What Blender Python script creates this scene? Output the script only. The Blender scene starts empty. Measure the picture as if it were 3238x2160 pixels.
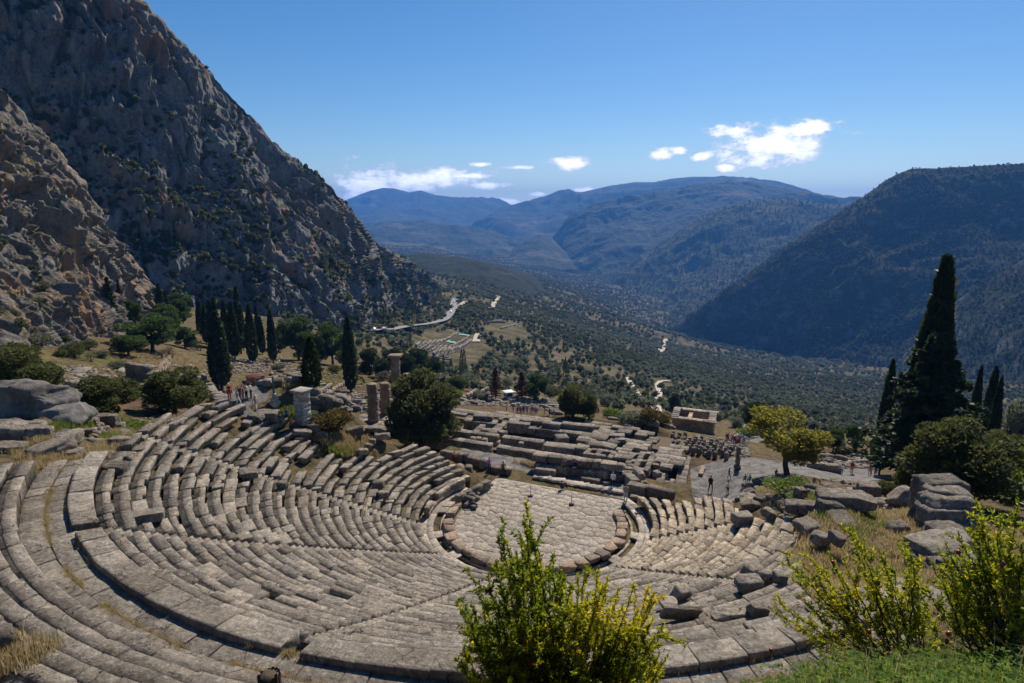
import bpy, bmesh, math, random
import numpy as np
from mathutils import Vector, Matrix, Euler

random.seed(7)
RNG = np.random.default_rng(11)
SC = bpy.context.scene
COL = SC.collection

# ------------------------------------------------------------------ camera
CAM_H, CAM_D = 23.85, 45.21
YAW, PITCH, FPX = math.radians(-2.25), math.radians(11.8), 1990.0
cam_data = bpy.data.cameras.new('camera')
cam_data.sensor_width = 36.0
cam_data.lens = 36.0 * FPX / 3238.0
cam_data.clip_start = 0.1
cam_data.clip_end = 60000.0
cam = bpy.data.objects.new('camera', cam_data)
cam.location = (0.0, -CAM_D, CAM_H)
cam.rotation_euler = (math.radians(90) - PITCH, 0.0, -YAW)
COL.objects.link(cam)
SC.camera = cam

# ------------------------------------------------------------------ light
SUN_EL, SUN_AZ = math.radians(44), math.radians(21)      # azimuth from +Y towards +X
SUN_DIR = Vector((math.sin(SUN_AZ) * math.cos(SUN_EL), math.cos(SUN_AZ) * math.cos(SUN_EL), math.sin(SUN_EL)))
sun = bpy.data.lights.new('sun', 'SUN')
sun.energy = 4.9
sun.angle = math.radians(0.53)
sun.color = (1.0, 0.90, 0.77)
sun_o = bpy.data.objects.new('sun', sun)
sun_o.rotation_euler = SUN_DIR.to_track_quat('Z', 'Y').to_euler()
COL.objects.link(sun_o)

world = bpy.data.worlds.new('World')
SC.world = world
world.use_nodes = True
SC.view_settings.view_transform = 'Standard'
SC.view_settings.look = 'None'
SC.view_settings.exposure = 0.42
SC.view_settings.gamma = 1.0
SC.view_settings.use_curve_mapping = False
SC.render.engine = 'CYCLES'
SC.cycles.use_denoising = True
SC.cycles.max_bounces = 4
SC.cycles.diffuse_bounces = 3
SC.cycles.glossy_bounces = 1
SC.cycles.transmission_bounces = 2
SC.cycles.volume_bounces = 0
SC.cycles.transparent_max_bounces = 4
SC.cycles.caustics_reflective = False
SC.cycles.caustics_refractive = False
SC.cycles.use_adaptive_sampling = True
SC.cycles.adaptive_threshold = 0.02


class Nodes:
    """small helper to write node trees"""
    def __init__(self, tree):
        self.t = tree
        tree.nodes.clear()

    def n(self, kind, inputs=None, **props):
        nd = self.t.nodes.new(kind)
        for k, v in props.items():
            setattr(nd, k, v)
        for k, v in (inputs or {}).items():
            s = nd.inputs[k]
            if hasattr(v, 'is_output') and v.is_output:
                self.t.links.new(v, s)
            else:
                s.default_value = v
        return nd

    def math(self, op, a, b=None, c=None, clamp=False):
        nd = self.t.nodes.new('ShaderNodeMath')
        nd.operation = op
        nd.use_clamp = clamp
        for i, v in enumerate((a, b, c)):
            if v is None:
                continue
            if hasattr(v, 'is_output'):
                self.t.links.new(v, nd.inputs[i])
            else:
                nd.inputs[i].default_value = v
        return nd.outputs[0]

    def mix(self, f, a, b, mode='MIX'):
        nd = self.t.nodes.new('ShaderNodeMix')
        nd.data_type = 'RGBA'
        nd.blend_type = mode
        for s, v in ((nd.inputs['Factor'], f), (nd.inputs[6], a), (nd.inputs[7], b)):
            if hasattr(v, 'is_output'):
                self.t.links.new(v, s)
            else:
                s.default_value = v if not isinstance(v, tuple) or len(v) == 4 else (*v, 1.0)
        return nd.outputs[2]

    def ramp(self, f, stops, interp='LINEAR'):
        nd = self.t.nodes.new('ShaderNodeValToRGB')
        cr = nd.color_ramp
        cr.interpolation = interp
        while len(cr.elements) < len(stops):
            cr.elements.new(0.5)
        for e, (p, c) in zip(cr.elements, stops):
            e.position = p
            e.color = (c, c, c, 1) if not isinstance(c, tuple) else (*c[:3], 1)
        self.t.links.new(f, nd.inputs[0])
        return nd.outputs[0]

    def noise(self, vec, scale, detail=4.0, rough=0.55, dist=0.0):
        nd = self.n('ShaderNodeTexNoise', {'Scale': scale, 'Detail': detail, 'Roughness': rough, 'Distortion': dist})
        if vec is not None:
            self.t.links.new(vec, nd.inputs['Vector'])
        return nd.outputs['Fac']

    def link(self, a, b):
        self.t.links.new(a, b)


# ------------------------------------------------------------------ sky with a few clouds
def build_sky():
    N = Nodes(world.node_tree)
    sky = N.n('ShaderNodeTexSky', sky_type='NISHITA', sun_disc=False, sun_elevation=SUN_EL, sun_rotation=SUN_AZ,
              altitude=700.0, air_density=1.0, dust_density=0.35, ozone_density=3.0)
    tc = N.n('ShaderNodeTexCoord').outputs['Generated']
    sep = N.n('ShaderNodeSeparateXYZ', {0: tc})
    X, Y, Z = sep.outputs
    az = N.math('ARCTAN2', X, Y)
    hyp = N.math('SQRT', N.math('ADD', N.math('MULTIPLY', X, X), N.math('MULTIPLY', Y, Y)))
    el = N.math('ARCTAN2', Z, hyp)
    # cloud banks: (azimuth deg, elevation deg, half width, half height, tilt)
    banks = CLOUDS
    mask = None
    for (a, e, w, h, tl) in banks:
        da = N.math('SUBTRACT', az, math.radians(a))
        de = N.math('SUBTRACT', el, math.radians(e))
        u = N.math('DIVIDE', N.math('ADD', N.math('MULTIPLY', da, math.cos(tl)), N.math('MULTIPLY', de, math.sin(tl))), math.radians(w))
        v = N.math('DIVIDE', N.math('SUBTRACT', N.math('MULTIPLY', de, math.cos(tl)), N.math('MULTIPLY', da, math.sin(tl))), math.radians(h))
        d = N.math('SQRT', N.math('ADD', N.math('MULTIPLY', u, u), N.math('MULTIPLY', v, v)))
        m = N.math('SUBTRACT', 1.0, d)
        mask = m if mask is None else N.math('MAXIMUM', mask, m)
    comb = N.n('ShaderNodeCombineXYZ', {0: N.math('MULTIPLY', az, 1.0), 1: N.math('MULTIPLY', el, 1.9), 2: 0.0}).outputs[0]
    n1 = N.noise(comb, 30.0, 9.0, 0.66)
    n2 = N.noise(comb, 9.0, 3.0, 0.5)
    nn = N.math('ADD', N.math('MULTIPLY', N.math('SUBTRACT', n1, 0.5), 2.6), N.math('MULTIPLY', N.math('SUBTRACT', n2, 0.5), 1.2))
    dens = N.math('ADD', mask, nn)
    cov = N.n('ShaderNodeMapRange', {0: dens, 1: -0.06, 2: 0.42, 3: 0.0, 4: 1.0}, interpolation_type='SMOOTHSTEP').outputs[0]
    body = N.n('ShaderNodeMapRange', {0: dens, 1: 0.15, 2: 0.85, 3: 0.0, 4: 1.0}).outputs[0]
    cloud_col = N.mix(body, (8.0, 8.7, 9.9), (18.5, 18.5, 18.5))  # cloud shading put into the colour: greyer where thin, white where thick
    sat = N.n('ShaderNodeHueSaturation', {'Hue': 0.502, 'Saturation': 1.32, 'Value': 1.0, 'Color': sky.outputs[0]}).outputs[0]
    col = N.mix(cov, sat, cloud_col)
    bg = N.n('ShaderNodeBackground', {'Color': col, 'Strength': SKY_STRENGTH})
    out = N.n('ShaderNodeOutputWorld')
    N.link(bg.outputs[0], out.inputs['Surface'])


# ------------------------------------------------------------------ photo-to-place geometry (used to find where things stand)
_cp, _sp, _cy, _sy = math.cos(PITCH), math.sin(PITCH), math.cos(YAW), math.sin(YAW)
FW = np.array([_sy * _cp, _cy * _cp, -_sp])
RT = np.array([_cy, -_sy, 0.0])
UP = np.cross(RT, FW)
CAM = np.array([0.0, -CAM_D, CAM_H])
VS = 3238.0 / 2351.0


def ray(vx, vy):
    d = FW + RT * ((vx * VS - 1619.0) / FPX) + UP * ((1080.0 - vy * VS) / FPX)
    return d


def at_h(vx, vy, hd):
    """point seen at (vx, vy) at the horizontal distance hd"""
    d = ray(vx, vy)
    return CAM + d * (hd / math.hypot(d[0], d[1]))


def at_z(vx, vy, z):
    d = ray(vx, vy)
    return CAM + d * ((z - CAM_H) / d[2])


def px_size(P):
    """pixels per metre of the 2351 px wide view at point P"""
    return FPX / VS / float((np.asarray(P) - CAM) @ FW)


def to_view(P):
    v = np.asarray(P, float) - CAM
    z = v @ FW
    return np.stack([(1619.0 + FPX * (v @ RT) / z) / VS, (1080.0 - FPX * (v @ UP) / z) / VS, z], -1)


# ------------------------------------------------------------------ noise
_T = RNG.random((64, 64, 64)).astype(np.float32)


def vnoise(p):
    p = np.asarray(p, dtype=np.float64)
    i = np.floor(p).astype(np.int64)
    f = p - i
    f = f * f * (3 - 2 * f)
    i0 = i & 63
    i1 = (i + 1) & 63
    x0, y0, z0 = i0[..., 0], i0[..., 1], i0[..., 2]
    x1, y1, z1 = i1[..., 0], i1[..., 1], i1[..., 2]
    fx, fy, fz = f[..., 0], f[..., 1], f[..., 2]
    a = _T[x0, y0, z0] * (1 - fx) + _T[x1, y0, z0] * fx
    b = _T[x0, y1, z0] * (1 - fx) + _T[x1, y1, z0] * fx
    c = _T[x0, y0, z1] * (1 - fx) + _T[x1, y0, z1] * fx
    d = _T[x0, y1, z1] * (1 - fx) + _T[x1, y1, z1] * fx
    return ((a * (1 - fy) + b * fy) * (1 - fz) + (c * (1 - fy) + d * fy) * fz) * 2 - 1


def fbm(p, octaves=5, gain=0.5, lac=2.03, ridged=False):
    p = np.asarray(p, dtype=np.float64)
    s = np.zeros(p.shape[:-1])
    a, tot = 1.0, 0.0
    for o in range(octaves):
        n = vnoise(p + o * 17.31)
        if ridged:
            n = 1 - 2 * np.abs(n)
        s += a * n
        tot += a
        a *= gain
        p = p * lac
    return s / tot


def sstep(x, a, b):
    t = np.clip((np.asarray(x, float) - a) / (b - a), 0, 1)
    return t * t * (3 - 2 * t)


# ------------------------------------------------------------------ mesh helpers
def mesh_np(name, verts, faces, mat=None, smooth=False, parent=None, attrs=None):
    """verts (n,3); faces: list of index arrays, each (m,k)"""
    me = bpy.data.meshes.new(name)
    verts = np.asarray(verts, dtype=np.float32).reshape(-1, 3)
    if not isinstance(faces, (list, tuple)):
        faces = [faces]
    faces = [np.asarray(f, dtype=np.int32) for f in faces if len(f)]
    loops = np.concatenate([f.ravel() for f in faces])
    sizes = np.concatenate([np.full(len(f), f.shape[1], dtype=np.int32) for f in faces])
    starts = np.concatenate([[0], np.cumsum(sizes)[:-1]]).astype(np.int32)
    me.vertices.add(len(verts))
    me.vertices.foreach_set('co', verts.ravel())
    me.loops.add(len(loops))
    me.loops.foreach_set('vertex_index', loops)
    me.polygons.add(len(sizes))
    me.polygons.foreach_set('loop_start', starts)
    me.polygons.foreach_set('loop_total', sizes)
    if smooth:
        me.polygons.foreach_set('use_smooth', np.ones(len(sizes), dtype=bool))
    for an, (dom, vals) in (attrs or {}).items():
        at = me.attributes.new(an, 'FLOAT', dom)
        at.data.foreach_set('value', np.asarray(vals, dtype=np.float32))
    me.update(calc_edges=True)
    if mat:
        me.materials.append(mat)
    return me


def link(name, me, parent=None, loc=None, rot=None, scale=None):
    o = bpy.data.objects.new(name, me)
    COL.objects.link(o)
    if parent is not None:
        o.parent = parent
    if loc is not None:
        o.location = [float(c) for c in loc]
    if rot is not None:
        o.rotation_euler = rot
    if scale is not None:
        o.scale = scale
    return o


def tag(o, label=None, cat=None, group=None, kind=None):
    for k, v in (('label', label), ('category', cat), ('group', group), ('kind', kind)):
        if v is not None:
            o[k] = v
    return o


def thing(name, label, cat, loc=(0, 0, 0), rotz=0.0, group=None):
    o = bpy.data.objects.new(name, None)
    o.empty_display_size = 0.2
    COL.objects.link(o)
    o.location = [float(c) for c in loc]
    o.rotation_euler = (0, 0, rotz)
    return tag(o, label, cat, group)


def copy_tree(o, parent=None):
    c = o.copy()
    COL.objects.link(c)
    c.parent = parent
    for ch in o.children:
        copy_tree(ch, c)
    return c


def grid_faces(nu, nv):
    """quads of a grid whose vertex index is u*nv+v"""
    u, v = np.meshgrid(np.arange(nu - 1), np.arange(nv - 1), indexing='ij')
    a = (u * nv + v).ravel()
    return np.stack([a, a + nv, a + nv + 1, a + 1], 1)
# ------------------------------------------------------------------ sky content (azimuth, elevation in degrees, sizes, tilt)
SKY_STRENGTH = 0.071


def _cl(vx, vy, w, h, tl=0.0):
    d = ray(vx, vy)
    return (math.degrees(math.atan2(d[0], d[1])), math.degrees(math.atan2(d[2], math.hypot(d[0], d[1]))), w / 25.2, h / 25.2, tl)


CLOUDS = [_cl(1775, 336, 125, 46, 0.16), _cl(1850, 300, 60, 20, 0.05), _cl(1690, 300, 50, 20, 0.0), _cl(850, 424, 105, 46), _cl(960, 414, 170, 28, 0.08),
          _cl(1075, 404, 75, 9), _cl(1312, 375, 62, 17), _cl(1512, 356, 34, 13), _cl(1130, 425, 55, 9),
          _cl(1612, 360, 32, 10, 0.2), _cl(1150, 464, 55, 12), _cl(1350, 436, 55, 9), _cl(1232, 446, 34, 8), _cl(1100, 378, 30, 8),
          _cl(1665, 384, 26, 10), _cl(1556, 346, 20, 9), _cl(1197, 385, 34, 6)]
build_sky()


# ------------------------------------------------------------------ materials
def mat(name):
    m = bpy.data.materials.new(name)
    m.use_nodes = True
    return m, Nodes(m.node_tree)


def finish(N, col, rough=0.9, bump=None, bump_s=0.5, bump_d=0.05, spec=0.2, normal=None, extra=None):
    b = N.n('ShaderNodeBsdfPrincipled', {'Roughness': rough, 'Specular IOR Level': spec})
    if hasattr(col, 'is_output'):
        N.link(col, b.inputs['Base Color'])
    else:
        b.inputs['Base Color'].default_value = (*col[:3], 1)
    if bump is not None:
        bp = N.n('ShaderNodeBump', {'Strength': bump_s, 'Distance': bump_d, 'Height': bump})
        N.link(bp.outputs[0], b.inputs['Normal'])
    out = N.n('ShaderNodeOutputMaterial')
    N.link(b.outputs[0], out.inputs['Surface'])
    return b


def attr(N, name):
    return N.n('ShaderNodeAttribute', attribute_name=name).outputs['Fac']


def pos(N):
    return N.n('ShaderNodeNewGeometry').outputs['Position']


def nrm_z(N):
    return N.n('ShaderNodeSeparateXYZ', {0: N.n('ShaderNodeNewGeometry').outputs['Normal']}).outputs[2]


def objrand(N):
    return N.n('ShaderNodeObjectInfo').outputs['Random']


def mapped(N, vec, s):
    return N.n('ShaderNodeMapping', {'Vector': vec, 'Scale': s}).outputs[0]


def make_cliff_mat(name, scale, grey, dark, rust, scrub, scrub_amount=0.5, bump_d=0.6):
    m, N = mat(name)
    P = pos(N)
    st = mapped(N, P, (1.0, 1.0, 0.22))
    n_st = N.noise(st, 0.16 * scale, 9, 0.7, 0.6)
    n_mid = N.noise(P, 0.09 * scale, 8, 0.65)
    n_fine = N.noise(P, 0.8 * scale, 8, 0.74)
    col = N.mix(N.ramp(n_st, [(0.36, 0.0), (0.6, 1.0)]), dark, grey)
    col = N.mix(N.ramp(n_fine, [(0.42, 0.0), (0.66, 0.7)]), col, tuple(c * 1.55 for c in grey))
    col = N.mix(N.ramp(n_mid, [(0.5, 0.0), (0.68, 0.55)]), col, tuple(c * 0.5 for c in dark))
    streak = N.ramp(N.noise(mapped(N, P, (1, 1, 0.12)), 0.22 * scale, 5, 0.6, 0.3), [(0.45, 0.0), (0.6, 1.0)])
    rmask = N.math('MULTIPLY', N.ramp(N.noise(P, 0.022 * scale, 6, 0.62, 0.6), [(0.51, 0.0), (0.60, 1.0)]), streak)
    col = N.mix(rmask, col, N.mix(n_fine, rust, tuple(c * 1.5 for c in rust)))
    nz = nrm_z(N)
    flat = N.math('ADD', N.math('MULTIPLY', nz, 0.75), N.math('MULTIPLY', N.math('SUBTRACT', N.noise(P, 0.06 * scale, 8, 0.7), 0.5), 1.5))
    smask = N.ramp(flat, [(0.62 - 0.3 * scrub_amount, 0.0), (0.72 - 0.3 * scrub_amount, 0.85)])
    straw = N.mix(N.ramp(n_fine, [(0.5, 0.0), (0.68, 0.9)]), scrub, (0.18, 0.145, 0.085))
    col = N.mix(smask, col, straw)
    h = N.math('ADD', N.math('MULTIPLY', n_st, 1.2), N.math('MULTIPLY', n_fine, 0.6))
    finish(N, col, 0.95, h, 0.9, bump_d, 0.1)
    return m


M_CLIFF = make_cliff_mat('cliff_rock', 1.0, (0.205, 0.203, 0.203), (0.072, 0.072, 0.076), (0.23, 0.13, 0.075), (0.04, 0.05, 0.022), 0.40, 1.8)
M_SPUR = make_cliff_mat('spur_rock', 2.2, (0.215, 0.195, 0.172), (0.085, 0.077, 0.07), (0.27, 0.165, 0.095), (0.065, 0.065, 0.03), 0.42, 0.9)


def make_mountain_mat(name, base, patch, bare, scale=1.0):
    m, N = mat(name)
    P = pos(N)
    n1 = N.noise(P, 0.0035 * scale, 8, 0.62)
    n2 = N.noise(P, 0.03 * scale, 6, 0.7)
    n3 = N.noise(mapped(N, P, (1, 1, 0.35)), 0.008 * scale, 8, 0.65, 0.5)
    col = N.mix(N.ramp(n2, [(0.35, 0.0), (0.65, 1.0)]), base, patch)
    col = N.mix(N.ramp(n1, [(0.56, 0.0), (0.72, 0.75)]), col, bare)
    steep = N.math('SUBTRACT', 1.0, nrm_z(N))
    rk = N.math('MULTIPLY', N.ramp(N.math('ADD', steep, N.math('MULTIPLY', N.math('SUBTRACT', n3, 0.5), 0.9)), [(0.36, 0.0), (0.6, 1.0)]), N.ramp(n3, [(0.4, 0.2), (0.6, 1.0)]))
    col = N.mix(rk, col, (0.17, 0.16, 0.15))
    h = N.math('ADD', n2, N.math('MULTIPLY', n3, 2.0))
    finish(N, col, 1.0, h, 0.9, 10.0 / scale, 0.05)
    return m


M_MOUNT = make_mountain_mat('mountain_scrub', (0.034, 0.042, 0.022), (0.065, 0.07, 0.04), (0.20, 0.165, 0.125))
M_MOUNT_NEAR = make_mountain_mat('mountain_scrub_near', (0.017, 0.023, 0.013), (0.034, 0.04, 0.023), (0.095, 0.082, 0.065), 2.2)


# ------------------------------------------------------------------ terrain from depth control points
# (view x, view y, horizontal distance m)
TPTS = [
    # hollow, bank under the camera
    (0, 1900, 3), (1175, 2000, 3), (2351, 1900, 3), (0, 1900, 9), (700, 1900, 9), (1175, 1850, 9), (1500, 1720, 8), (1750, 1650, 7.0), (1900, 1580, 7.5), (2100, 1558, 8), (2351, 1535, 8.5), (1700, 1750, 12), (1900, 1640, 12), (2100, 1600, 12), (2351, 1570, 12), (1900, 1500, 18), (2100, 1480, 18),
    (2351, 1430, 20), (2100, 1400, 26), (2000, 1400, 26), (2351, 1290, 34), (2600, 1300, 20),
    # orchestra terrace and stage
    (1230, 1190, 55), (1100, 1100, 59), (1440, 1140, 57), (1250, 1090, 60), (1050, 1060, 64), (1400, 1120, 59),
    # right mound
    (1900, 1330, 36), (2065, 1225, 39), (1950, 1230, 42), (2130, 1190, 43), (1850, 1200, 46), (1990, 1180, 46), (2200, 1230, 42), (1750, 1150, 56), (1900, 1140, 54), (2050, 1140, 52),
    # temple terrace, gravel, path
    (1640, 1150, 74), (1670, 1090, 82), (1600, 1080, 88), (1700, 1050, 92), (1810, 1085, 83), (1950, 1090, 93), (2000, 1085, 95), (2150, 1110, 78), (2300, 1120, 70),
    (1060, 1030, 76), (1050, 960, 100), (1300, 960, 97), (1500, 985, 95), (1560, 1120, 72), (1300, 1080, 66),
    (1620, 1000, 118), (1700, 1000, 128), (1520, 980, 112), (1750, 990, 125), (1950, 1030, 110), (1900, 1010, 130),
    (1150, 930, 150), (1300, 945, 130), (1400, 955, 118), (1200, 905, 185), (1050, 920, 160),
    # left of the theatre
    (100, 965, 48), (40, 1020, 46), (150, 1000, 46), (250, 960, 66), (400, 950, 72), (480, 925, 92), (560, 925, 122), (640, 960, 122), (690, 970, 124), (760, 985, 84), (860, 968, 97), (900, 940, 104),
    (60, 880, 72), (60, 900, 66), (40, 830, 95), (150, 840, 108), (250, 830, 118), (400, 830, 130), (450, 790, 170), (500, 890, 130), (590, 880, 142), (350, 800, 145), (640, 830, 190), (720, 890, 140), (805, 900, 140), (800, 850, 175), (230, 765, 160), (60, 790, 120),
    (720, 850, 165), (900, 880, 150), (690, 920, 133), (780, 930, 122),
    # slopes beyond
    (480, 760, 215), (560, 740, 260), (650, 755, 270), (700, 745, 300), (760, 750, 320), (880, 765, 420), (860, 715, 470), (950, 690, 650), (1000, 740, 560), (1020, 800, 440), (1040, 700, 700), (1030, 665, 850),
    (1150, 750, 600), (1100, 780, 500), (950, 820, 330), (880, 840, 250), (1000, 870, 230), (1250, 900, 260), (1100, 860, 300),
    (1500, 920, 320), (1650, 950, 330), (1800, 950, 400), (1950, 1000, 300), (1400, 860, 420), (1300, 800, 560),
    (1500, 800, 900), (1700, 850, 900), (1900, 900, 800), (2000, 950, 560), (1300, 700, 1300), (1150, 640, 1700), (1250, 660, 1700), (1400, 700, 1900),
    (1050, 610, 2100), (1500, 715, 2200), (1570, 765, 1900), (1650, 785, 1800), (1750, 802, 1700), (1900, 820, 1600), (2000, 850, 1400), (2100, 830, 1450), (2300, 870, 1150),
    (2200, 950, 600), (2351, 980, 420), (2100, 1000, 260), (2351, 1040, 200), (2600, 1000, 300), (2600, 900, 1000),
    (1400, 650, 3200), (1300, 630, 3800), (1200, 590, 5200), (1050, 575, 5200), (950, 560, 5200), (1700, 690, 3200), (2000, 700, 3000), (1000, 520, 9000), (1500, 530, 9000), (2000, 540, 9000), (2400, 700, 3000), (0, 600, 2000), (0, 560, 9000), (-200, 790, 150), (-300, 880, 80), (-300, 640, 1000), (-300, 1100, 40),
    (2700, 540, 9000), (-300, 540, 9000), (-300, 1900, 6), (2650, 1700, 6),
]


def _rbf_setup():
    A = []
    for vx, vy, hd in TPTS:
        P = at_h(vx, vy, hd) - CAM
        A.append((math.atan2(P[0], P[1]) * 2.2, math.log(hd), -P[2] / hd))
    A = np.array(A)
    X, s = A[:, :2], A[:, 2]
    d = np.linalg.norm(X[:, None] - X[None], axis=2)
    n = len(X)
    K = d + 1e-9                                   # linear kernel: no overshoot
    M = np.zeros((n + 1, n + 1))
    M[:n, :n] = -K - 0.0 * np.eye(n)
    M[:n, :n] -= 0.02 * np.eye(n) * -1.0 * -1.0
    M[:n, n] = 1
    M[n, :n] = 1
    w = np.linalg.solve(M, np.append(s, 0))
    return X, w


_RX, _RW = _rbf_setup()

# theatre rows: centre drifts a little to the back, so the rows are deeper there
TH = dict(r0=8.911, p=0.629, ex=-0.04, ey=-0.107, z0=0.87, q=0.34)


def row_z(k):
    """height of the seat of row k: the upper rows are a little steeper"""
    k = np.asarray(k, float)
    return TH['z0'] + TH['q'] * k + 0.55 * (np.clip(k, 0, 30) / 26.0) ** 3
K_L = ([0, 3, 6, 7.5, 8.2, 10, 14, 15, 18, 20.5, 23, 24.5, 25.5, 26.5, 36], [130, 134, 137, 142, 155, 169, 168, 165, 165, 167, 170, 175, 190, 199, 206])
K_R = ([-1, 0, 3, 6, 8.5, 9.5, 13, 15.5, 16, 20, 23, 26, 27, 36], [384, 380, 362, 359, 351, 338, 334, 331, 318, 305, 300, 306, 300, 292])


def th_coords(x, y):
    """row number and angle (degrees, 0-360 from +X) of a point of the bowl"""
    k = np.zeros_like(np.asarray(x, float))
    for _ in range(6):
        r = np.hypot(x - TH['ex'] * k, y - TH['ey'] * k)
        k = np.clip((r - TH['r0']) / TH['p'], -14, 60)
    ph = np.degrees(np.arctan2(y - TH['ey'] * k, x - TH['ex'] * k)) % 360
    return k, ph


def th_point(k, deg, dr=0.0, z=0.0):
    r = TH['r0'] + TH['p'] * k
    a = math.radians(deg)
    # the drift of the centre makes rows deeper at the back: spread dr the same way
    s = (TH['p'] + TH['ex'] * math.cos(a) + TH['ey'] * math.sin(a)) / TH['p']
    rr = r + dr
    return np.array([TH['ex'] * k + rr * math.cos(a), TH['ey'] * k + rr * math.sin(a), z])


def row_depth(deg):
    a = math.radians(deg)
    return TH['p'] + TH['ex'] * math.cos(a) + TH['ey'] * math.sin(a)


def terrain_raw(x, y):
    x = np.asarray(x, float)
    y = np.asarray(y, float)
    dx, dy = x - CAM[0], y - CAM[1]
    hd = np.maximum(np.hypot(dx, dy), 2.0)
    U = np.stack([np.arctan2(dx, dy) * 2.2, np.log(hd)], -1)
    sh = U.shape[:-1]
    U = U.reshape(-1, 2)
    out = np.empty(len(U))
    for a in range(0, len(U), 20000):
        u = U[a:a + 20000]
        d = np.linalg.norm(u[:, None] - _RX[None], axis=2)
        out[a:a + 20000] = -d @ _RW[:-1] + _RW[-1]
    s = out.reshape(sh)
    return CAM_H - s * hd


def terrain(x, y, noise=True):
    x = np.asarray(x, float)
    y = np.asarray(y, float)
    z = terrain_raw(x, y)
    hd = np.hypot(x - CAM[0], y - CAM[1])
    if noise:
        P = np.stack([x, y, np.zeros_like(x)], -1)
        amp = sstep(hd, 60, 140)
        n = fbm(P / 22.0, 5) * 1.6 * amp * (1 - sstep(hd, 350, 800)) + fbm(P / 2.6 + 7, 3) * 0.12 * sstep(hd, 10, 50) * (1 - sstep(hd, 200, 350))
        n = n + fbm(P / 160.0 + 3, 6) * 16.0 * sstep(hd, 350, 1100) + fbm(P / 700.0 + 5, 5, ridged=True) * 60 * sstep(hd, 2200, 5000)
        z = z + n
    k, ph = th_coords(x, y)
    zt = np.where(k < 0, 0.0, row_z(k) - 0.2)
    zt = np.where(k > 26.6, np.where(k < 29.85, 10.3, 11.15 + 0.355 * (k - 30)), zt)
    kl = np.interp(k, *K_L)
    kr = np.interp(k, *K_R)
    # angular distance inside the seats
    ins = np.minimum(ph - kl, np.where(ph < 120, ph + 360, ph))
    inside = (ph > kl) & ((ph < kr) | (ph + 360 < kr))
    a_l = np.where(ph < 90, 90.0, ph)
    m_l = sstep(ph, 128, 150)                 # the bowl, soft to both wings
    ph2 = np.where(ph < 100, ph + 360, ph)
    m_r = 1 - sstep(ph2, 335, 400)
    m_k = 1 - sstep(k, 31, 37)
    left_out = sstep(k, 24, 30) * (1 - sstep(ph, 195, 216))
    right_out = sstep(k, 17, 24) * sstep(ph2, 296, 318)
    w = m_l * m_r * m_k * (1 - left_out) * (1 - right_out)
    w = np.where(k < -0.5, 1 - sstep(y + 0.36 * x, 7.5, 12), w)
    w = np.where((k >= -0.5) & (k < 4), np.maximum(w, 1 - sstep(y + 0.36 * x, 7.0, 11)) * np.where(ph2 > 360, 1, 1), w)
    drop = np.where(k < -0.5, 0.25, np.where(inside & (k < 36.5), 0.55, 0.12))
    z = z * (1 - w) + (zt - drop) * w
    # level ground: the terrace in front of the stage and the bed of the temple
    s_, n_ = x * 0.9339 - y * 0.3577, x * 0.3577 + y * 0.9339
    m = sstep(s_, -17, -14) * (1 - sstep(s_, 12, 14)) * sstep(n_, 4.5, 6.5) * (1 - sstep(n_, 12.2, 14.5)) * (1 - inside * (k > 0.3))
    z = z * (1 - m) - 0.24 * m
    m = sstep(s_, -70, -62) * (1 - sstep(s_, 9, 12)) * sstep(n_, 14.8, 19.5) * (1 - sstep(n_, 52.5, 55))
    z = z * (1 - m) - 11.6 * m
    return z


_TG = {}


def terrain_fast(x, y):
    """height read from the built ground sheet"""
    g = _TG['z']
    a = (np.arctan2(np.asarray(x) - CAM[0], np.asarray(y) - CAM[1]) - _TG['a0']) / _TG['da']
    h = (np.log(np.maximum(np.hypot(np.asarray(x) - CAM[0], np.asarray(y) - CAM[1]), 2.0)) - _TG['h0']) / _TG['dh']
    a = np.clip(a, 0, g.shape[0] - 1.001)
    h = np.clip(h, 0, g.shape[1] - 1.001)
    i, j = a.astype(int), h.astype(int)
    fa, fh = a - i, h - j
    return (g[i, j] * (1 - fa) + g[i + 1, j] * fa) * (1 - fh) + (g[i, j + 1] * (1 - fa) + g[i + 1, j + 1] * fa) * fh


def ground_hit(vx, vy, h0=8.0, h1=9000.0):
    """where the line of sight of (vx, vy) meets the ground"""
    d = ray(vx, vy)
    d = d / math.hypot(d[0], d[1])
    hs = np.exp(np.linspace(math.log(h0), math.log(h1), 900))
    P = CAM[None] + d[None] * hs[:, None]
    below = P[:, 2] - terrain_fast(P[:, 0], P[:, 1])
    i = np.argmax(below < 0)
    if below[i] >= 0:
        i = len(hs) - 1
    a, b = hs[max(i - 1, 0)], hs[i]
    for _ in range(3):
        hh = np.linspace(a, b, 12)
        P = CAM[None] + d[None] * hh[:, None]
        bl = P[:, 2] - terrain_fast(P[:, 0], P[:, 1])
        j = max(int(np.argmax(bl < 0)), 1)
        a, b = hh[j - 1], hh[j]
    P = CAM + d * b
    return np.array([P[0], P[1], float(terrain_fast(P[0], P[1]))])


# masks painted on the ground as polygons of the place (view outlines laid on the ground plane they lie on)
def in_poly(px, py, poly):
    poly = np.asarray(poly, float)
    inside = np.zeros(px.shape, bool)
    n = len(poly)
    for i in range(n):
        x1, y1 = poly[i]
        x2, y2 = poly[(i + 1) % n]
        c = ((y1 > py) != (y2 > py)) & (px < (x2 - x1) * (py - y1) / (y2 - y1 + 1e-12) + x1)
        inside ^= c
    return inside


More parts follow.
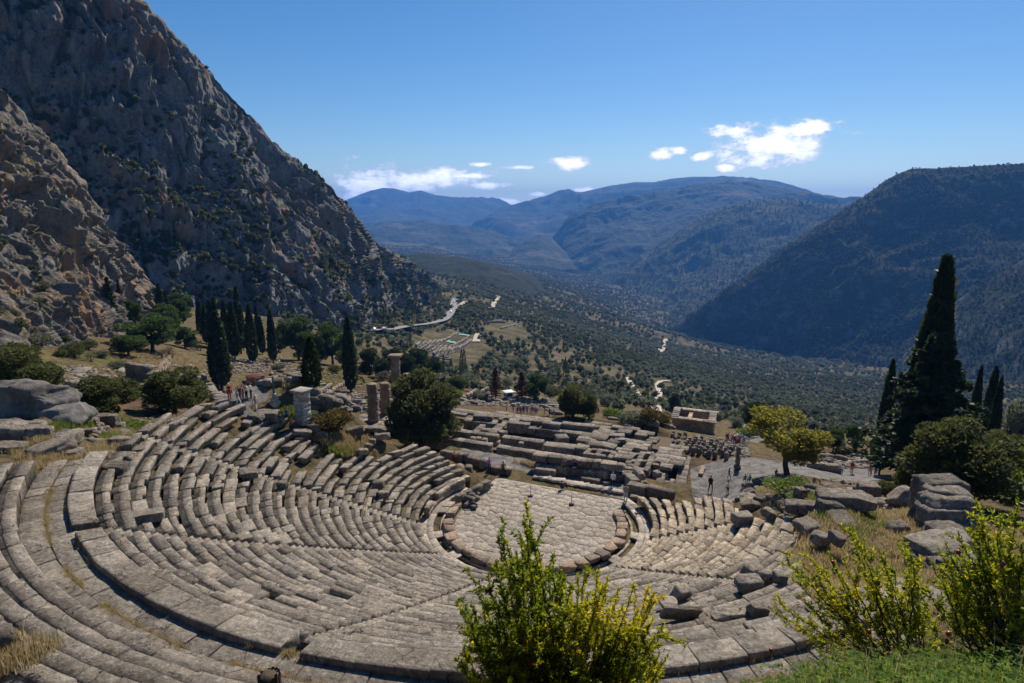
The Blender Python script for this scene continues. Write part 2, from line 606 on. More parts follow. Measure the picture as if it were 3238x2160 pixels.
def dist_poly(px, py, line):
    d = np.full(px.shape, 1e9)
    for (x0, y0), (x1, y1) in zip(line[:-1], line[1:]):
        vx, vy = x1 - x0, y1 - y0
        t = np.clip(((px - x0) * vx + (py - y0) * vy) / (vx * vx + vy * vy + 1e-9), 0, 1)
        d = np.minimum(d, np.hypot(px - x0 - t * vx, py - y0 - t * vy))
    return d


def build_terrain():
    na, nh = 660, 760
    az = np.radians(np.linspace(-62, 62, na)) + YAW
    hd = np.exp(np.linspace(math.log(2.0), math.log(14000.0), nh))
    A, Hh = np.meshgrid(az, hd, indexing='ij')
    x = CAM[0] + np.sin(A) * Hh
    y = CAM[1] + np.cos(A) * Hh
    z = terrain(x, y)
    _TG.update(z=z, a0=az[0], da=az[1] - az[0], h0=math.log(2.0), dh=math.log(7000.0) / (nh - 1))
    V = np.stack([x, y, z], -1)
    zones = ground_zones(x, y, z, Hh)
    me = mesh_np('ground', V.reshape(-1, 3), grid_faces(na, nh)[:, ::-1], M_GROUND, True, attrs={k: ('POINT', v.ravel()) for k, v in zones.items()})
    o = link('ground', me)
    tag(o, 'dry grassy hillside falling from the theatre into the valley', None, kind='structure')
    return o


def ground_zones(x, y, z, hd):
    P = np.stack([x, y, z], -1)
    vw = to_view(P)
    n = fbm(P / 9.0, 5)
    n2 = fbm(P / 30.0 + 9, 4)
    # 'scrub': dark vegetated far slopes;  'gravel': trodden paths;  'green': fresh grass;  'earth': red-brown soil
    scrub = sstep(hd, 170, 330) * np.clip(0.9 + n2 * 0.5, 0, 1)
    green = sstep(n + 0.4 * n2, 0.18, 0.42) * (1 - sstep(hd, 180, 300))
    earth = sstep(n2 - 0.3 * n, 0.02, 0.3) * (1 - sstep(hd, 300, 500))
    gravel = np.zeros_like(x)
    for poly in GRAVEL:
        ok = (hd < 220) & (hd > 50) & (vw[..., 2] > 1)
        px, py = np.where(ok, vw[..., 0], -9e3), np.where(ok, vw[..., 1], -9e3)
        ins = in_poly(px, py, poly)
        dd = dist_poly(px, py, poly + [poly[0]])
        gravel = np.maximum(gravel, np.clip(0.5 + np.where(ins, dd, -dd) / 14.0, 0, 1) * ok)
    return dict(scrub=scrub, green=green, earth=earth * (1 - gravel), gravel=gravel)


GRAVEL = [
    [(1050, 1050), (1180, 1075), (1300, 1108), (1440, 1150), (1545, 1160), (1540, 1140), (1400, 1085), (1260, 1065), (1060, 1030)],
    [(1590, 1140), (1585, 1076), (1640, 1060), (1700, 1048), (1800, 1062), (1900, 1068), (2010, 1080), (2025, 1105), (1900, 1110), (1760, 1095), (1720, 1120), (1690, 1158), (1600, 1165)],
    [(495, 922), (515, 905), (600, 885), (622, 895), (610, 920), (560, 935), (600, 958), (650, 970), (600, 980), (540, 945)],
    [(1690, 1010), (1700, 975), (1760, 970), (1790, 1000), (1740, 1015)],
]


def make_ground_mat():
    m, N = mat('dry_ground')
    P = pos(N)
    n1 = N.noise(P, 0.35, 7, 0.62)
    n2 = N.noise(P, 2.6, 6, 0.7)
    n3 = N.noise(P, 14.0, 5, 0.75)
    straw = N.mix(N.ramp(n2, [(0.3, 0.0), (0.7, 1.0)]), (0.12, 0.093, 0.048), (0.25, 0.195, 0.105))
    straw = N.mix(N.ramp(n3, [(0.35, 0.65), (0.6, 0.0)]), straw, (0.09, 0.07, 0.04))
    soil = N.mix(n2, (0.10, 0.062, 0.042), (0.18, 0.115, 0.075))
    grass = N.mix(N.ramp(n3, [(0.3, 0.0), (0.65, 1.0)]), (0.045, 0.075, 0.015), (0.15, 0.17, 0.035))
    col = N.mix(N.math('MULTIPLY', attr(N, 'earth'), N.ramp(n1, [(0.3, 0.5), (0.6, 1.0)])), straw, soil)
    col = N.mix(N.math('MULTIPLY', attr(N, 'green'), N.ramp(n2, [(0.35, 0.1), (0.6, 0.95)])), col, grass)
    farc = N.mix(N.ramp(N.noise(P, 0.05, 7, 0.7), [(0.42, 0.0), (0.64, 1.0)]), (0.05, 0.055, 0.028), (0.19, 0.15, 0.09))
    col = N.mix(attr(N, 'scrub'), col, farc)
    grav = N.mix(N.ramp(n3, [(0.3, 0.0), (0.7, 1.0)]), (0.16, 0.155, 0.15), (0.33, 0.31, 0.29))
    gm = N.ramp(N.math('ADD', attr(N, 'gravel'), N.math('MULTIPLY', N.math('SUBTRACT', n1, 0.5), 0.5)), [(0.4, 0.0), (0.55, 1.0)])
    col = N.mix(gm, col, grav)
    shade = N.ramp(N.noise(P, 0.9, 8, 0.75), [(0.38, 0.45), (0.55, 1.0)])  # patchy darker ground tone, spread by noise
    col = N.mix(1.0, col, shade, 'MULTIPLY')
    h = N.math('ADD', N.math('MULTIPLY', n2, 0.8), n3)
    finish(N, col, 1.0, h, 0.9, 0.18, 0.05)
    return m


M_GROUND = make_ground_mat()
GROUND = build_terrain()


# ------------------------------------------------------------------ mountains: lofted between crest and foot lines
def loft(name, label, rows, mat_, nu, nv, disp, freq, vert=1.0, ridged=0.0, back=0.35, seed=0.0, crest_amp=1.0, depth=None, kind='structure', taper=0.0, crag=0.0):
    """rows: polylines [(vx, vy, dist)...] from crest to foot"""
    L = []
    x0 = max(r[0][0] for r in rows)
    x1 = min(r[-1][0] for r in rows)
    us = np.linspace(0, 1, nu)
    for r in rows:
        r = np.array(r, float)
        t = (r[:, 0] - r[0, 0]) / (r[-1, 0] - r[0, 0])
        vx = np.interp(us, t, r[:, 0])
        vy = np.interp(us, t, r[:, 1])
        hd = np.exp(np.interp(us, t, np.log(r[:, 2])))
        L.append(np.array([at_h(a, b, c) for a, b, c in zip(vx, vy, hd)]))
    L = np.array(L)                                    # rows x nu x 3
    if taper:
        wgt = np.minimum(sstep(us, 0, taper), 1 - sstep(us, 1 - taper, 1))[:, None]
        for i in range(len(L) - 1):
            L[i] = L[-1] * (1 - wgt) + L[i] * wgt
    foot = L[-1].copy()
    inw = CAM - foot
    inw[:, 2] = 0
    inw /= np.linalg.norm(inw, axis=1, keepdims=True)
    drop = 0.22 * (L[0][:, 2] - foot[:, 2]).clip(0) + 4
    foot += inw * drop[:, None] * 0.5
    foot[:, 2] -= drop
    L = np.concatenate([L, foot[None]])
    # back slope behind the crest
    out = L[0] - CAM
    out[:, 2] = 0
    hdn = np.linalg.norm(out, axis=1, keepdims=True)
    bk = L[0] + out / hdn * hdn * back
    bk[:, 2] = L[0][:, 2] - (L[0][:, 2] - L[-1][:, 2]) * 0.9 - 20
    nb = max(6, nv // 8)
    t = np.linspace(0, 1, nv) * (len(L) - 1)
    i = np.minimum(t.astype(int), len(L) - 2)
    f = (t - i)[:, None, None]
    G = L[i] * (1 - f) + L[i + 1] * f
    tb = (np.linspace(0, 1, nb + 1)[:-1])[:, None, None]
    B = bk[None] * (1 - tb) + L[0][None] * tb
    B[..., 2] += (np.sin(tb[..., 0] * np.pi) * 0.10 * np.abs(L[0][:, 2] - L[-1][:, 2])[None])
    G = np.concatenate([B, G], 0)
    # normals of the smooth sheet
    du = np.gradient(G, axis=1)
    dv = np.gradient(G, axis=0)
    Nn = np.cross(dv, du)
    Nn /= np.linalg.norm(Nn, axis=2, keepdims=True) + 1e-9
    if np.mean((Nn[nb:] * (CAM - G[nb:])).sum(-1)) < 0:
        Nn = -Nn
    Q = G * np.array([1, 1, vert]) * freq + seed
    n = fbm(Q, 7, 0.52)
    if ridged:
        n = n * (1 - ridged) + ridged * fbm(Q * 1.7 + 4, 6, 0.55, ridged=True)
    damp = np.ones(G.shape[:2])
    damp[nb:nb + max(2, nv // 14)] *= np.linspace(crest_amp, 1, max(2, nv // 14))[:, None]
    damp[:nb] *= crest_amp
    off = n * disp
    if crag:
        c = crag
        w1 = np.stack([fbm(G / (26 * c) + 5, 3), fbm(G / (26 * c) + 25, 3), fbm(G / (26 * c) + 45, 3)], -1) * 7 * c
        Gw = G + w1
        butt = fbm(Gw / np.array([60, 60, 150]) / c + seed, 4)
        crev = np.abs(fbm(Gw / np.array([26, 26, 170]) / c + seed * 2, 4))
        flute = np.abs(fbm(Gw / np.array([9, 9, 80]) / c + seed * 3, 4))
        t = (Gw[..., 2] + 10 * c * fbm(Gw / (40 * c) + 9, 3)) / (17 * c)
        ledge = (t - np.floor(t))
        ledge = np.where(ledge < 0.8, ledge / 0.8, (1 - ledge) / 0.2)
        rough = fbm(Gw / (4.5 * c), 5)
        rib = 1 - np.minimum(crev, 0.32) / 0.32
        rib2 = 1 - np.minimum(flute, 0.28) / 0.28
        groove = np.minimum(np.abs(fbm(Gw / np.array([13, 13, 160]) / c + seed * 4, 3)), 0.12) / 0.12
        fine = 1 - np.abs(fbm(Gw / np.array([3.2, 3.2, 9]) / c + seed, 4)) * 2
        sheer = 0.35 + 0.65 * sstep(fbm(G / (55 * c) + 31, 3), -0.12, 0.2)
        off = c * (16 * butt + 8.0 * rib ** 1.5 * sheer + 4.2 * rib2 ** 1.4 * sheer + 3.6 * groove - 3.6 * ledge * sheer + (1.9 if c > 0.7 else 3.0) * rough + (2.0 if c > 0.7 else 3.4) * fine * (0.4 + 0.6 * sheer) - 7)
    G = G + Nn * (off * damp)[..., None]
    me = mesh_np(name, G.reshape(-1, 3), grid_faces(G.shape[0], G.shape[1]), mat_, True)
    o = link(name, me)
    tag(o, label, None, kind=kind)
    return o, G, nb


cliff, CLIFF_G, CLIFF_NB = loft('cliff', 'tall shaded grey limestone cliff rising behind the cypresses', [
    [(-260, -560, 400), (0, -270, 395), (200, -112, 392), (318, 0, 390), (360, 45, 390), (400, 95, 390), (450, 130, 392), (485, 165, 393), (520, 205, 394), (560, 245, 395), (600, 290, 396), (620, 325, 398), (650, 350, 400), (690, 372, 404), (720, 388, 410), (745, 402, 418), (770, 430, 428), (790, 457, 440), (810, 490, 455), (830, 515, 470), (860, 550, 510), (890, 575, 560), (920, 598, 620), (960, 622, 720), (1000, 645, 820), (1030, 663, 900)],
    [(-260, 60, 360), (0, 170, 358), (318, 330, 350), (450, 420, 352), (600, 500, 350), (700, 545, 352), (800, 590, 400), (900, 632, 560), (1030, 668, 860)],
    [(-260, 560, 325), (0, 560, 322), (300, 560, 318), (480, 590, 315), (620, 625, 315), (720, 640, 335), (820, 655, 400), (920, 662, 570), (1030, 675, 840)],
    [(-260, 830, 290), (0, 810, 290), (300, 790, 292), (480, 790, 296), (650, 775, 300), (760, 765, 325), (860, 722, 440), (960, 700, 620), (1035, 690, 780)]],
    M_CLIFF, 720, 520, 19.0, 1 / 40.0, 0.36, 0.62, 0.35, 3.1, 0.35, crag=1.0)

spur, SPUR_G, SPUR_NB = loft('rock_spur', 'lower sunlit limestone spur in front of the cliff', [
    [(-300, -120, 185), (-100, 110, 178), (0, 205, 176), (30, 240, 176), (60, 275, 177), (100, 310, 179), (140, 350, 182), (165, 400, 185), (185, 440, 188), (210, 500, 192), (250, 540, 198), (290, 580, 206), (320, 612, 214), (336, 650, 222), (350, 690, 228), (366, 735, 234)],
    [(-300, 420, 142), (0, 500, 146), (100, 560, 152), (200, 640, 168), (280, 690, 195), (370, 745, 230)],
    [(-300, 640, 122), (0, 680, 124), (100, 700, 132), (200, 720, 152), (280, 740, 182), (370, 752, 228)],
    [(-300, 860, 100), (0, 810, 106), (150, 778, 136), (250, 772, 160), (372, 765, 215)]],
    M_SPUR, 500, 380, 7.5, 1 / 15.0, 0.45, 0.6, 0.3, 9.7, 0.4, crag=0.42)

MT0 = loft('mountain', 'dark wooded mountain with a flat top closing the valley on the right', [
    [(1500, 786, 1800), (1560, 755, 1845), (1640, 690, 1789), (1700, 642, 1824), (1760, 600, 1853), (1850, 545, 1893), (1910, 502, 1927), (1970, 465, 1962), (2020, 430, 1992), (2060, 405, 2007), (2090, 392, 2012), (2150, 391, 2017), (2250, 385, 2026), (2351, 382, 2036), (2600, 372, 2056), (2800, 380, 2071)],
    [(1500, 790, 1800), (1700, 720, 1720), (1850, 650, 1730), (2000, 590, 1770), (2200, 560, 1790), (2800, 560, 1800)],
    [(1500, 800, 1780), (1640, 796, 1690), (1750, 815, 1620), (1900, 840, 1520), (2050, 870, 1420), (2300, 900, 1350), (2800, 900, 1300)]],
    M_MOUNT_NEAR, 420, 260, 48.0, 1 / 330.0, 0.6, 0.62, 0.3, 1.3, 0.35)

MT1 = loft('mountain', 'lower dark spur of scrub at the right edge behind the cypresses', [
    [(2060, 840, 1420), (2110, 780, 1400), (2150, 735, 1390), (2180, 705, 1380), (2230, 668, 1370), (2280, 640, 1370), (2351, 600, 1370), (2450, 560, 1370), (2700, 500, 1370)],
    [(2060, 900, 1180), (2150, 920, 1120), (2351, 960, 1000), (2700, 960, 900)]],
    M_MOUNT_NEAR, 220, 160, 40.0, 1 / 260.0, 0.6, 0.4, 0.3, 5.3, 0.25)

loft('mountain', 'broad hazy mountain in the middle of the valley with a steep left face', [
    [(1230, 592, 4900), (1262, 572, 4900), (1290, 532, 4900), (1320, 497, 4900), (1400, 466, 5000), (1450, 452, 5000), (1560, 432, 5200), (1650, 416, 5300), (1720, 416, 5300), (1800, 432, 5200), (1900, 452, 5000), (1980, 466, 4900), (2120, 500, 4900)],
    [(1230, 600, 4600), (1300, 560, 4350), (1400, 530, 4300), (1600, 510, 4300), (2120, 560, 4200)],
    [(1230, 610, 4300), (1300, 630, 3800), (1450, 690, 3200), (1600, 720, 2900), (2120, 720, 2900)]],
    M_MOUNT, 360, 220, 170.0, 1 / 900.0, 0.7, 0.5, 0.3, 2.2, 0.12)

MT2 = loft('mountain', 'rounded scrub ridge in front of the broad hazy mountain', [
    [(1390, 652, 3300), (1440, 615, 3350), (1480, 588, 3400), (1560, 532, 3500), (1620, 492, 3550), (1700, 466, 3600), (1780, 458, 3600), (1850, 464, 3500), (1960, 474, 3400), (2100, 500, 3400)],
    [(1400, 670, 2900), (1500, 660, 2800), (1620, 620, 2800), (1800, 600, 2750), (2100, 620, 2750)],
    [(1410, 690, 2550), (1500, 735, 2150), (1620, 790, 1950), (1800, 800, 1950), (2100, 800, 1950)]],
    M_MOUNT, 300, 200, 90.0, 1 / 560.0, 0.7, 0.5, 0.3, 6.2, 0.15)

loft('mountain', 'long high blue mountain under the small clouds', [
    [(1080, 520, 7500), (1150, 478, 7500), (1220, 465, 7500), (1260, 450, 7500), (1300, 441, 7500), (1330, 443, 7500), (1400, 427, 7600), (1460, 418, 7700), (1500, 419, 7700), (1540, 411, 7800), (1590, 406, 7800), (1640, 408, 7800), (1720, 412, 7800), (1800, 430, 7600), (1900, 452, 7500), (2050, 500, 7500)],
    [(1080, 600, 5300), (1200, 600, 5000), (1300, 600, 5000), (2050, 600, 5000)]],
    M_MOUNT, 260, 140, 260.0, 1 / 1500.0, 0.8, 0.5, 0.3, 8.2, 0.06)

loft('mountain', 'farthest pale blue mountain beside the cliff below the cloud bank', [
    [(700, 500, 9800), (780, 472, 9800), (800, 457, 9800), (850, 438, 9800), (880, 432, 9800), (905, 433, 9800), (940, 442, 9800), (965, 438, 9800), (1000, 449, 9800), (1050, 455, 9800), (1080, 456, 9800), (1130, 470, 9700), (1160, 480, 9600), (1230, 520, 9500)],
    [(700, 590, 6400), (850, 590, 6200), (1000, 590, 6200), (1230, 600, 6200)]],
    M_MOUNT, 220, 120, 300.0, 1 / 1800.0, 0.8, 0.5, 0.3, 4.2, 0.05)

loft('hill', 'low dark hills in front of the farthest mountain', [
    [(760, 540, 5600), (830, 522, 5600), (880, 507, 5700), (930, 509, 5700), (960, 511, 5700), (1020, 514, 5600), (1080, 520, 5500), (1140, 536, 5400), (1200, 556, 5200), (1260, 585, 5000)],
    [(760, 600, 4300), (880, 600, 4200), (1000, 600, 4200), (1150, 606, 4200), (1260, 615, 4200)]],
    M_MOUNT, 200, 110, 120.0, 1 / 600.0, 0.8, 0.5, 0.3, 7.7, 0.12)

loft('hill', 'small pointed hill in the valley at the foot of the broad mountain', [
    [(1150, 590, 4300), (1185, 570, 4300), (1210, 550, 4350), (1240, 537, 4400), (1265, 545, 4400), (1290, 570, 4300), (1330, 600, 4200)],
    [(1150, 612, 3700), (1240, 620, 3600), (1330, 625, 3600)]],
    M_MOUNT, 110, 80, 50.0, 1 / 300.0, 0.8, 0.5, 0.3, 3.7, 0.1, taper=0.2)

loft('hill', 'olive covered shoulder with a bare road cut left of the valley', [
    [(900, 588, 1750), (960, 580, 1800), (1010, 585, 1750), (1060, 592, 1700), (1110, 603, 1650), (1150, 615, 1600), (1190, 630, 1560), (1230, 650, 1520), (1270, 672, 1500)],
    [(900, 680, 1000), (1000, 690, 1000), (1100, 690, 1050), (1200, 690, 1200), (1270, 690, 1350)]],
    M_MOUNT_NEAR, 200, 110, 24.0, 1 / 160.0, 0.8, 0.4, 0.3, 5.9, 0.2, taper=0.15)


# ------------------------------------------------------------------ haze
def build_haze():
    m = bpy.data.materials.new('haze')
    m.use_nodes = True
    N = Nodes(m.node_tree)
    v = N.n('ShaderNodeVolumePrincipled', {'Color': (0.11, 0.37, 1.0, 1), 'Density': HAZE_D, 'Anisotropy': 0.2})
    out = N.n('ShaderNodeOutputMaterial')
    N.link(v.outputs[0], out.inputs['Volume'])
    bm = bmesh.new()
    bmesh.ops.create_cube(bm, size=1.0)
    me = bpy.data.meshes.new('haze')
    bm.to_mesh(me)
    bm.free()
    me.materials.append(m)
    pts = [np.array(o.bound_box) for o in bpy.data.objects if o.type == 'MESH']
    pts = np.concatenate(pts)
    lo = pts.min(0) - np.array([30, 30, 1.0])
    hi = pts.max(0) + np.array([30, 30, 25.0])
    o = link('haze', me, loc=(lo + hi) / 2, scale=tuple(float(c) for c in (hi - lo)))
    tag(o, 'thin blue haze filling the whole valley', None, kind='stuff')


HAZE_D = 9.0e-5
build_haze()
# ------------------------------------------------------------------ stone
def make_stone(name, grey, warmc, dark, rough_scale=1.0, bump_d=0.03, lichen=0.55, warm_default=None):
    m, N = mat(name)
    P = N.n('ShaderNodeVectorMath', {0: pos(N), 1: (1.0, 1.0, 1.0)}, operation='MULTIPLY').outputs[0]
    rnd = attr(N, 'rnd')
    warm = attr(N, 'warm') if warm_default is None else warm_default
    n1 = N.noise(P, 0.9 * rough_scale, 7, 0.66, 0.3)
    n2 = N.noise(P, 5.0 * rough_scale, 7, 0.72)
    n3 = N.noise(P, 26.0 * rough_scale, 5, 0.8)
    n4 = N.noise(mapped(N, P, (1, 1, 2.0)), 0.28 * rough_scale, 5, 0.6, 0.5)
    base = N.mix(warm, grey, warmc)
    base = N.mix(1.0, base, N.ramp(rnd, [(0.0, 1.22), (0.55, 0.98), (1.0, 0.66)]), 'MULTIPLY')
    v = N.math('ADD', N.math('MULTIPLY', n2, 0.55), N.math('ADD', N.math('MULTIPLY', N.noise(P, 12.0 * rough_scale, 6, 0.75), 0.30), N.math('MULTIPLY', n3, 0.15)))
    base = N.mix(1.0, base, N.ramp(v, [(0.36, 0.40), (0.45, 0.82), (0.52, 1.05), (0.64, 1.75)]), 'MULTIPLY')
    d = N.math('MULTIPLY', N.ramp(n1, [(0.46, 0.0), (0.60, lichen)]), N.ramp(v, [(0.40, 1.0), (0.58, 0.35)]))
    col = N.mix(d, base, dark)
    st = N.noise(mapped(N, P, (1, 1, 0.6)), 2.1 * rough_scale, 8, 0.75, 0.8)
    col = N.mix(N.ramp(st, [(0.5, 0.0), (0.68, 0.65)]), col, tuple(c * 0.8 for c in dark))
    spk = N.ramp(n3, [(0.60, 0.0), (0.68, 0.6)])
    col = N.mix(spk, col, tuple(c * 0.55 for c in dark))
    col = N.mix(N.ramp(N.noise(P, 11.0 * rough_scale, 6, 0.7), [(0.66, 0.0), (0.73, 0.7)]), col, (0.42, 0.41, 0.39))
    ochre = N.ramp(n4, [(0.55, 0.0), (0.7, 0.4)])
    col = N.mix(ochre, col, (0.22, 0.16, 0.10))
    crk = N.n('ShaderNodeTexVoronoi', {'Vector': N.n('ShaderNodeVectorMath', {0: P, 1: N.n('ShaderNodeVectorMath', {0: N.n('ShaderNodeTexNoise', {'Vector': P, 'Scale': 1.6 * rough_scale, 'Detail': 5.0}).outputs['Color'], 1: (0.9, 0.9, 0.9)}, operation='MULTIPLY').outputs[0]}, operation='ADD').outputs[0], 'Scale': 0.75 * rough_scale}, feature='DISTANCE_TO_EDGE').outputs['Distance']
    cm = N.math('MULTIPLY', N.ramp(crk, [(0.004, 1.0), (0.016, 0.0)]), N.ramp(n4, [(0.46, 0.0), (0.54, 0.9)]))
    col = N.mix(cm, col, tuple(c * 0.35 for c in dark))
    h = N.math('ADD', N.math('MULTIPLY', n2, 1.6), N.math('ADD', N.math('MULTIPLY', n3, 0.55), N.math('MULTIPLY', n1, 1.2)))
    finish(N, col, 0.92, h, 1.0, bump_d * 2.0, 0.15)
    return m


M_SEAT = make_stone('seat_stone', (0.305, 0.27, 0.223), (0.53, 0.44, 0.325), (0.088, 0.078, 0.066), 1.0, 0.045)
M_PAVE = make_stone('paving_stone', (0.30, 0.26, 0.21), (0.38, 0.33, 0.27), (0.13, 0.12, 0.11), 1.0, 0.005, 0.35)
M_KERB = make_stone('kerb_stone', (0.43, 0.345, 0.27), (0.46, 0.33, 0.235), (0.19, 0.155, 0.12), 1.2, 0.06)
M_BLOCK = make_stone('ruin_stone', (0.30, 0.26, 0.212), (0.36, 0.29, 0.215), (0.085, 0.08, 0.074), 0.8, 0.07, 0.7)
M_MARBLE = make_stone('pale_marble', (0.42, 0.40, 0.37), (0.42, 0.33, 0.24), (0.20, 0.18, 0.16), 1.0, 0.02, 0.35)
M_POROS = make_stone('brown_poros', (0.33, 0.255, 0.185), (0.38, 0.27, 0.18), (0.12, 0.09, 0.065), 1.0, 0.08, 0.6)


class Bag:
    """collects pieces; each piece is (verts, faces, rnd, warm)"""
    def __init__(self):
        self.p = []

    def add(self, v, f, rnd=None, warm=0.0):
        self.p.append((np.asarray(v, float), f, RNG.random() if rnd is None else rnd, warm))

    def size_px(self):
        out = []
        for v, f, r, w in self.p:
            vw = to_view(v)
            ok = vw[:, 2] > 0.5
            if not ok.all():
                out.append(0)
                continue
            x0, x1 = vw[:, 0].min(), vw[:, 0].max()
            y0, y1 = vw[:, 1].min(), vw[:, 1].max()
            if x1 < 0 or x0 > 2351 or y1 < 0 or y0 > 1568:
                out.append(0)
                continue
            out.append((min(x1, 2351) - max(x0, 0)) * (min(y1, 1568) - max(y0, 0)))
        return np.array(out)

    def emit(self, name, m, parent, limit=300, smooth=False, stuff_name=None):
        """the largest pieces as parts, the rest as one part"""
        n = len(self.p)
        order = np.argsort(-self.size_px()) if n > limit else np.arange(n)
        objs = []
        for i in order[:limit]:
            v, f, r, w = self.p[i]
            c = v.mean(0)
            nf = sum(len(a) for a in f)
            me = mesh_np(name, v - c, f, m, smooth, attrs={'rnd': ('FACE', np.full(nf, r)), 'warm': ('FACE', np.full(nf, w))})
            objs.append(link(name, me, parent, c - (np.array(parent.location) if parent else 0)))
        if n > limit:
            rest = [self.p[i] for i in order[limit:]]
            o = joined(stuff_name or name + 's', rest, m, smooth, parent)
            o['kind'] = 'stuff'
        return objs


def joined(name, pieces, m, smooth=False, parent=None):
    V, F4, F3, FN, R, Wm = [], {}, [], [], {}, {}
    off = 0
    for v, f, r, w in pieces:
        V.append(v)
        for a in f:
            a = np.asarray(a)
            F4.setdefault(a.shape[1], []).append(a + off)
            R.setdefault(a.shape[1], []).append(np.full(len(a), r))
            Wm.setdefault(a.shape[1], []).append(np.full(len(a), w))
        off += len(v)
    ks = list(F4)
    V = np.concatenate(V)
    if parent is not None:
        V = V - np.array(parent.location)
    me = mesh_np(name, V, [np.concatenate(F4[k]) for k in ks], m, smooth,
                 attrs={'rnd': ('FACE', np.concatenate([np.concatenate(R[k]) for k in ks])), 'warm': ('FACE', np.concatenate([np.concatenate(Wm[k]) for k in ks]))})
    return link(name, me, parent)


def sweep(stations):
    """closed profile swept through stations (each (m,3)); caps at both ends"""
    S = np.array(stations)
    ns, m = S.shape[:2]
    F = []
    for i in range(ns - 1):
        for j in range(m):
            j2 = (j + 1) % m
            F.append((i * m + j, (i + 1) * m + j, (i + 1) * m + j2, i * m + j2))
    c0 = np.arange(m)[None]
    c1 = (np.arange(m)[::-1] + (ns - 1) * m)[None]
    return S.reshape(-1, 3), [np.array(F), c0, c1]


def chip(v, amp, freq=1.7, seed=0.0):
    v = np.asarray(v, float)
    n = np.stack([fbm(v * freq + seed + s, 3) for s in (0.0, 31.7, 77.1)], -1)
    return v + n * amp * np.array([1.5, 1.5, 0.5])


def arc_block(k0, k1, a0, a1, prof, gap=0.012, rough=0.02, dz=0.0, tilt=(0.0, 0.0), nst=4, seed=None):
    """profile points (fraction of k0..k1, z) swept between the angles a0..a1 (degrees)"""
    km = (k0 + k1) / 2
    R = TH['r0'] + TH['p'] * km
    g = math.degrees(gap / R)
    b = math.degrees(0.03 / R)
    angs = [a0 + g, a0 + g + b, a1 - g - b, a1 - g]
    if nst > 4:
        angs = [a0 + g, a0 + g + b] + list(np.linspace(a0 + g + b, a1 - g - b, nst - 2)[1:-1]) + [a1 - g - b, a1 - g]
    zmid = np.mean([z for _, z in prof])
    fm = 0.5
    St = []
    for i, a in enumerate(angs):
        e = i in (0, len(angs) - 1)
        row = []
        for f, z in prof:
            ff = fm + (f - fm) * (0.988 if e else 1.0)
            zz = z - (0.014 if e and z > zmid else 0.0)
            zz += dz + tilt[0] * (a - (a0 + a1) / 2) / max(a1 - a0, 1e-3) + tilt[1] * (f - 0.5)
            row.append(th_point(k0 + (k1 - k0) * ff, a, 0, zz))
        St.append(row)
    v, fc = sweep(St)
    v = chip(v, rough, 1.9, seed if seed is not None else RNG.random() * 50)
    return v, fc


_C8 = np.array([[x, y, z] for x in (-1, 1) for y in (-1, 1) for z in (-1, 1)], float)


def _chamfer_topology():
    V, F = [], []
    idx = {}
    for i, c in enumerate(_C8):
        for ax in range(3):
            idx[(i, ax)] = len(V)
            V.append((i, ax))
    cid = lambda x, y, z: [j for j, c in enumerate(_C8) if tuple(c) == (x, y, z)][0]
    # main faces: vertex (corner, ax) lies on the face normal to ax
    for ax in range(3):
        o = [a for a in range(3) if a != ax]
        for s in (-1, 1):
            loop = []
            for a, b in ((-1, -1), (1, -1), (1, 1), (-1, 1)):
                c = [0, 0, 0]
                c[ax], c[o[0]], c[o[1]] = s, a, b
                loop.append(idx[(cid(*c), ax)])
            if (s > 0) == (ax == 1):
                loop = loop[::-1]
            F.append(loop)
    for ax in range(3):                    # edges along ax
        o = [a for a in range(3) if a != ax]
        for a in (-1, 1):
            for b in (-1, 1):
                c0, c1 = [0, 0, 0], [0, 0, 0]
                c0[ax], c1[ax] = -1, 1
                for c in (c0, c1):
                    c[o[0]], c[o[1]] = a, b
                F.append([idx[(cid(*c0), o[0])], idx[(cid(*c1), o[0])], idx[(cid(*c1), o[1])], idx[(cid(*c0), o[1])]])
    T = [[idx[(i, 0)], idx[(i, 1)], idx[(i, 2)]] for i in range(8)]
    return V, np.array(F), np.array(T)


_CV, _CF, _CT = _chamfer_topology()
_CI = np.array([i for i, a in _CV])
_CA = np.array([a for i, a in _CV])


def chamfer_box(size, ch=0.03, jit=0.0, rough=0.0, taper=0.0):
    """box centred on the origin with chipped, chamfered edges: 44 triangles"""
    s = np.asarray(size, float) / 2
    C = _C8 * s
    if jit:
        C = C + RNG.normal(0, jit, C.shape)
    if taper:
        C[:, :2] *= np.where(C[:, 2:3] > 0, 1 - taper, 1.0)
    V = C[_CI].copy()
    chs = np.minimum(ch, s * 0.6)
    for n in range(len(V)):
        for ax in range(3):
            if ax != _CA[n]:
                V[n, ax] -= math.copysign(chs[ax] * (0.7 + 0.6 * RNG.random()), V[n, ax])
    if rough:
        V += RNG.normal(0, rough, V.shape)
    # outward winding
    F = _CF.copy()
    cen = V[F].mean(1)
    nr = np.cross(V[F[:, 1]] - V[F[:, 0]], V[F[:, 2]] - V[F[:, 0]])
    fl = (nr * cen).sum(1) < 0
    F[fl] = F[fl][:, ::-1]
    T = _CT.copy()
    cen = V[T].mean(1)
    nr = np.cross(V[T[:, 1]] - V[T[:, 0]], V[T[:, 2]] - V[T[:, 0]])
    fl = (nr * cen).sum(1) < 0
    T[fl] = T[fl][:, ::-1]
    return V, [F, T]


def xform(v, loc=(0, 0, 0), rz=0.0, rx=0.0, ry=0.0):
    Mx = Euler((rx, ry, rz)).to_matrix()
    return np.asarray(v) @ np.array(Mx).T + np.asarray(loc, float)


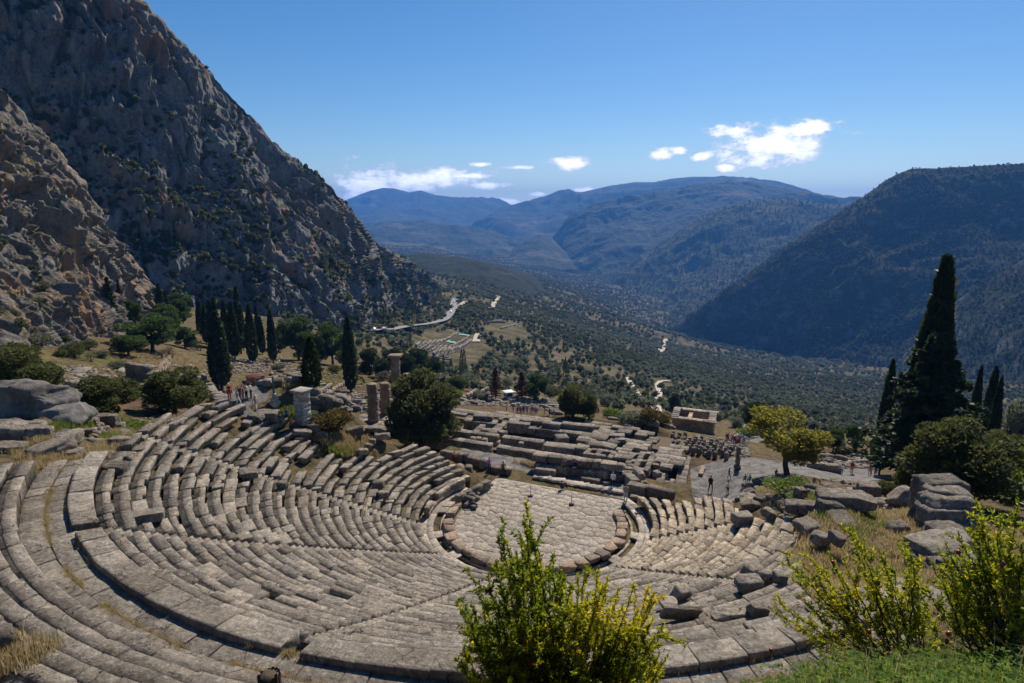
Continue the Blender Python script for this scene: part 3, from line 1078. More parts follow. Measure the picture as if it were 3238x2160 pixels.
# ------------------------------------------------------------------ the theatre
theatre = thing('theatre', 'ancient open air stone theatre with curved tiers of worn grey seats', 'theatre', (0, 0, 0))
AISLES = [192.0, 224.0, 255.5, 280.0, 304.5, 336.3]
SEAT_PROF = [(0.03, -0.46), (0.03, -0.15), (-0.015, -0.12), (-0.012, -0.015), (0.02, 0.0), (0.60, 0.0), (0.612, -0.038), (1.0, -0.042), (1.0, -0.46)]


def smoothv(x, a, b):
    return float(sstep(x, a, b))


def damage(k, a):
    """0 sound .. 1 thrown about"""
    d = (1 - smoothv(a, 176, 214)) * (0.35 + 0.65 * smoothv(k, 2, 10))
    d = max(d, (1 - smoothv(a, 150, 175)) * 0.6)
    d = max(d, smoothv(a, 308, 330) * smoothv(k, 10, 15) * 0.8)
    d = max(d, smoothv(a, 282, 300) * smoothv(k, 18, 24) * 0.4)
    q = math.radians(a)
    n = fbm(np.array([[k * 0.22, math.cos(q) * 5.0, math.sin(q) * 5.0]]), 3)[0]
    d = max(d, 0.55 * smoothv(n, 0.16, 0.36))
    return d


def warmth(k, a):
    return 1.0 * smoothv(a, 300, 312) * (1 - smoothv(k, 10, 17)) + 0.12


def row_segments(k, seglen, kmax=None):
    kl = float(np.interp(k, *K_L))
    kr = float(np.interp(k, *K_R))
    R = TH['r0'] + TH['p'] * k
    cuts = [kl] + [a for a in AISLES if kl + 4 < a < kr - 4] + [kr]
    for i in range(len(cuts) - 1):
        ha = math.degrees(0.36 / R)
        a0 = cuts[i] + (ha if i > 0 else 0)
        a1 = cuts[i + 1] - (ha if i < len(cuts) - 2 else 0)
        a = a0
        while a < a1 - 0.2:
            L = seglen * (0.55 + 0.95 * RNG.random()) * (1.0 + 0.55 * (1 - smoothv(a, 178, 205)) * smoothv(k, 4, 12))
            da = math.degrees(L / R)
            if a1 - (a + da) < math.degrees(0.45 / R):
                da = a1 - a
            yield a, a + da, (a == a0 and i > 0) or (a + da >= a1 - 1e-6 and i < len(cuts) - 2)
            a += da


def _lift(prof, z):
    return [(f, zz + z) for f, zz in prof]


def build_theatre():
    bag, steps = Bag(), Bag()
    for k in range(0, 26):
        z = float(row_z(k))
        for a0, a1, end in row_segments(k, 1.15 if k > 4 else 0.95):
            am = (a0 + a1) / 2
            d = damage(k, am)
            if RNG.random() < 0.10 * d and not end:
                continue
            prof = SEAT_PROF
            u = RNG.random()
            if u < 0.26 + 0.2 * d:
                c = 0.04 + 0.10 * RNG.random()
                prof = [(0.05 + c, -0.46), (0.05 + c, -0.2), (0.02 + c, -0.14), (0.03 + c, -0.05), (0.07 + c, -0.012), (0.60, 0.0), (0.62, -0.05), (1.0, -0.055), (1.0, -0.46)]
            elif u > 1 - 0.35 * d:
                prof = [(-0.05, -0.46), (-0.05, -0.15), (-0.10, -0.11), (-0.08, -0.03), (-0.05, 0.02), (0.70, 0.03), (0.84, 0.015), (0.90, -0.05), (0.92, -0.46)]
            t = (RNG.normal(0, 0.016 + 0.075 * d), RNG.normal(0, 0.016 + 0.035 * d))
            dz = RNG.normal(0, 0.016 + 0.035 * d)
            sh = RNG.normal(0, 0.028 + 0.075 * d)
            v, f = arc_block(k + sh, k + 1 + sh, a0, a1, _lift(prof, z), 0.006 + 0.03 * d * RNG.random(), 0.022 + 0.035 * d, dz, t, 4)
            bag.add(v, f, None, min(1, max(0, warmth(k, am) + RNG.normal(0, 0.12))))
        kl, kr = float(np.interp(k, *K_L)), float(np.interp(k, *K_R))
        R = TH['r0'] + TH['p'] * k
        for a in AISLES:
            if not (kl + 4 < a < kr - 4):
                continue
            ha = math.degrees(0.36 / R)
            for s in (0, 1):
                zt = z - TH['q'] * 0.5 * (1 - s) - 0.06
                pr = [(0.0, -0.5), (0.0, -0.03), (0.04, 0.0), (0.96, 0.0), (1.0, -0.02), (1.0, -0.5)]
                v, f = arc_block(k - 0.12 + 0.5 * s, k - 0.12 + 0.5 * s + 0.5, a - ha, a + ha, _lift(pr, zt), 0.012, 0.02)
                steps.add(v, f, None, warmth(k, a) * 0.8)
    bag.emit('seat_block', M_SEAT, theatre)
    steps.emit('stair_step', M_SEAT, theatre, 160)

    # row 26: broad back row with a raised rear edge above the walkway
    par = Bag()
    z = float(row_z(26)) + 0.05
    pr = [(0.04, -0.5), (0.04, -0.15), (-0.02, -0.11), (0.0, -0.02), (0.05, 0.0), (0.40, 0.03), (0.95, 0.10), (1.06, 0.085), (1.10, 0.03), (1.08, -0.5)]
    for a0, a1, end in row_segments(26, 1.7):
        am = (a0 + a1) / 2
        if am < 199:
            continue
        d = damage(26, am) * 0.4
        v, f = arc_block(26, 27.25, a0, a1, _lift(pr, z + RNG.normal(0, 0.015)), 0.008, 0.03 + 0.02 * d, 0, (RNG.normal(0, 0.02), RNG.normal(0, 0.02)), 5)
        par.add(v, f, None, warmth(26, am))
    par.emit('back_row_block', M_SEAT, theatre)

    # walkway between the two tiers
    wk = Bag()
    for kk0, kk1, zz, L in ((27.15, 28.55, 10.15, 1.3), (28.62, 29.85, 10.25, 1.1)):
        R = TH['r0'] + TH['p'] * kk0
        a = 202.0
        while a < 306:
            da = math.degrees(L * (0.6 + 0.8 * RNG.random()) / R)
            pr = [(0.0, -0.25), (0.0, -0.02), (0.03, 0.0), (0.97, 0.0), (1.0, -0.02), (1.0, -0.25)]
            v, f = arc_block(kk0, kk1, a, a + da, _lift(pr, zz + RNG.normal(0, 0.012)), 0.014, 0.02, 0, (RNG.normal(0, 0.02), RNG.normal(0, 0.015)))
            wk.add(v, f, None, 0.0)
            a += da
    wk.emit('walkway_slab', M_SEAT, theatre)

    # upper tier: podium wall then eight rows
    up = Bag()
    AU = [233.0, 258.0]
    for i in range(8):
        k = 29.85 + i
        z = 11.1 + 0.355 * i
        kl, kr = 206.5 + 1.0 * i + 2.0 * max(0, i - 4), 288 - 5 * i
        R = TH['r0'] + TH['p'] * k
        a = kl
        while a < kr:
            da = math.degrees((1.75 if i == 0 else 1.3) * (0.65 + 0.7 * RNG.random()) / R)
            am = a + da / 2
            sk = any(abs(am - q) < math.degrees(0.9 / R) for q in AU) and i > 0
            pr = SEAT_PROF if i else [(0.0, -1.05), (0.0, -0.12), (-0.02, -0.1), (-0.02, -0.03), (0.04, 0.0), (0.62, 0.0), (0.64, -0.05), (1.0, -0.06), (1.0, -1.05)]
            if sk:
                pr = [(ff, zz - (0.17 if zz > -0.4 else 0)) for ff, zz in pr]
            if RNG.random() < 0.2:
                c = 0.05 + 0.1 * RNG.random()
                pr = [(ff + (c if ff < 0.1 else 0), zz) for ff, zz in pr]
            d = 0.10 + 0.25 * (i > 3)
            v, f = arc_block(k, k + 1.0, a, a + da, _lift(pr, z + RNG.normal(0, 0.02)), 0.008 + 0.02 * RNG.random() * d, 0.035, 0, (RNG.normal(0, 0.03 + 0.04 * d), RNG.normal(0, 0.03)), 5)
            up.add(v, f, None, 0.3 if i == 0 and am < 222 else 0.1)
            a += da
    up.emit('upper_seat_block', M_SEAT, theatre)

    # lining wall in front of the left wing
    lw = Bag()
    for cidx, (zt, zb) in enumerate(((0.95, 0.48), (0.48, 0.0))):
        a = 137.0
        while a < 178:
            da = 6.0 * (0.6 + 0.7 * RNG.random())
            if a > 160 and cidx == 0 and RNG.random() < 0.4:
                a += da
                continue
            pr = [(0.0, zb), (0.0, zt - 0.02), (0.1, zt), (0.9, zt), (1.0, zt - 0.02), (1.0, zb)]
            v, f = arc_block(-0.85, -0.3, a, min(a + da, 179), pr, 0.008, 0.012)
            lw.add(v, f, None, 0.7)
            a += da
    lw.emit('lining_block', M_SEAT, theatre)


build_theatre()


# ------------------------------------------------------------------ orchestra
def clip_half(poly, p, n):
    """keep the part of the polygon where (x-p).n <= 0"""
    out = []
    m = len(poly)
    if m == 0:
        return poly
    d = (poly - p) @ n
    for i in range(m):
        j = (i + 1) % m
        if d[i] <= 0:
            out.append(poly[i])
        if (d[i] < 0 < d[j]) or (d[j] < 0 < d[i]):
            t = d[i] / (d[i] - d[j])
            out.append(poly[i] + t * (poly[j] - poly[i]))
    return np.array(out).reshape(-1, 2)


def slab_from_poly(poly, ztop, thick=0.16, inset=0.007, ch=0.006):
    """flat stone with a small chamfer; poly is counter-clockwise"""
    c = poly.mean(0)
    def shrink(d):
        v = poly - c
        L = np.linalg.norm(v, axis=1, keepdims=True)
        return c + v * np.maximum(0.3, (L - d) / L)
    p0, p1 = shrink(inset), shrink(inset + ch)
    m = len(poly)
    t = RNG.normal(0, 0.006, 2)
    zt = lambda p: ztop + (p - c) @ t
    V = np.concatenate([np.c_[p0, np.full(m, ztop - thick)], np.c_[p0, zt(p0) - ch * 0.7], np.c_[p1, zt(p1)]])
    F = []
    for L in (0, 1):
        for i in range(m):
            j = (i + 1) % m
            F.append((L * m + i, L * m + j, (L + 1) * m + j, (L + 1) * m + i))
    return V, [np.array(F), (np.arange(m) + 2 * m)[None]]


STN = np.array([0.36, 0.94]) / math.hypot(0.36, 0.94)          # normal of the stage line


def build_orchestra():
    orch = thing('orchestra', 'round orchestra floor paved with irregular cracked slabs at the centre of the theatre', 'paved floor', (0, 0, 0))
    # outline: circle of 6.2 m, opened towards the stage
    ang = np.radians(np.arange(0, 360, 5))
    out = np.stack([6.25 * np.cos(ang), 6.25 * np.sin(ang)], 1)
    # extend towards the stage
    u = np.array([STN[1], -STN[0]])
    ext = []
    for p in out:
        s, n = p @ u, p @ STN
        if n > 0:
            n = 6.4 if abs(s) < 6.05 else n
            s = max(-6.2, min(6.2, s * 1.0))
            if abs(s) > 5.4:
                s = math.copysign(6.2, s)
        ext.append(u * s + STN * n)
    hull = np.array(ext)
    hull = hull[np.argsort(np.arctan2(hull[:, 1], hull[:, 0]))]
    # jittered grid aligned with the stage line, then cells of the nearest seed
    seeds = []
    sp = 0.72
    for i in range(-10, 11):
        for j in range(-10, 11):
            s = np.array([i * sp + (j % 2) * sp * 0.4, j * sp]) + RNG.normal(0, 0.12, 2) * (1 if RNG.random() < 0.7 else 2.2)
            p = u * s[0] + STN * s[1]
            seeds.append(p)
    seeds = np.array([p for p in seeds if (np.hypot(*p) < 6.5 or (p @ STN > 0 and p @ STN < 6.6 and abs(p @ u) < 6.4))])
    bag = Bag()
    for i, p in enumerate(seeds):
        d = np.linalg.norm(seeds - p, axis=1)
        nb = np.argsort(d)[1:16]
        poly = p + np.array([[-1.4, -1.4], [1.4, -1.4], [1.4, 1.4], [-1.4, 1.4]])
        for j in nb:
            n = seeds[j] - p
            poly = clip_half(poly, (p + seeds[j]) / 2, n / np.linalg.norm(n))
            if len(poly) < 3:
                break
        if len(poly) < 3:
            continue
        r = np.hypot(poly[:, 0], poly[:, 1])
        # keep inside the floor outline
        nn = poly @ STN
        ss = poly @ u
        poly = clip_half(poly, STN * 6.45, STN)
        for a in np.radians(np.arange(0, 360, 15)):
            e = np.array([math.cos(a), math.sin(a)])
            if e @ STN > 0.15:
                continue
            if len(poly) >= 3:
                poly = clip_half(poly, e * 6.2, e)
        for sgn in (-1, 1):
            if len(poly) >= 3:
                poly = clip_half(poly, u * sgn * 6.25, u * sgn)
        if len(poly) < 3:
            continue
        x, y = poly[:, 0], poly[:, 1]
        area = 0.5 * abs(np.dot(x, np.roll(y, -1)) - np.dot(y, np.roll(x, -1)))
        if area < 0.06:
            continue
        if np.dot(x, np.roll(y, -1)) - np.dot(y, np.roll(x, -1)) < 0:
            poly = poly[::-1]
        front = float(sstep(poly.mean(0) @ STN, 3.2, 5.0))
        v, f = slab_from_poly(poly, RNG.normal(0.0, 0.012))
        bag.add(v, f, None, 0.25 + 0.75 * front * RNG.random())
    bag.p = [(v, f, r * 0.55 + 0.2, w) for v, f, r, w in bag.p]
    bag.emit('paving_slab', M_PAVE, orch)

    # low rough kerb stones round the floor
    kb = Bag()
    a = 158.0
    while a < 372:
        da = math.degrees((0.75 + 0.65 * RNG.random()) / 6.75)
        am = math.radians(a + da / 2)
        if not (172 < a < 176):
            w = math.radians(da) * 6.7 - 0.06
            v, f = chamfer_box((0.80 + RNG.normal(0, 0.09), w, 0.38), 0.07, 0.05, 0.02)
            v = xform(v, (6.72 * math.cos(am), 6.72 * math.sin(am), 0.14 + RNG.normal(0, 0.02)), am + RNG.normal(0, 0.03), RNG.normal(0, 0.03), RNG.normal(0, 0.03))
            kb.add(v, f, None, RNG.random())
        a += da
    kb.emit('kerb_stone', M_KERB, orch)

    # thin kerb and paved passage on both sides of the open drain
    TH2 = TH['p']
    kk = lambda r: (r - TH['r0']) / TH['p']
    ring = Bag()
    a = 140.0
    while a < 385:
        da = math.degrees((0.9 + 0.6 * RNG.random()) / 7.4)
        pr = [(0, -0.6), (0, -0.12), (0.1, -0.1), (0.9, -0.1), (1, -0.12), (1, -0.6)]
        v, f = arc_block(kk(7.30), kk(7.48), a, a + da, pr, 0.01, 0.01)
        ring.add(v, f, None, 0.2)
        a += da
    ring.emit('drain_kerb', M_PAVE, orch)
    cov = Bag()
    for a in (160, 168, 198, 222, 262, 316, 345):
        pr = [(0, -0.12), (0, 0.02), (0.1, 0.04), (0.9, 0.04), (1, 0.02), (1, -0.12)]
        v, f = arc_block(kk(7.32), kk(8.12), a - 3.6, a + 3.6, pr, 0.01, 0.012)
        cov.add(v, f, None, 0.5)
    cov.emit('drain_cover', M_PAVE, orch)
    pas = Bag()
    for r0, r1 in ((7.95, 8.42), (8.43, 9.02)):
        a = 136.0
        while a < 384:
            da = math.degrees((0.8 + 0.7 * RNG.random()) / r0)
            pr = [(0, -0.4), (0, 0.06), (0.03, 0.08), (0.97, 0.08), (1, 0.06), (1, -0.4)]
            v, f = arc_block(kk(r0), kk(r1), a, a + da, _lift(pr, RNG.normal(0, 0.008)), 0.006, 0.008)
            pas.add(v, f, None, 0.55 + 0.3 * RNG.random() + 0.3 * (a > 300))
            a += da
    pas.emit('passage_slab', M_PAVE, orch)
    # the drain's earthen floor
    a = np.radians(np.linspace(140, 384, 90))
    V = np.concatenate([np.stack([7.2 * np.cos(a), 7.2 * np.sin(a), np.full(90, -0.42)], 1), np.stack([8.1 * np.cos(a), 8.1 * np.sin(a), np.full(90, -0.42)], 1)])
    F = np.array([(i, i + 90, i + 91, i + 1) for i in range(89)])[:, ::-1]
    link('drain_floor', mesh_np('drain_floor', V, F, M_SOIL), orch)
    # packed earth under the slabs
    a = np.radians(np.arange(0, 360, 6))
    V = np.stack([6.6 * np.cos(a), 6.6 * np.sin(a), np.full(60, -0.07)], 1)
    link('bedding', mesh_np('bedding', V, np.arange(60)[None], M_SOIL), orch)
    return orch


def make_soil():
    m, N = mat('soil')
    P = pos(N)
    n = N.noise(P, 7.0, 6, 0.7)
    finish(N, N.mix(n, (0.085, 0.068, 0.05), (0.20, 0.16, 0.115)), 1.0, n, 0.6, 0.05, 0.05)
    return m


M_SOIL = make_soil()
ORCH = build_orchestra()
# ------------------------------------------------------------------ foliage
def leaf_mat(name, c_dark, c_mid, c_light, trans=0.35, rough=0.6, sheen=0.15):
    m, N = mat(name)
    r = attr(N, 'rnd')
    oi = objrand(N)
    v = N.math('ADD', N.math('MULTIPLY', r, 0.8), N.math('MULTIPLY', oi, 0.2))
    col = N.ramp(v, [(0.0, c_dark), (0.5, c_mid), (1.0, c_light)])
    d = N.n('ShaderNodeBsdfPrincipled', {'Base Color': col, 'Roughness': rough, 'Specular IOR Level': sheen})
    t = N.n('ShaderNodeBsdfTranslucent', {'Color': N.mix(0.5, col, tuple(min(1, c * 1.6) for c in c_light))})
    mx = N.n('ShaderNodeMixShader', {0: trans, 1: d.outputs[0], 2: t.outputs[0]})
    out = N.n('ShaderNodeOutputMaterial')
    N.link(mx.outputs[0], out.inputs['Surface'])
    return m


L_CYPRESS = leaf_mat('cypress_leaf', (0.014, 0.024, 0.010), (0.028, 0.045, 0.016), (0.055, 0.075, 0.026), 0.2)
L_PINE = leaf_mat('pine_needles', (0.030, 0.055, 0.012), (0.055, 0.095, 0.020), (0.095, 0.14, 0.035), 0.25)
L_DARKPINE = leaf_mat('dark_pine_needles', (0.015, 0.030, 0.010), (0.030, 0.055, 0.016), (0.055, 0.085, 0.025), 0.2)
L_JUNIPER = leaf_mat('juniper_leaf', (0.030, 0.042, 0.012), (0.066, 0.080, 0.022), (0.13, 0.135, 0.042), 0.35)
L_OLIVE = leaf_mat('olive_leaf', (0.060, 0.072, 0.042), (0.105, 0.122, 0.074), (0.165, 0.182, 0.12), 0.4)
L_SCRUB = leaf_mat('scrub_leaf', (0.034, 0.046, 0.018), (0.062, 0.078, 0.032), (0.105, 0.118, 0.052), 0.35)
L_AUTUMN = leaf_mat('autumn_leaf', (0.070, 0.090, 0.012), (0.155, 0.160, 0.020), (0.25, 0.215, 0.030), 0.55)
L_BRONZE = leaf_mat('bronze_leaf', (0.040, 0.048, 0.010), (0.085, 0.080, 0.016), (0.15, 0.095, 0.022), 0.3)
L_BRIGHT = leaf_mat('bright_leaf', (0.055, 0.095, 0.014), (0.11, 0.165, 0.022), (0.18, 0.22, 0.035), 0.4)
L_DEAD = leaf_mat('dead_needles', (0.055, 0.022, 0.010), (0.10, 0.040, 0.018), (0.15, 0.062, 0.028), 0.2)
L_GREY = leaf_mat('dry_twigs', (0.075, 0.060, 0.042), (0.13, 0.105, 0.075), (0.19, 0.155, 0.115), 0.15)


def make_bark():
    m, N = mat('bark')
    P = pos(N)
    n = N.noise(mapped(N, P, (1, 1, 0.2)), 9.0, 5, 0.7)
    finish(N, N.mix(n, (0.035, 0.027, 0.02), (0.13, 0.105, 0.08)), 0.95, n, 0.8, 0.03, 0.05)
    return m


M_BARK = make_bark()


def tube(pts, radii, sides=6):
    pts = np.asarray(pts, float)
    n = len(pts)
    V, F = [], []
    for i, p in enumerate(pts):
        d = pts[min(i + 1, n - 1)] - pts[max(i - 1, 0)]
        d /= np.linalg.norm(d) + 1e-9
        a = np.cross(d, [0.3, 0.9, 0.1])
        a /= np.linalg.norm(a) + 1e-9
        b = np.cross(d, a)
        t = np.arange(sides) * 2 * np.pi / sides
        V.append(p + radii[i] * (np.cos(t)[:, None] * a + np.sin(t)[:, None] * b))
    for i in range(n - 1):
        for j in range(sides):
            j2 = (j + 1) % sides
            F.append((i * sides + j, i * sides + j2, (i + 1) * sides + j2, (i + 1) * sides + j))
    V = np.concatenate(V)
    return V, np.array(F)


def merge_tubes(tubes):
    V, F, o = [], [], 0
    for v, f in tubes:
        V.append(v)
        F.append(f + o)
        o += len(v)
    return np.concatenate(V), np.concatenate(F)


def leaves(P, D, size, aspect=0.55, rng=RNG, up=0.0):
    """one quad per point: P centre, D outward direction, lying across D with a random turn"""
    n = len(P)
    D = D + rng.normal(0, 0.55, D.shape)
    D[:, 2] += up
    D /= np.linalg.norm(D, axis=1, keepdims=True) + 1e-9
    r = rng.normal(0, 1, D.shape)
    A = np.cross(D, r)
    A /= np.linalg.norm(A, axis=1, keepdims=True) + 1e-9
    # the leaf lies along D, its plane turned at random
    s = size * (0.6 + 0.8 * rng.random(n))[:, None]
    a = A * s * aspect * 0.5
    b = D * s * 0.5
    V = np.stack([P - b, P + a * 1.0 - b * 0.1, P + b, P - a - b * 0.1], 1)
    return V.reshape(-1, 3), np.arange(4 * n).reshape(n, 4)


def crown_mesh(name, P, D, size, m, aspect=0.55, tone=None, up=0.0):
    V, F = leaves(P, D, size, aspect, RNG, up)
    t = tone if tone is not None else RNG.random(len(P))
    return mesh_np(name, V, F, m, False, attrs={'rnd': ('FACE', np.clip(t, 0, 1))})


def tone_of(P, freq=1.0, mixr=0.45):
    n = 0.5 + 0.9 * fbm(P * freq + RNG.random() * 40, 3)
    return np.clip(n * (1 - mixr) + RNG.random(len(P)) * mixr, 0, 1)


def sph(n):
    v = RNG.normal(0, 1, (n, 3))
    return v / np.linalg.norm(v, axis=1, keepdims=True)


class Kind:
    """shared meshes of one kind of tree, built for height 1 (unit tree); placed by scaling"""
    pass


def cypress_parts(seed, n=2600, slim=0.10, rag=0.10, pr=(0.45, 0.72, 0.95, 1.0, 0.80, 0.5, 0.22, 0.02)):
    """unit height"""
    z = RNG.random(n) ** 0.85
    prof = np.interp(z, [0, 0.05, 0.15, 0.35, 0.6, 0.8, 0.93, 1.0], pr) * slim
    a = RNG.random(n) * 2 * np.pi
    bump = 1 + 0.22 * fbm(np.stack([np.cos(a) * 1.2, np.sin(a) * 1.2, z * 9], -1) + seed * 7, 3)
    r = prof * bump * (0.80 + 0.26 * RNG.random(n)) + RNG.exponential(rag * slim * 0.5, n)
    P = np.stack([np.cos(a) * r, np.sin(a) * r, 0.06 + z * 0.94], -1)
    D = np.stack([np.cos(a) * 0.55, np.sin(a) * 0.55, np.full(n, 1.0)], -1)
    crown = crown_mesh('crown', P, D, 0.038, L_CYPRESS, 0.7, tone_of(P, 22))
    v, f = tube([(0, 0, -0.03), (0, 0, 0.15), (0, 0, 0.6)], [0.016, 0.012, 0.006], 7)
    return crown, mesh_np('trunk', v, f, M_BARK, True)


def lobes_parts(lobes, n, size, m, trunk=0.0, aspect=0.6, fill=0.25, tone_f=3.0, limb=True):
    """lobes: (x,y,z,rx,ry,rz) in unit size; trunk height under the crown"""
    lobes = np.array(lobes, float)
    w = (lobes[:, 3] * lobes[:, 4] + lobes[:, 3] * lobes[:, 5] + lobes[:, 4] * lobes[:, 5])
    pick = RNG.choice(len(lobes), n, p=w / w.sum())
    L = lobes[pick]
    d = sph(n)
    rad = np.where(RNG.random(n) < fill, RNG.random(n) ** 0.4, 0.90 + 0.16 * RNG.random(n))
    nz = 1 + 0.28 * fbm(d * 2.6 + pick[:, None] * 3.1, 3)
    P = L[:, :3] + d * L[:, 3:6] * (rad * nz)[:, None]
    crown = crown_mesh('crown', P, d + np.array([0, 0, 0.35]), size, m, aspect, tone_of(P, tone_f))
    tubes = []
    if trunk > 0:
        top = lobes[:, :3].mean(0)
        tubes.append(tube([(0, 0, -0.05), (0.01, 0.0, trunk * 0.5), tuple(top * np.array([0.5, 0.5, 1.0]))], [0.035, 0.028, 0.012], 7))
        if limb:
            for l in lobes[:9]:
                s = np.array([0, 0, trunk * (0.6 + 0.4 * RNG.random())])
                e = l[:3]
                mid = (s + e) / 2 + RNG.normal(0, 0.02, 3)
                tubes.append(tube([s, mid, e], [0.017, 0.012, 0.004], 5))
        v, f = merge_tubes(tubes)
        return crown, mesh_np('trunk', v, f, M_BARK, True)
    v, f = merge_tubes([tube([(0, 0, -0.05), RNG.normal(0, 0.05, 3) + [0, 0, 0.2], RNG.normal(0, 0.15, 3) + [0, 0, 0.45]], [0.02, 0.015, 0.006], 5) for _ in range(4)])
    return crown, mesh_np('stem', v, f, M_BARK, True)


def rand_lobes(n, rx, rz, zc, rl, seed_flat=1.0):
    out = []
    for i in range(n):
        d = sph(1)[0]
        d[2] = (i / max(n - 1, 1)) * 1.9 - 0.95
        d[:2] *= math.sqrt(max(0.05, 1 - d[2] ** 2)) / (np.hypot(d[0], d[1]) + 1e-6)
        q = (0.45 + 0.5 * RNG.random())
        l = rl * (0.7 + 0.6 * RNG.random())
        out.append((d[0] * rx * q, d[1] * rx * q, zc + d[2] * rz * q, l, l, l * 0.75 * seed_flat))
    return out


def fir_parts(n=3600, width=0.22, droop=0.25, m=None, gaps=0.25, size=0.034):
    """conifer with tiers of spreading branches, unit height"""
    m = m or L_CYPRESS
    P, D, tubes = [], [], [tube([(0, 0, -0.04), (0, 0, 0.5), (0, 0, 0.99)], [0.022, 0.013, 0.002], 7)]
    nb = 70 if n < 12000 else 130
    per = n // nb
    for i in range(nb):
        z = 0.10 + 0.88 * (i / nb) ** 0.9
        L = width * (1 - z) ** 0.72 * (0.55 + 0.6 * RNG.random()) + 0.012
        a = i * 2.4 + RNG.normal(0, 0.3)
        dr = np.array([math.cos(a), math.sin(a), 0])
        t = RNG.random(per) ** 0.7
        sag = -droop * (t ** 1.6) * L + 0.25 * t * L
        c = np.array([0, 0, z]) + dr * (t * L)[:, None]
        c[:, 2] += sag
        side = np.cross(dr, [0, 0, 1])
        wdt = 0.30 * L * (1 - t * 0.75)
        c += side * (RNG.normal(0, 0.55, per) * wdt)[:, None]
        c[:, 2] += RNG.normal(0, 0.010, per)
        P.append(c)
        D.append(dr * 0.8 + side * RNG.normal(0, 0.5, per)[:, None] + np.array([0, 0, 0.15]))
        tubes.append(tube([(0, 0, z), np.array([0, 0, z]) + dr * L * 0.6 + [0, 0, 0.05 * L]], [0.006, 0.002], 4))
    P, D = np.concatenate(P), np.concatenate(D)
    crown = crown_mesh('crown', P, D, size, m, 0.55, tone_of(P, 14))
    v, f = merge_tubes(tubes)
    return crown, mesh_np('trunk', v, f, M_BARK, True)


def twig_parts(n_leaf, m, leaf, spread=0.5, depth=4, start=0.3, seed=0, stems=1, aspect=0.5, droopy=0.0, leaf_from=2, per_tip=10, bare=False):
    """branching broadleaf tree or shrub, unit height, leaves along the twigs"""
    tubes, tips = [], []

    def grow(p, d, L, r, lev):
        p = np.asarray(p, float)
        pts = [p]
        dd = d.copy()
        for s in range(3):
            dd = dd + RNG.normal(0, 0.16, 3)
            dd[2] += 0.05 - droopy * lev * 0.05
            dd /= np.linalg.norm(dd)
            pts.append(pts[-1] + dd * L / 3)
        tubes.append(tube(pts, [r, r * 0.85, r * 0.7, r * 0.5], 5 if lev < 2 else 3))
        if lev >= leaf_from:
            tips.append((pts, lev))
        if lev < depth:
            for c in range(3 if lev < 3 else 2):
                nd = dd + RNG.normal(0, spread, 3)
                nd[2] = nd[2] * 0.8 + 0.12
                nd /= np.linalg.norm(nd)
                k = RNG.integers(1, 4) if c else 3
                grow(pts[k], nd, L * (0.62 + 0.2 * RNG.random()), r * 0.55, lev + 1)

    for s in range(stems):
        d = np.array([RNG.normal(0, 0.12 + 0.25 * (stems > 1)), RNG.normal(0, 0.12 + 0.25 * (stems > 1)), 1.0])
        grow((RNG.normal(0, 0.03) * (stems > 1), RNG.normal(0, 0.03) * (stems > 1), -0.04), d / np.linalg.norm(d), start, 0.035 / (stems ** 0.5), 0)
    v, f = merge_tubes(tubes)
    zmax = v[:, 2].max()
    trunk = mesh_np('trunk', v / zmax, f, M_BARK, True)
    k = RNG.integers(0, len(tips), n_leaf)
    P, D = [], []
    for i in k:
        pts, lev = tips[i]
        a = RNG.integers(0, 3)
        t = RNG.random()
        q = pts[a] * (1 - t) + pts[a + 1] * t
        P.append(q + RNG.normal(0, 0.018, 3))
        D.append(pts[a + 1] - pts[a])
    P, D = np.array(P) / zmax, np.array(D)
    D = D / (np.linalg.norm(D, axis=1, keepdims=True) + 1e-9)
    D = D + RNG.normal(0, 0.5, D.shape)
    crown = crown_mesh('crown', P, D, leaf, m, aspect, tone_of(P, 5))
    return crown, trunk


def place_tree(name, label, cat, parts, base, height, width=None, group=None, rz=None):
    """parts: (crown mesh, trunk mesh) built for height 1; width gives the sideways scale"""
    t = thing(name, label, cat, base, RNG.random() * 6.28 if rz is None else rz, group)
    for me in parts:
        o = link(me.name.split('.')[0], me, t)
        o.scale = (width or height, width or height, height)
    return t


def base_at(vx, vy):
    return ground_hit(vx, vy)


def hgt(base, vy_top, vx=None):
    """height of something standing at base whose top is seen at vy_top"""
    b = to_view(base)
    hd = math.hypot(base[0] - CAM[0], base[1] - CAM[1])
    return float(at_h(b[0], vy_top, hd)[2] - base[2])


# ---- shared meshes
CYP = [cypress_parts(i, 3800, 0.085 + 0.012 * i) for i in range(3)]
CYP_FAR = [cypress_parts(i + 5, 700, 0.09) for i in range(2)]
FIR = [fir_parts(9000, 0.24), fir_parts(7000, 0.20, 0.35)]
DEADFIR = fir_parts(6000, 0.27, 0.3, L_DEAD, 0.4)
PINE = [lobes_parts([(*l[:3], l[3], l[4], l[5]) for l in rand_lobes(24, 0.42, 0.48, 0.52, 0.15, 0.8)], 11000, 0.055, L_PINE, 0.4, 0.35) for _ in range(2)]
DPINE = [lobes_parts(rand_lobes(18, 0.36, 0.44, 0.54, 0.17, 0.8), 7500, 0.06, L_DARKPINE, 0.35, 0.4) for _ in range(2)]
JUN = [lobes_parts(rand_lobes(26, 0.42, 0.44, 0.52, 0.17), 14000, 0.05, L_JUNIPER, 0.22, 0.5) for _ in range(2)]
BUSH = [lobes_parts(rand_lobes(12, 0.40, 0.30, 0.45, 0.22), 2600, 0.075, m, 0.0, 0.55) for m in (L_JUNIPER, L_BRIGHT, L_OLIVE, L_BRONZE, L_GREY)]
TWIGBUSH = twig_parts(500, L_GREY, 0.05, 0.6, 4, 0.3, 0, 4)

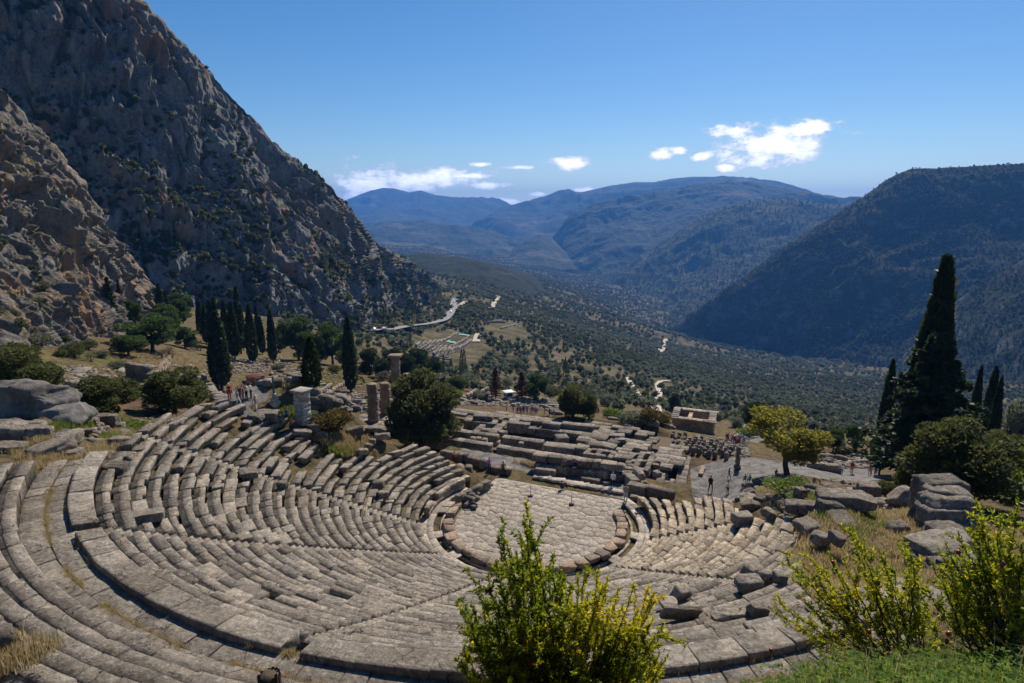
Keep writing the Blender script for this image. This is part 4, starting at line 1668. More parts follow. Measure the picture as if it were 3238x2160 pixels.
# ---- tall trees: (view x, y of the foot, y of the top, width px, kind, label)
def cyp(vx, vy, vtop, wpx, label, group=None, far=False, dh=None):
    b = base_at(vx, vy)
    h = hgt(b, vtop)
    w = wpx / px_size(b) / 0.19
    ks = CYP_FAR if far else CYP
    return place_tree('cypress', label, 'cypress tree', ks[RNG.integers(len(ks))], b, h, w, group)


cyp(510, 895, 714, 46, 'broad dark cypress standing beside the stone slab bench at the gravel terrace edge')
cyp(462, 772, 683, 15, 'slim cypress alone on the bare red bank left of the cypress row')
cyp(540, 824, 693, 23, 'cypress of the slope row just right of the broad terrace cypress')
cyp(581, 834, 699, 20, 'cypress in the middle of the slope row above the orange hut')
cyp(603, 814, 726, 14, 'shortest slim cypress of the slope row')
cyp(628, 833, 711, 21, 'cypress at the right end of the slope row beside the earth path')
cyp(718, 897, 773, 35, 'squat dark cypress on the grassy knoll above the marble pillar')
cyp(806, 902, 727, 31, 'tall leaning cypress with a bare pale trunk on the grassy knoll')
for a in ((488, 800, 688, 15), (500, 802, 682, 15), (475, 790, 700, 13), (521, 800, 690, 15), (560, 805, 700, 13), (595, 800, 705, 13)):
    cyp(*a, 'slender cypress crowded at the back of the cypress row under the cliff', 'cypresses crowded under the cliff')
for a in ((336, 735, 661, 15), (372, 735, 651, 21), (408, 742, 665, 17), (421, 742, 668, 17), (385, 735, 668, 13)):
    cyp(*a, 'dark cypress rising among the pines between spur and cliff', 'cypresses between spur and cliff')
for (a, b, c, w) in ((554, 812, 654, 38),):
    p = base_at(a, b)
    place_tree('cypress', 'tallest spreading cypress behind the slope row under the cliff', 'cypress tree', FIR[1], p, hgt(p, c), w / px_size(p) / 0.36)
p = base_at(262, 773)
place_tree('fir_tree', 'loose dark conifer with open branches at the foot of the spur', 'conifer', FIR[0], p, hgt(p, 634), 42 / px_size(p) / 0.42)
p = base_at(285, 765)
place_tree('fir_tree', 'narrow dark conifer right of the open branched one at the spur', 'conifer', FIR[1], p, hgt(p, 641), 28 / px_size(p) / 0.36)

FAR_CYP = [(942, 800, 761, 6), (1019, 862, 812, 8), (1036, 855, 822, 8), (1060, 872, 802, 10), (1066, 862, 800, 10), (1133, 818, 771, 6), (1297, 897, 820, 10), (1282, 885, 853, 8),
           (985, 868, 826, 8), (1388, 925, 880, 12), (1419, 930, 874, 13), (1096, 880, 838, 14), (1487, 930, 901, 6),
           (867, 745, 700, 8), (877, 748, 680, 10), (885, 750, 690, 9), (897, 748, 710, 8), (906, 745, 706, 10), (934, 742, 702, 18), (948, 741, 700, 8), (955, 741, 698, 8), (961, 742, 702, 8),
           (1343, 798, 777, 4), (1347, 798, 772, 4), (1470, 800, 782, 4), (1505, 758, 740, 4), (1512, 760, 742, 4), (1215, 760, 745, 4), (1188, 860, 830, 9), (1240, 862, 835, 8), (1415, 690, 676, 3), (1460, 705, 690, 3), (1770, 900, 880, 4), (1650, 830, 812, 3)]
for a in FAR_CYP:
    cyp(*a, 'small far cypress spire on the olive slopes below the site', 'far cypress spires on the slopes', True)

# pines, junipers and broad trees: (crown centre x, y, width, height px, foot y, parts, name, label, category)
def crown_tree(cx, cy, w, h, foot, parts, name, label, cat, group=None, span=0.98, fx=None):
    b = base_at(cx if fx is None else fx, foot)
    H = hgt(b, cy - h / 2)
    s = w / px_size(b) / span
    return place_tree(name, label, cat, parts, b, H, s, group)


crown_tree(350, 758, 135, 80, 806, PINE[0], 'pine_tree', 'wide bright green pine on the bank below the spur', 'pine tree')
crown_tree(411, 700, 78, 62, 752, PINE[1], 'pine_tree', 'light green pine high between spur and cliff', 'pine tree')
crown_tree(306, 708, 46, 46, 760, PINE[1], 'pine_tree', 'small pine just behind the loose dark conifer at the spur', 'pine tree')
crown_tree(686, 765, 84, 88, 826, PINE[1], 'pine_tree', 'airy pale pine right of the cypress row at the earth path', 'pine tree')
crown_tree(765, 782, 90, 90, 838, PINE[0], 'pine_tree', 'pine behind the tall leaning cypress', 'pine tree')
crown_tree(735, 800, 46, 70, 838, DPINE[0], 'pine_tree', 'dark narrow pine between the two knoll cypresses', 'pine tree')
for a in ((851, 826, 62, 56, 862), (905, 822, 64, 56, 858), (960, 830, 74, 62, 872), (995, 845, 60, 54, 882), (930, 838, 66, 60, 878), (880, 842, 50, 40, 868)):
    crown_tree(*a, DPINE[RNG.integers(2)], 'pine_tree', 'dark green pine of the grove behind the fluted columns', 'pine tree', 'pine grove behind the columns')
crown_tree(1048, 882, 62, 46, 908, PINE[0], 'pine_tree', 'bright green pine above the yellow green bush', 'pine tree')
crown_tree(1231, 885, 60, 56, 918, PINE[1], 'pine_tree', 'round green pine right of the dead brown conifers', 'pine tree')
crown_tree(970, 945, 190, 178, 1032, JUN[0], 'juniper_tree', 'large round dark juniper between the theatre and the temple', 'juniper tree', fx=966)
crown_tree(1308, 922, 84, 72, 962, JUN[1], 'juniper_tree', 'dark spreading juniper beyond the temple foundation', 'juniper tree', fx=1314)
crown_tree(1352, 930, 44, 50, 962, JUN[0], 'juniper_tree', 'smaller juniper leaning on the one beyond the temple', 'juniper tree')
crown_tree(45, 845, 150, 112, 905, JUN[1], 'juniper_tree', 'olive green juniper behind the great boulder', 'juniper tree')
crown_tree(105, 865, 80, 76, 905, JUN[0], 'juniper_tree', 'lower dark juniper right of the one behind the boulder', 'juniper tree')
crown_tree(245, 908, 155, 92, 955, JUN[0], 'juniper_tree', 'dark round juniper left of its twin above the left wing', 'juniper tree')
crown_tree(405, 898, 145, 100, 950, JUN[1], 'juniper_tree', 'dark juniper right of its twin above the left wing', 'juniper tree')
crown_tree(1735, 952, 68, 66, 992, DPINE[0], 'pine_tree', 'dark pine beyond the treasury', 'pine tree')
crown_tree(1549, 928, 34, 52, 952, DPINE[1], 'pine_tree', 'small dark pine behind the treasury left corner', 'pine tree')
crown_tree(1912, 1005, 54, 50, 1036, PINE[0], 'pine_tree', 'pale green pine right of the autumn tree', 'pine tree')
crown_tree(1958, 998, 46, 54, 1032, PINE[1], 'pine_tree', 'pale green pine next to the tall conifer group', 'pine tree')
crown_tree(2010, 1010, 40, 50, 1040, DPINE[1], 'pine_tree', 'dark pine tucked behind the left of the conifer group', 'pine tree')

for a in ((296, 792, 84, 58, 818), (425, 772, 62, 52, 800), (380, 722, 80, 50, 762), (640, 775, 44, 50, 806), (708, 790, 60, 66, 832), (800, 812, 56, 50, 846)):
    crown_tree(*a, PINE[RNG.integers(2)], 'pine_tree', 'green pine of the thicket around the cypress row', 'pine tree', 'pines round the cypress row')
for a in ((60, 800, 46, 30), (205, 790, 40, 30), (232, 812, 34, 24), (270, 838, 40, 26), (520, 846, 34, 22), (640, 842, 30, 20), (700, 842, 34, 24), (770, 846, 30, 24), (830, 846, 38, 26), (906, 866, 36, 26), (1075, 868, 40, 30), (1160, 880, 44, 34), (1270, 896, 44, 36), (1340, 905, 40, 30), (1395, 918, 46, 34), (1570, 962, 38, 30), (1640, 950, 46, 34), (1690, 968, 40, 30), (1770, 1000, 40, 30), (1865, 1018, 44, 36)):
    crown_tree(*a, a[1] + a[3] * 0.45, BUSH[(0, 2)[RNG.integers(2)]], 'shrub', 'wild shrub growing at the edge of the ruins', 'shrub', 'wild shrubs round the ruins', 0.95)

# dead conifers
for (x, y, t, w, lab) in ((1138, 917, 843, 34, 'left rust brown dead conifer behind the temple'), (1197, 917, 853, 36, 'right rust brown dead conifer beside the white kiosk')):
    p = base_at(x, y)
    place_tree('dead_conifer', lab, 'dead tree', DEADFIR, p, hgt(p, t), w / px_size(p) / 0.46)

# shrubs
for (cx, cy, w, h, k, name, lab, cat, grp) in (
        (82, 783, 72, 50, 2, 'shrub', 'grey green shrub on the bank at the foot of the spur', 'shrub', None),
        (146, 763, 56, 40, 4, 'shrub', 'dry greyish shrub above the round dark shrub', 'shrub', None),
        (173, 800, 54, 46, 0, 'shrub', 'round dark shrub on the bare bank', 'shrub', None),
        (139, 811, 32, 24, 0, 'shrub', 'small olive shrub left of the round dark shrub', 'shrub', None),
        (132, 722, 56, 32, 0, 'shrub', 'dark shrub clinging to the rocks of the spur', 'shrub', None),
        (714, 955, 38, 34, 2, 'olive_tree', 'small grey olive tree at the foot of the marble pillar', 'olive tree', None),
        (767, 966, 86, 62, 3, 'shrub', 'large round bush with bronze tips right of the marble pillar', 'bush', None),
        (878, 862, 34, 26, 4, 'shrub', 'grey dry shrub left of the dark pines', 'shrub', None),
        (1044, 903, 40, 30, 1, 'shrub', 'bright yellow green bush right of the large juniper', 'bush', None),
        (1094, 905, 40, 26, 2, 'shrub', 'greyish bush left of the dead conifers', 'bush', None),
        (1110, 912, 30, 24, 2, 'shrub', 'pale bush close under the left dead conifer', 'bush', None),
        (1491, 953, 52, 46, 3, 'shrub', 'golden round tree left of the treasury', 'tree', None),
        (1524, 965, 42, 40, 3, 'shrub', 'golden bush touching the treasury wall', 'bush', None),
        (1450, 962, 62, 44, 2, 'olive_tree', 'grey green olive tree at the temple corner', 'olive tree', None),
        (1405, 948, 46, 30, 1, 'shrub', 'bright green bush between juniper and olive tree', 'bush', None),
        (1720, 990, 50, 34, 1, 'shrub', 'bright round bush in front of the dark pine', 'bush', None),
        (1813, 1116, 100, 46, 1, 'shrub', 'fresh green fig bush among the blocks above the right wing', 'bush', None),
        (1933, 1036, 34, 26, 3, 'shrub', 'small bronze bush below the pale pines', 'bush', None),
        (1840, 1142, 60, 24, 1, 'shrub', 'low bright green patch of shrubs beside the big blocks', 'shrub', None),
        (306, 976, 72, 28, 1, 'shrub', 'low green shrub among the stones above the left wing', 'shrub', None),
        (250, 962, 60, 22, 1, 'shrub', 'weedy green shrub below the left dark juniper', 'shrub', None),
        (2036, 1120, 46, 54, 0, 'shrub', 'ragged dark shrub beside the end of the path', 'shrub', None),
        (180, 1000, 30, 20, 0, 'shrub', 'dark weed tuft between the tilted slabs at the left', 'shrub', None),
        (110, 1030, 36, 26, 1, 'shrub', 'green weed clump by the fallen slabs at the left', 'shrub', None)):
    crown_tree(cx, cy, w, h, cy + h * 0.45, BUSH[k], name, lab, cat, grp, 0.95)
for (x, y, h) in ((211, 832, 30), (388, 815, 24), (372, 822, 26), (396, 822, 24), (459, 805, 34), (612, 840, 22)):
    p = base_at(x, y)
    place_tree('dry_bush', 'leafless grey bush on the bare slope', 'dry bush', TWIGBUSH, p, h / px_size(p), h * 1.2 / px_size(p), 'leafless bushes on the slope')
p = base_at(838, 880)
place_tree('bare_tree', 'bare reddish tree right of the tall leaning cypress', 'bare tree', twig_parts(900, L_BRONZE, 0.03, 0.6, 5, 0.3), p, hgt(p, 840), 44 / px_size(p))

# autumn tree on the path
AUT = lobes_parts(rand_lobes(30, 0.40, 0.34, 0.62, 0.135, 0.9), 12000, 0.032, L_AUTUMN, 0.30, 0.6, 0.62)
p = base_at(1807, 1090)
_co = np.array([v.co[:] for v in AUT[0].vertices])
_ce = _co.mean(0)
for _m in AUT:                                   # straighten the lean of the whole tree
    for v in _m.vertices:
        v.co.x -= _ce[0] * v.co.z / _ce[2]
        v.co.y -= _ce[1] * v.co.z / _ce[2]
_co = np.array([v.co[:] for v in AUT[0].vertices])
_sp = np.ptp(np.percentile(_co[:, 0], [3, 97]))
place_tree('autumn_tree', 'spreading tree turning golden beside the gravel path', 'tree', AUT, p, hgt(p, 948), 142 / px_size(p) / _sp)

# the conifer group at the right
def tall(vx, foot, top, parts, w, name, lab, cat, span):
    b = base_at(vx, foot)
    return place_tree(name, lab, cat, parts, b, hgt(b, top), w / px_size(b) / span)


BIGFIR = fir_parts(26000, 0.36, 0.15, L_CYPRESS, 0.2, 0.030)
SPIRE = cypress_parts(3, 9000, 0.075, 0.08, (0.6, 0.9, 1.0, 0.98, 0.66, 0.36, 0.14, 0.01))
tall(2104, 1105, 590, SPIRE, 66, 'cypress', 'very tall dark cypress spire at the right', 'cypress tree', 0.125)
tall(2112, 1110, 760, BIGFIR, 260, 'fir_tree', 'massive dark conifer with level branches under the tall spire', 'conifer', 0.60)
tall(2062, 1100, 850, FIR[0], 150, 'fir_tree', 'dark conifer at the left of the massive one', 'conifer', 0.42)
tall(2018, 1090, 824, CYP[1], 30, 'cypress', 'slim cypress left of the massive conifer', 'cypress tree', 0.19)
tall(2216, 1085, 838, CYP[0], 24, 'cypress', 'left of the three slim cypresses at the right edge', 'cypress tree', 0.19)
tall(2249, 1085, 838, CYP[2], 26, 'cypress', 'tallest of the three slim cypresses at the right edge', 'cypress tree', 0.19)
tall(2264, 1090, 862, CYP[1], 22, 'cypress', 'right of the three slim cypresses at the right edge', 'cypress tree', 0.19)
tall(2190, 1160, 968, JUN[0], 240, 'juniper_tree', 'huge round juniper in front of the conifers at the right', 'juniper tree', 0.98)
tall(2086, 1135, 1030, JUN[1], 66, 'juniper_tree', 'small upright juniper left of the huge round one', 'juniper tree', 0.98)
tall(2300, 1120, 990, JUN[1], 110, 'juniper_tree', 'juniper at the right of the huge round one', 'juniper tree', 0.98)
tall(2330, 1060, 885, BUSH[2], 76, 'olive_tree', 'grey leaved tree at the right edge behind the cypresses', 'tree', 0.95)
YG = twig_parts(3600, L_BRIGHT, 0.05, 0.6, 5, 0.3, 0, 2, 0.5)
tall(2325, 1150, 1000, YG, 100, 'broadleaf_tree', 'yellow green leafy tree at the right edge', 'tree', 0.75)


# ------------------------------------------------------------------ olive groves and scrub: uncountable, scattered with geometry nodes
def scatter(name, label, points, scales, source, rotz=None, kind='stuff', tilt=None):
    me = bpy.data.meshes.new(name)
    me.vertices.add(len(points))
    me.vertices.foreach_set('co', np.asarray(points, dtype=np.float32).ravel())
    a = me.attributes.new('sc', 'FLOAT', 'POINT')
    a.data.foreach_set('value', np.asarray(scales, dtype=np.float32))
    a = me.attributes.new('rz', 'FLOAT_VECTOR', 'POINT')
    rv = np.zeros((len(points), 3), dtype=np.float32)
    rv[:, 2] = RNG.random(len(points)) * 6.283 if rotz is None else rotz
    if tilt is not None:
        rv[:, :2] = tilt
    a.data.foreach_set('vector', rv.ravel())
    me.update()
    o = link(name, me)
    g = bpy.data.node_groups.new(name, 'GeometryNodeTree')
    g.interface.new_socket('Geometry', in_out='INPUT', socket_type='NodeSocketGeometry')
    g.interface.new_socket('Geometry', in_out='OUTPUT', socket_type='NodeSocketGeometry')
    gi = g.nodes.new('NodeGroupInput')
    go = g.nodes.new('NodeGroupOutput')
    ip = g.nodes.new('GeometryNodeInstanceOnPoints')
    oi = g.nodes.new('GeometryNodeObjectInfo')
    oi.inputs['Object'].default_value = source
    na = g.nodes.new('GeometryNodeInputNamedAttribute')
    na.data_type = 'FLOAT'
    na.inputs[0].default_value = 'sc'
    nr = g.nodes.new('GeometryNodeInputNamedAttribute')
    nr.data_type = 'FLOAT_VECTOR'
    nr.inputs[0].default_value = 'rz'
    g.links.new(gi.outputs[0], ip.inputs['Points'])
    g.links.new(oi.outputs['Geometry'], ip.inputs['Instance'])
    g.links.new(na.outputs[0], ip.inputs['Scale'])
    g.links.new(nr.outputs[0], ip.inputs['Rotation'])
    g.links.new(ip.outputs[0], go.inputs[0])
    md = o.modifiers.new('scatter', 'NODES')
    md.node_group = g
    tag(o, label, None, kind=kind)
    return o


def small_tree(n, m, name, label, cat, where, size, lobes=5):
    """one single-mesh tree standing on the slope; the groves repeat it"""
    L = np.array(rand_lobes(lobes, 0.33, 0.22, 0.42, 0.26))
    pick = RNG.integers(0, len(L), n)
    d = sph(n)
    P = L[pick, :3] + d * L[pick, 3:6] * (0.75 + 0.3 * RNG.random(n))[:, None]
    V, F = leaves(P, d + np.array([0, 0, 0.3]), 0.20, 0.75)
    v2, f2 = tube([(0, 0, -0.15), (0.01, 0, 0.2), (0, 0.02, 0.45)], [0.05, 0.04, 0.02], 5)
    me = mesh_np(name, np.concatenate([V, v2]), [F, f2 + len(V)], m, False, attrs={'rnd': ('FACE', np.concatenate([tone_of(P, 4), np.zeros(len(f2))]))})
    o = link(name, me, None, where, None, (size, size, size))
    tag(o, label, cat)
    return o


OLIVES = [small_tree(150, L_OLIVE, 'olive_tree', 'lone grey green olive tree on the near edge of the grove', 'olive tree', base_at(1420, 948), 5.0),
          small_tree(150, L_SCRUB, 'oak_shrub', 'dark kermes oak shrub on the slope behind the kiosk', 'shrub', base_at(1262, 912), 4.0)]


def scatter_ground(n, h0, h1, az0, az1, dens, seed):
    rng = np.random.default_rng(seed)
    az = np.radians(rng.uniform(az0, az1, n))
    hd = np.sqrt(rng.uniform(h0 ** 2, h1 ** 2, n))
    x = CAM[0] + np.sin(az) * hd
    y = CAM[1] + np.cos(az) * hd
    z = terrain(x, y)
    vw = to_view(np.stack([x, y, z], -1))
    keep = dens(x, y, z, hd, vw, rng)
    return np.stack([x, y, z], -1)[keep], hd[keep]


ROADS = [[(1035, 745), (1010, 742), (960, 752), (900, 762), (850, 767)], [(1068, 693), (1052, 706), (1038, 720), (1042, 700), (1046, 684), (1040, 690)], [(1035, 722), (1020, 738), (995, 746)]]
TRACKS = [[(1503, 950), (1508, 925), (1514, 905), (1509, 885), (1520, 876), (1536, 876)], [(1466, 922), (1460, 900), (1447, 882), (1440, 870)], [(1474, 860), (1475, 845), (1480, 835)],
          [(1128, 710), (1140, 690), (1146, 682)], [(1093, 785), (1098, 772)], [(1515, 812), (1525, 795), (1530, 780)], [(1440, 805), (1450, 790)], [(1578, 812), (1582, 800)], [(1590, 583), (1600, 590), (1615, 600)],
          [(1500, 640), (1490, 650), (1505, 660)]]
CLEAR = [[(930, 780), (1030, 762), (1085, 770), (1125, 800), (1110, 840), (1040, 845), (985, 830)], [(1110, 755), (1140, 735), (1200, 745), (1225, 775), (1180, 785), (1130, 775)], [(1040, 905), (1260, 915), (1420, 945), (1700, 990), (2000, 1040), (2000, 1100), (1040, 1100)],
         [(1120, 640), (1180, 640), (1200, 655), (1140, 660)]]


def _dens(x, y, z, hd, vw, rng):
    vx, vy = vw[:, 0], vw[:, 1]
    n = fbm(np.stack([x, y, z * 0], -1) / 95.0, 4)
    n2 = fbm(np.stack([x, y, z * 0], -1) / 26.0 + 40, 3)
    p = 0.80 + 0.95 * n + 0.6 * n2
    p *= np.where(hd < 260, 0.55, 1)
    keep = rng.random(len(x)) < p
    for r in ROADS:
        keep &= dist_poly(vx, vy, r) > 5.0
    for r in TRACKS:
        keep &= dist_poly(vx, vy, r) > 2.6
    for c in CLEAR:
        keep &= ~in_poly(vx, vy, c)
    keep &= (vx > -60) & (vx < 2420)
    keep &= ~((vx < 640) & (hd < 330))
    keep &= ~((hd < 300) & (vx < 880) & (vy > 800))
    keep &= ~((hd < 210) & (vy > 905) & (vx > 640) & (vx < 1960))
    keep &= ~((hd < 110))
    keep &= ~((hd < 210) & (vx < 1000))
    return keep


PA, HA = scatter_ground(30000, 130, 1150, -44, 44, _dens, 21)
PB, HB = scatter_ground(70000, 1150, 4200, -30, 42, _dens, 22)
PP = np.concatenate([PA, PB])
HH = np.concatenate([HA, HB])
sc = (0.65 + 0.75 * RNG.random(len(PP)) ** 1.5) * np.where(HH < 350, 4.2, np.where(HH < 1150, 5.4, 8.5))
sel = (fbm(PP / 150.0 + 11, 3) + RNG.normal(0, 0.25, len(PP))) > -0.05
scatter('olive_grove', 'dense grey green olive groves covering the slopes and the valley floor', PP[sel], sc[sel], OLIVES[0])
scatter('scrub_wood', 'dark oak scrub spread through the olive slopes', PP[~sel], sc[~sel] * 0.9, OLIVES[1])


def scatter_sheet(G, nb, n, seed, amin, amax, f, frac):
    rng = np.random.default_rng(seed)
    Gf = G[nb + 2:-6]
    i = rng.integers(0, Gf.shape[0] - 1, n)
    j = rng.integers(0, Gf.shape[1] - 1, n)
    P = Gf[i, j]
    du = Gf[i, j + 1] - P
    dv = Gf[i + 1, j] - P
    nn = np.cross(dv, du)
    nn /= np.linalg.norm(nn, axis=1, keepdims=True) + 1e-9
    nz = np.abs(nn[:, 2])
    t = i / Gf.shape[0]
    p = sstep(nz + f * fbm(P / 30.0, 4), amin, amax) * (0.35 + 0.65 * t)
    k = rng.random(n) < p * frac
    return P[k]


PC = scatter_sheet(CLIFF_G, CLIFF_NB, 60000, 31, 0.48, 0.80, 0.9, 0.30)
_v = to_view(PC)
_PX = scatter_sheet(CLIFF_G, CLIFF_NB, 60000, 37, 0.25, 0.7, 0.6, 0.5)
_v = to_view(_PX)
_PX = _PX[(_v[:, 1] > 560 + 0.25 * np.abs(_v[:, 0] - 860)) & (_v[:, 0] > 640)]
PC = np.concatenate([PC, _PX])
scatter('cliff_scrub', 'dark shrubs rooted on the ledges of the cliff', PC, 1.4 + 3.4 * RNG.random(len(PC)) ** 2.5, OLIVES[1])
PS = scatter_sheet(SPUR_G, SPUR_NB, 9000, 32, 0.45, 0.9, 0.5, 0.22)
scatter('spur_scrub', 'olive green bushes rooted on the sunlit spur', PS, 0.7 + 1.6 * RNG.random(len(PS)) ** 2, OLIVES[1])

for _i, (_mt, _n, _s) in enumerate(((MT0, 60000, 5.5), (MT1, 24000, 4.5), (MT2, 26000, 8.5))):
    _p = scatter_sheet(_mt[1], _mt[2] - 3, _n, 51 + _i, 0.25, 0.75, 0.7, 0.8)
    scatter('mountain_scrub', ('dark woods on the flat topped mountain', 'scrub on the low spur at the right edge', 'scrub on the rounded ridge')[_i], _p, _s * (0.5 + 0.9 * RNG.random(len(_p)) ** 2), OLIVES[1])
# ------------------------------------------------------------------ quick ground lookup
def crop1(cx, cy):
    return (1440 + cx / 2.939) / VS, (1260 + cy / 2.939) / VS


E_U = np.array([STN[1], -STN[0]])
E_V = STN
ANG_U = math.atan2(E_U[1], E_U[0])
TZ = -9.5


def run(bag, p0, p1, width, ztop, h, L=1.3, courses=1, jit=0.02, warm=0.15, ch=0.035, skip=0.0):
    """a wall of blocks from p0 to p1 (plan points on its centre line)"""
    p0, p1 = np.asarray(p0, float)[:2], np.asarray(p1, float)[:2]
    d = p1 - p0
    T = np.linalg.norm(d)
    d /= T
    ang = math.atan2(d[1], d[0])
    ch_ = h / courses
    for c in range(courses):
        s = -0.4 * L * (c % 2) * RNG.random()
        while s < T - 0.15:
            l = L * (0.65 + 0.75 * RNG.random())
            e = min(s + l, T)
            a = max(s, 0)
            if e - a > 0.2 and RNG.random() > skip * (c == 0):
                v, f = chamfer_box((e - a - 0.02, width * (0.94 + 0.1 * RNG.random()), ch_ - 0.012), ch, jit * 0.6, jit * 0.4)
                m = p0 + d * (a + e) / 2
                v = xform(v, (m[0], m[1], ztop - ch_ * (c + 0.5) + RNG.normal(0, jit * 0.7 if c == 0 else 0)), ang + RNG.normal(0, jit * 0.3), RNG.normal(0, jit * 0.5), RNG.normal(0, jit * 0.4))
                bag.add(v, f, None, min(1, max(0, warm + RNG.normal(0, 0.15))))
            s += l


def floor_slabs(bag, poly, ztop, sp=1.3, warm=0.15, thick=0.4, tilt=0.0):
    """rectangular slabs filling a plan polygon, in the temple's directions"""
    poly = np.asarray(poly, float)[:, :2]
    q = np.stack([poly @ E_U, poly @ E_V], 1)
    u0, u1, v0, v1 = q[:, 0].min(), q[:, 0].max(), q[:, 1].min(), q[:, 1].max()
    v = v0
    while v < v1:
        dv = sp * (0.75 + 0.5 * RNG.random())
        u = u0 - RNG.random() * sp
        while u < u1:
            du = sp * (0.7 + 0.9 * RNG.random())
            cu, cv = u + du / 2, v + dv / 2
            if in_poly(np.array([cu]), np.array([cv]), q)[0]:
                b, f = chamfer_box((du - 0.03, dv - 0.03, thick), 0.03, 0.015, 0.008)
                c = E_U * cu + E_V * cv
                b = xform(b, (c[0], c[1], ztop - thick / 2 + RNG.normal(0, 0.025)), ANG_U, RNG.normal(0, 0.012 + tilt), RNG.normal(0, 0.012 + tilt))
                bag.add(b, f, None, warm)
            u += du
        v += dv


def tz(cx, cy, z=TZ):
    return at_z(*crop1(cx, cy), z)


def build_temple():
    t = thing('temple_foundation', 'long ruined temple foundation of grey block walls and pits beside the orchestra', 'ruin', (0, 40, TZ))
    b = Bag()
    # outer wall towards the theatre
    run(b, tz(395, 440), tz(1590, 625), 1.3, TZ, 1.9, 1.5, 3)
    run(b, tz(-300, 335), tz(335, 430), 1.3, TZ + 0.1, 1.9, 1.5, 3)
    run(b, tz(420, 500), tz(1560, 672), 0.9, TZ - 0.9, 0.9, 1.6, 2)
    run(b, tz(1545, 615), tz(1800, 655), 1.0, TZ - 0.2, 1.8, 1.2, 3)
    run(b, tz(1650, 690), tz(1935, 735), 1.2, TZ - 0.9, 1.3, 1.3, 2)
    run(b, tz(1935, 600), tz(1900, 740), 1.0, TZ - 0.5, 1.5, 1.3, 2)
    # second line
    run(b, tz(-250, 255), tz(405, 345), 1.3, TZ, 1.7, 1.2, 2, skip=0.1)
    run(b, tz(440, 350), tz(815, 398), 1.4, TZ, 1.7, 1.2, 2, skip=0.1)
    for x, y in ((160, 350), (215, 355), (610, 400), (270, 365)):
        run(b, tz(x - 22, y), tz(x + 22, y + 5), 0.9, TZ - 0.1, 1.5, 0.9, 1)
    run(b, tz(830, 415), tz(1118, 448), 2.0, TZ, 1.6, 2.4, 1)
    run(b, tz(1120, 430), tz(1240, 450), 2.0, TZ - 0.1, 1.5, 1.6, 1)
    # cella walls
    run(b, tz(752, 262), tz(1215, 322), 1.8, TZ, 1.3, 1.5, 2)
    run(b, tz(495, 232), tz(700, 250), 2.6, TZ + 0.5, 1.6, 1.8, 1)
    run(b, tz(680, 268), tz(745, 276), 1.5, TZ + 0.1, 1.0, 1.5, 1)
    run(b, tz(90, 190), tz(470, 232), 1.6, TZ, 1.4, 1.4, 2)
    run(b, tz(255, 240), tz(180, 310), 1.0, TZ, 1.1, 1.2, 1)
    run(b, tz(430, 240), tz(330, 320), 1.3, TZ, 1.1, 1.2, 1)
    run(b, tz(230, 265), tz(470, 300), 1.2, TZ - 0.2, 1.1, 1.2, 1)
    # far side: broad paved strip with benches
    floor_slabs(b, [tz(-300, 65)[:2], tz(60, 92)[:2], tz(1300, 222)[:2], tz(1490, 240)[:2], tz(1460, 285)[:2], tz(800, 232)[:2], tz(60, 140)[:2], tz(-300, 100)[:2]], TZ, 1.5)
    for a, c in (((170, 150), (352, 160)), ((600, 187), (805, 205)), ((990, 222), (1295, 252)), ((810, 215), (985, 235))):
        run(b, tz(*a, TZ + 0.7), tz(*c, TZ + 0.7), 1.4, TZ + 0.7, 0.75, 1.8, 1)
    for a in ((295, 185), (420, 195), (515, 200), (1080, 255), (1180, 260), (985, 245)):
        run(b, tz(a[0] - 18, a[1], TZ + .3), tz(a[0] + 18, a[1] + 3, TZ + .3), 0.9, TZ + 0.5, 0.7, 1.1, 1)
    # cross wall in the middle and the tilted slabs
    run(b, tz(1262, 292), tz(1180, 395), 2.2, TZ, 1.3, 1.3, 2)
    run(b, tz(1305, 330), tz(1240, 410), 1.2, TZ - 0.1, 1.2, 1.2, 1)
    for (cx, cy, w, d, ti) in ((1395, 315, 2.4, 2.0, 0.10), (1340, 355, 2.6, 2.2, 0.13), (1500, 340, 2.4, 1.6, -0.12), (1310, 420, 2.2, 1.8, 0.09), (1420, 435, 2.2, 1.4, 0.05), (1530, 385, 1.8, 1.4, -0.15), (1470, 405, 1.6, 1.2, 0.1)):
        p = tz(cx, cy)
        v, f = chamfer_box((w, d, 0.6), 0.06, 0.06, 0.02)
        b.add(xform(v, (p[0], p[1], TZ - 0.15), ANG_U + RNG.normal(0, 0.15), ti, ti * 0.6), f, None, 0.15)
    run(b, tz(975, 340), tz(1005, 385), 1.8, TZ + 0.2, 1.0, 1.6, 1)
    run(b, tz(1000, 365), tz(1035, 385), 0.7, TZ - 0.5, 0.6, 1.2, 1)
    # right floors
    floor_slabs(b, [tz(1955, 405)[:2], tz(2170, 458)[:2], tz(2108, 605)[:2], tz(2000, 655)[:2], tz(1895, 590)[:2]], TZ + 0.05, 1.5)
    floor_slabs(b, [tz(1560, 370)[:2], tz(1730, 370)[:2], tz(1660, 560)[:2], tz(1490, 545)[:2]], TZ, 1.3)
    floor_slabs(b, [tz(1480, 245)[:2], tz(1705, 258)[:2], tz(1670, 335)[:2], tz(1530, 320)[:2]], TZ + 0.1, 1.5)
    floor_slabs(b, [tz(1720, 290)[:2], tz(1838, 305)[:2], tz(1800, 370)[:2], tz(1670, 345)[:2]], TZ + 0.2, 1.3)
    floor_slabs(b, [tz(1850, 345)[:2], tz(1915, 350)[:2], tz(1870, 410)[:2], tz(1800, 400)[:2]], TZ, 1.2)
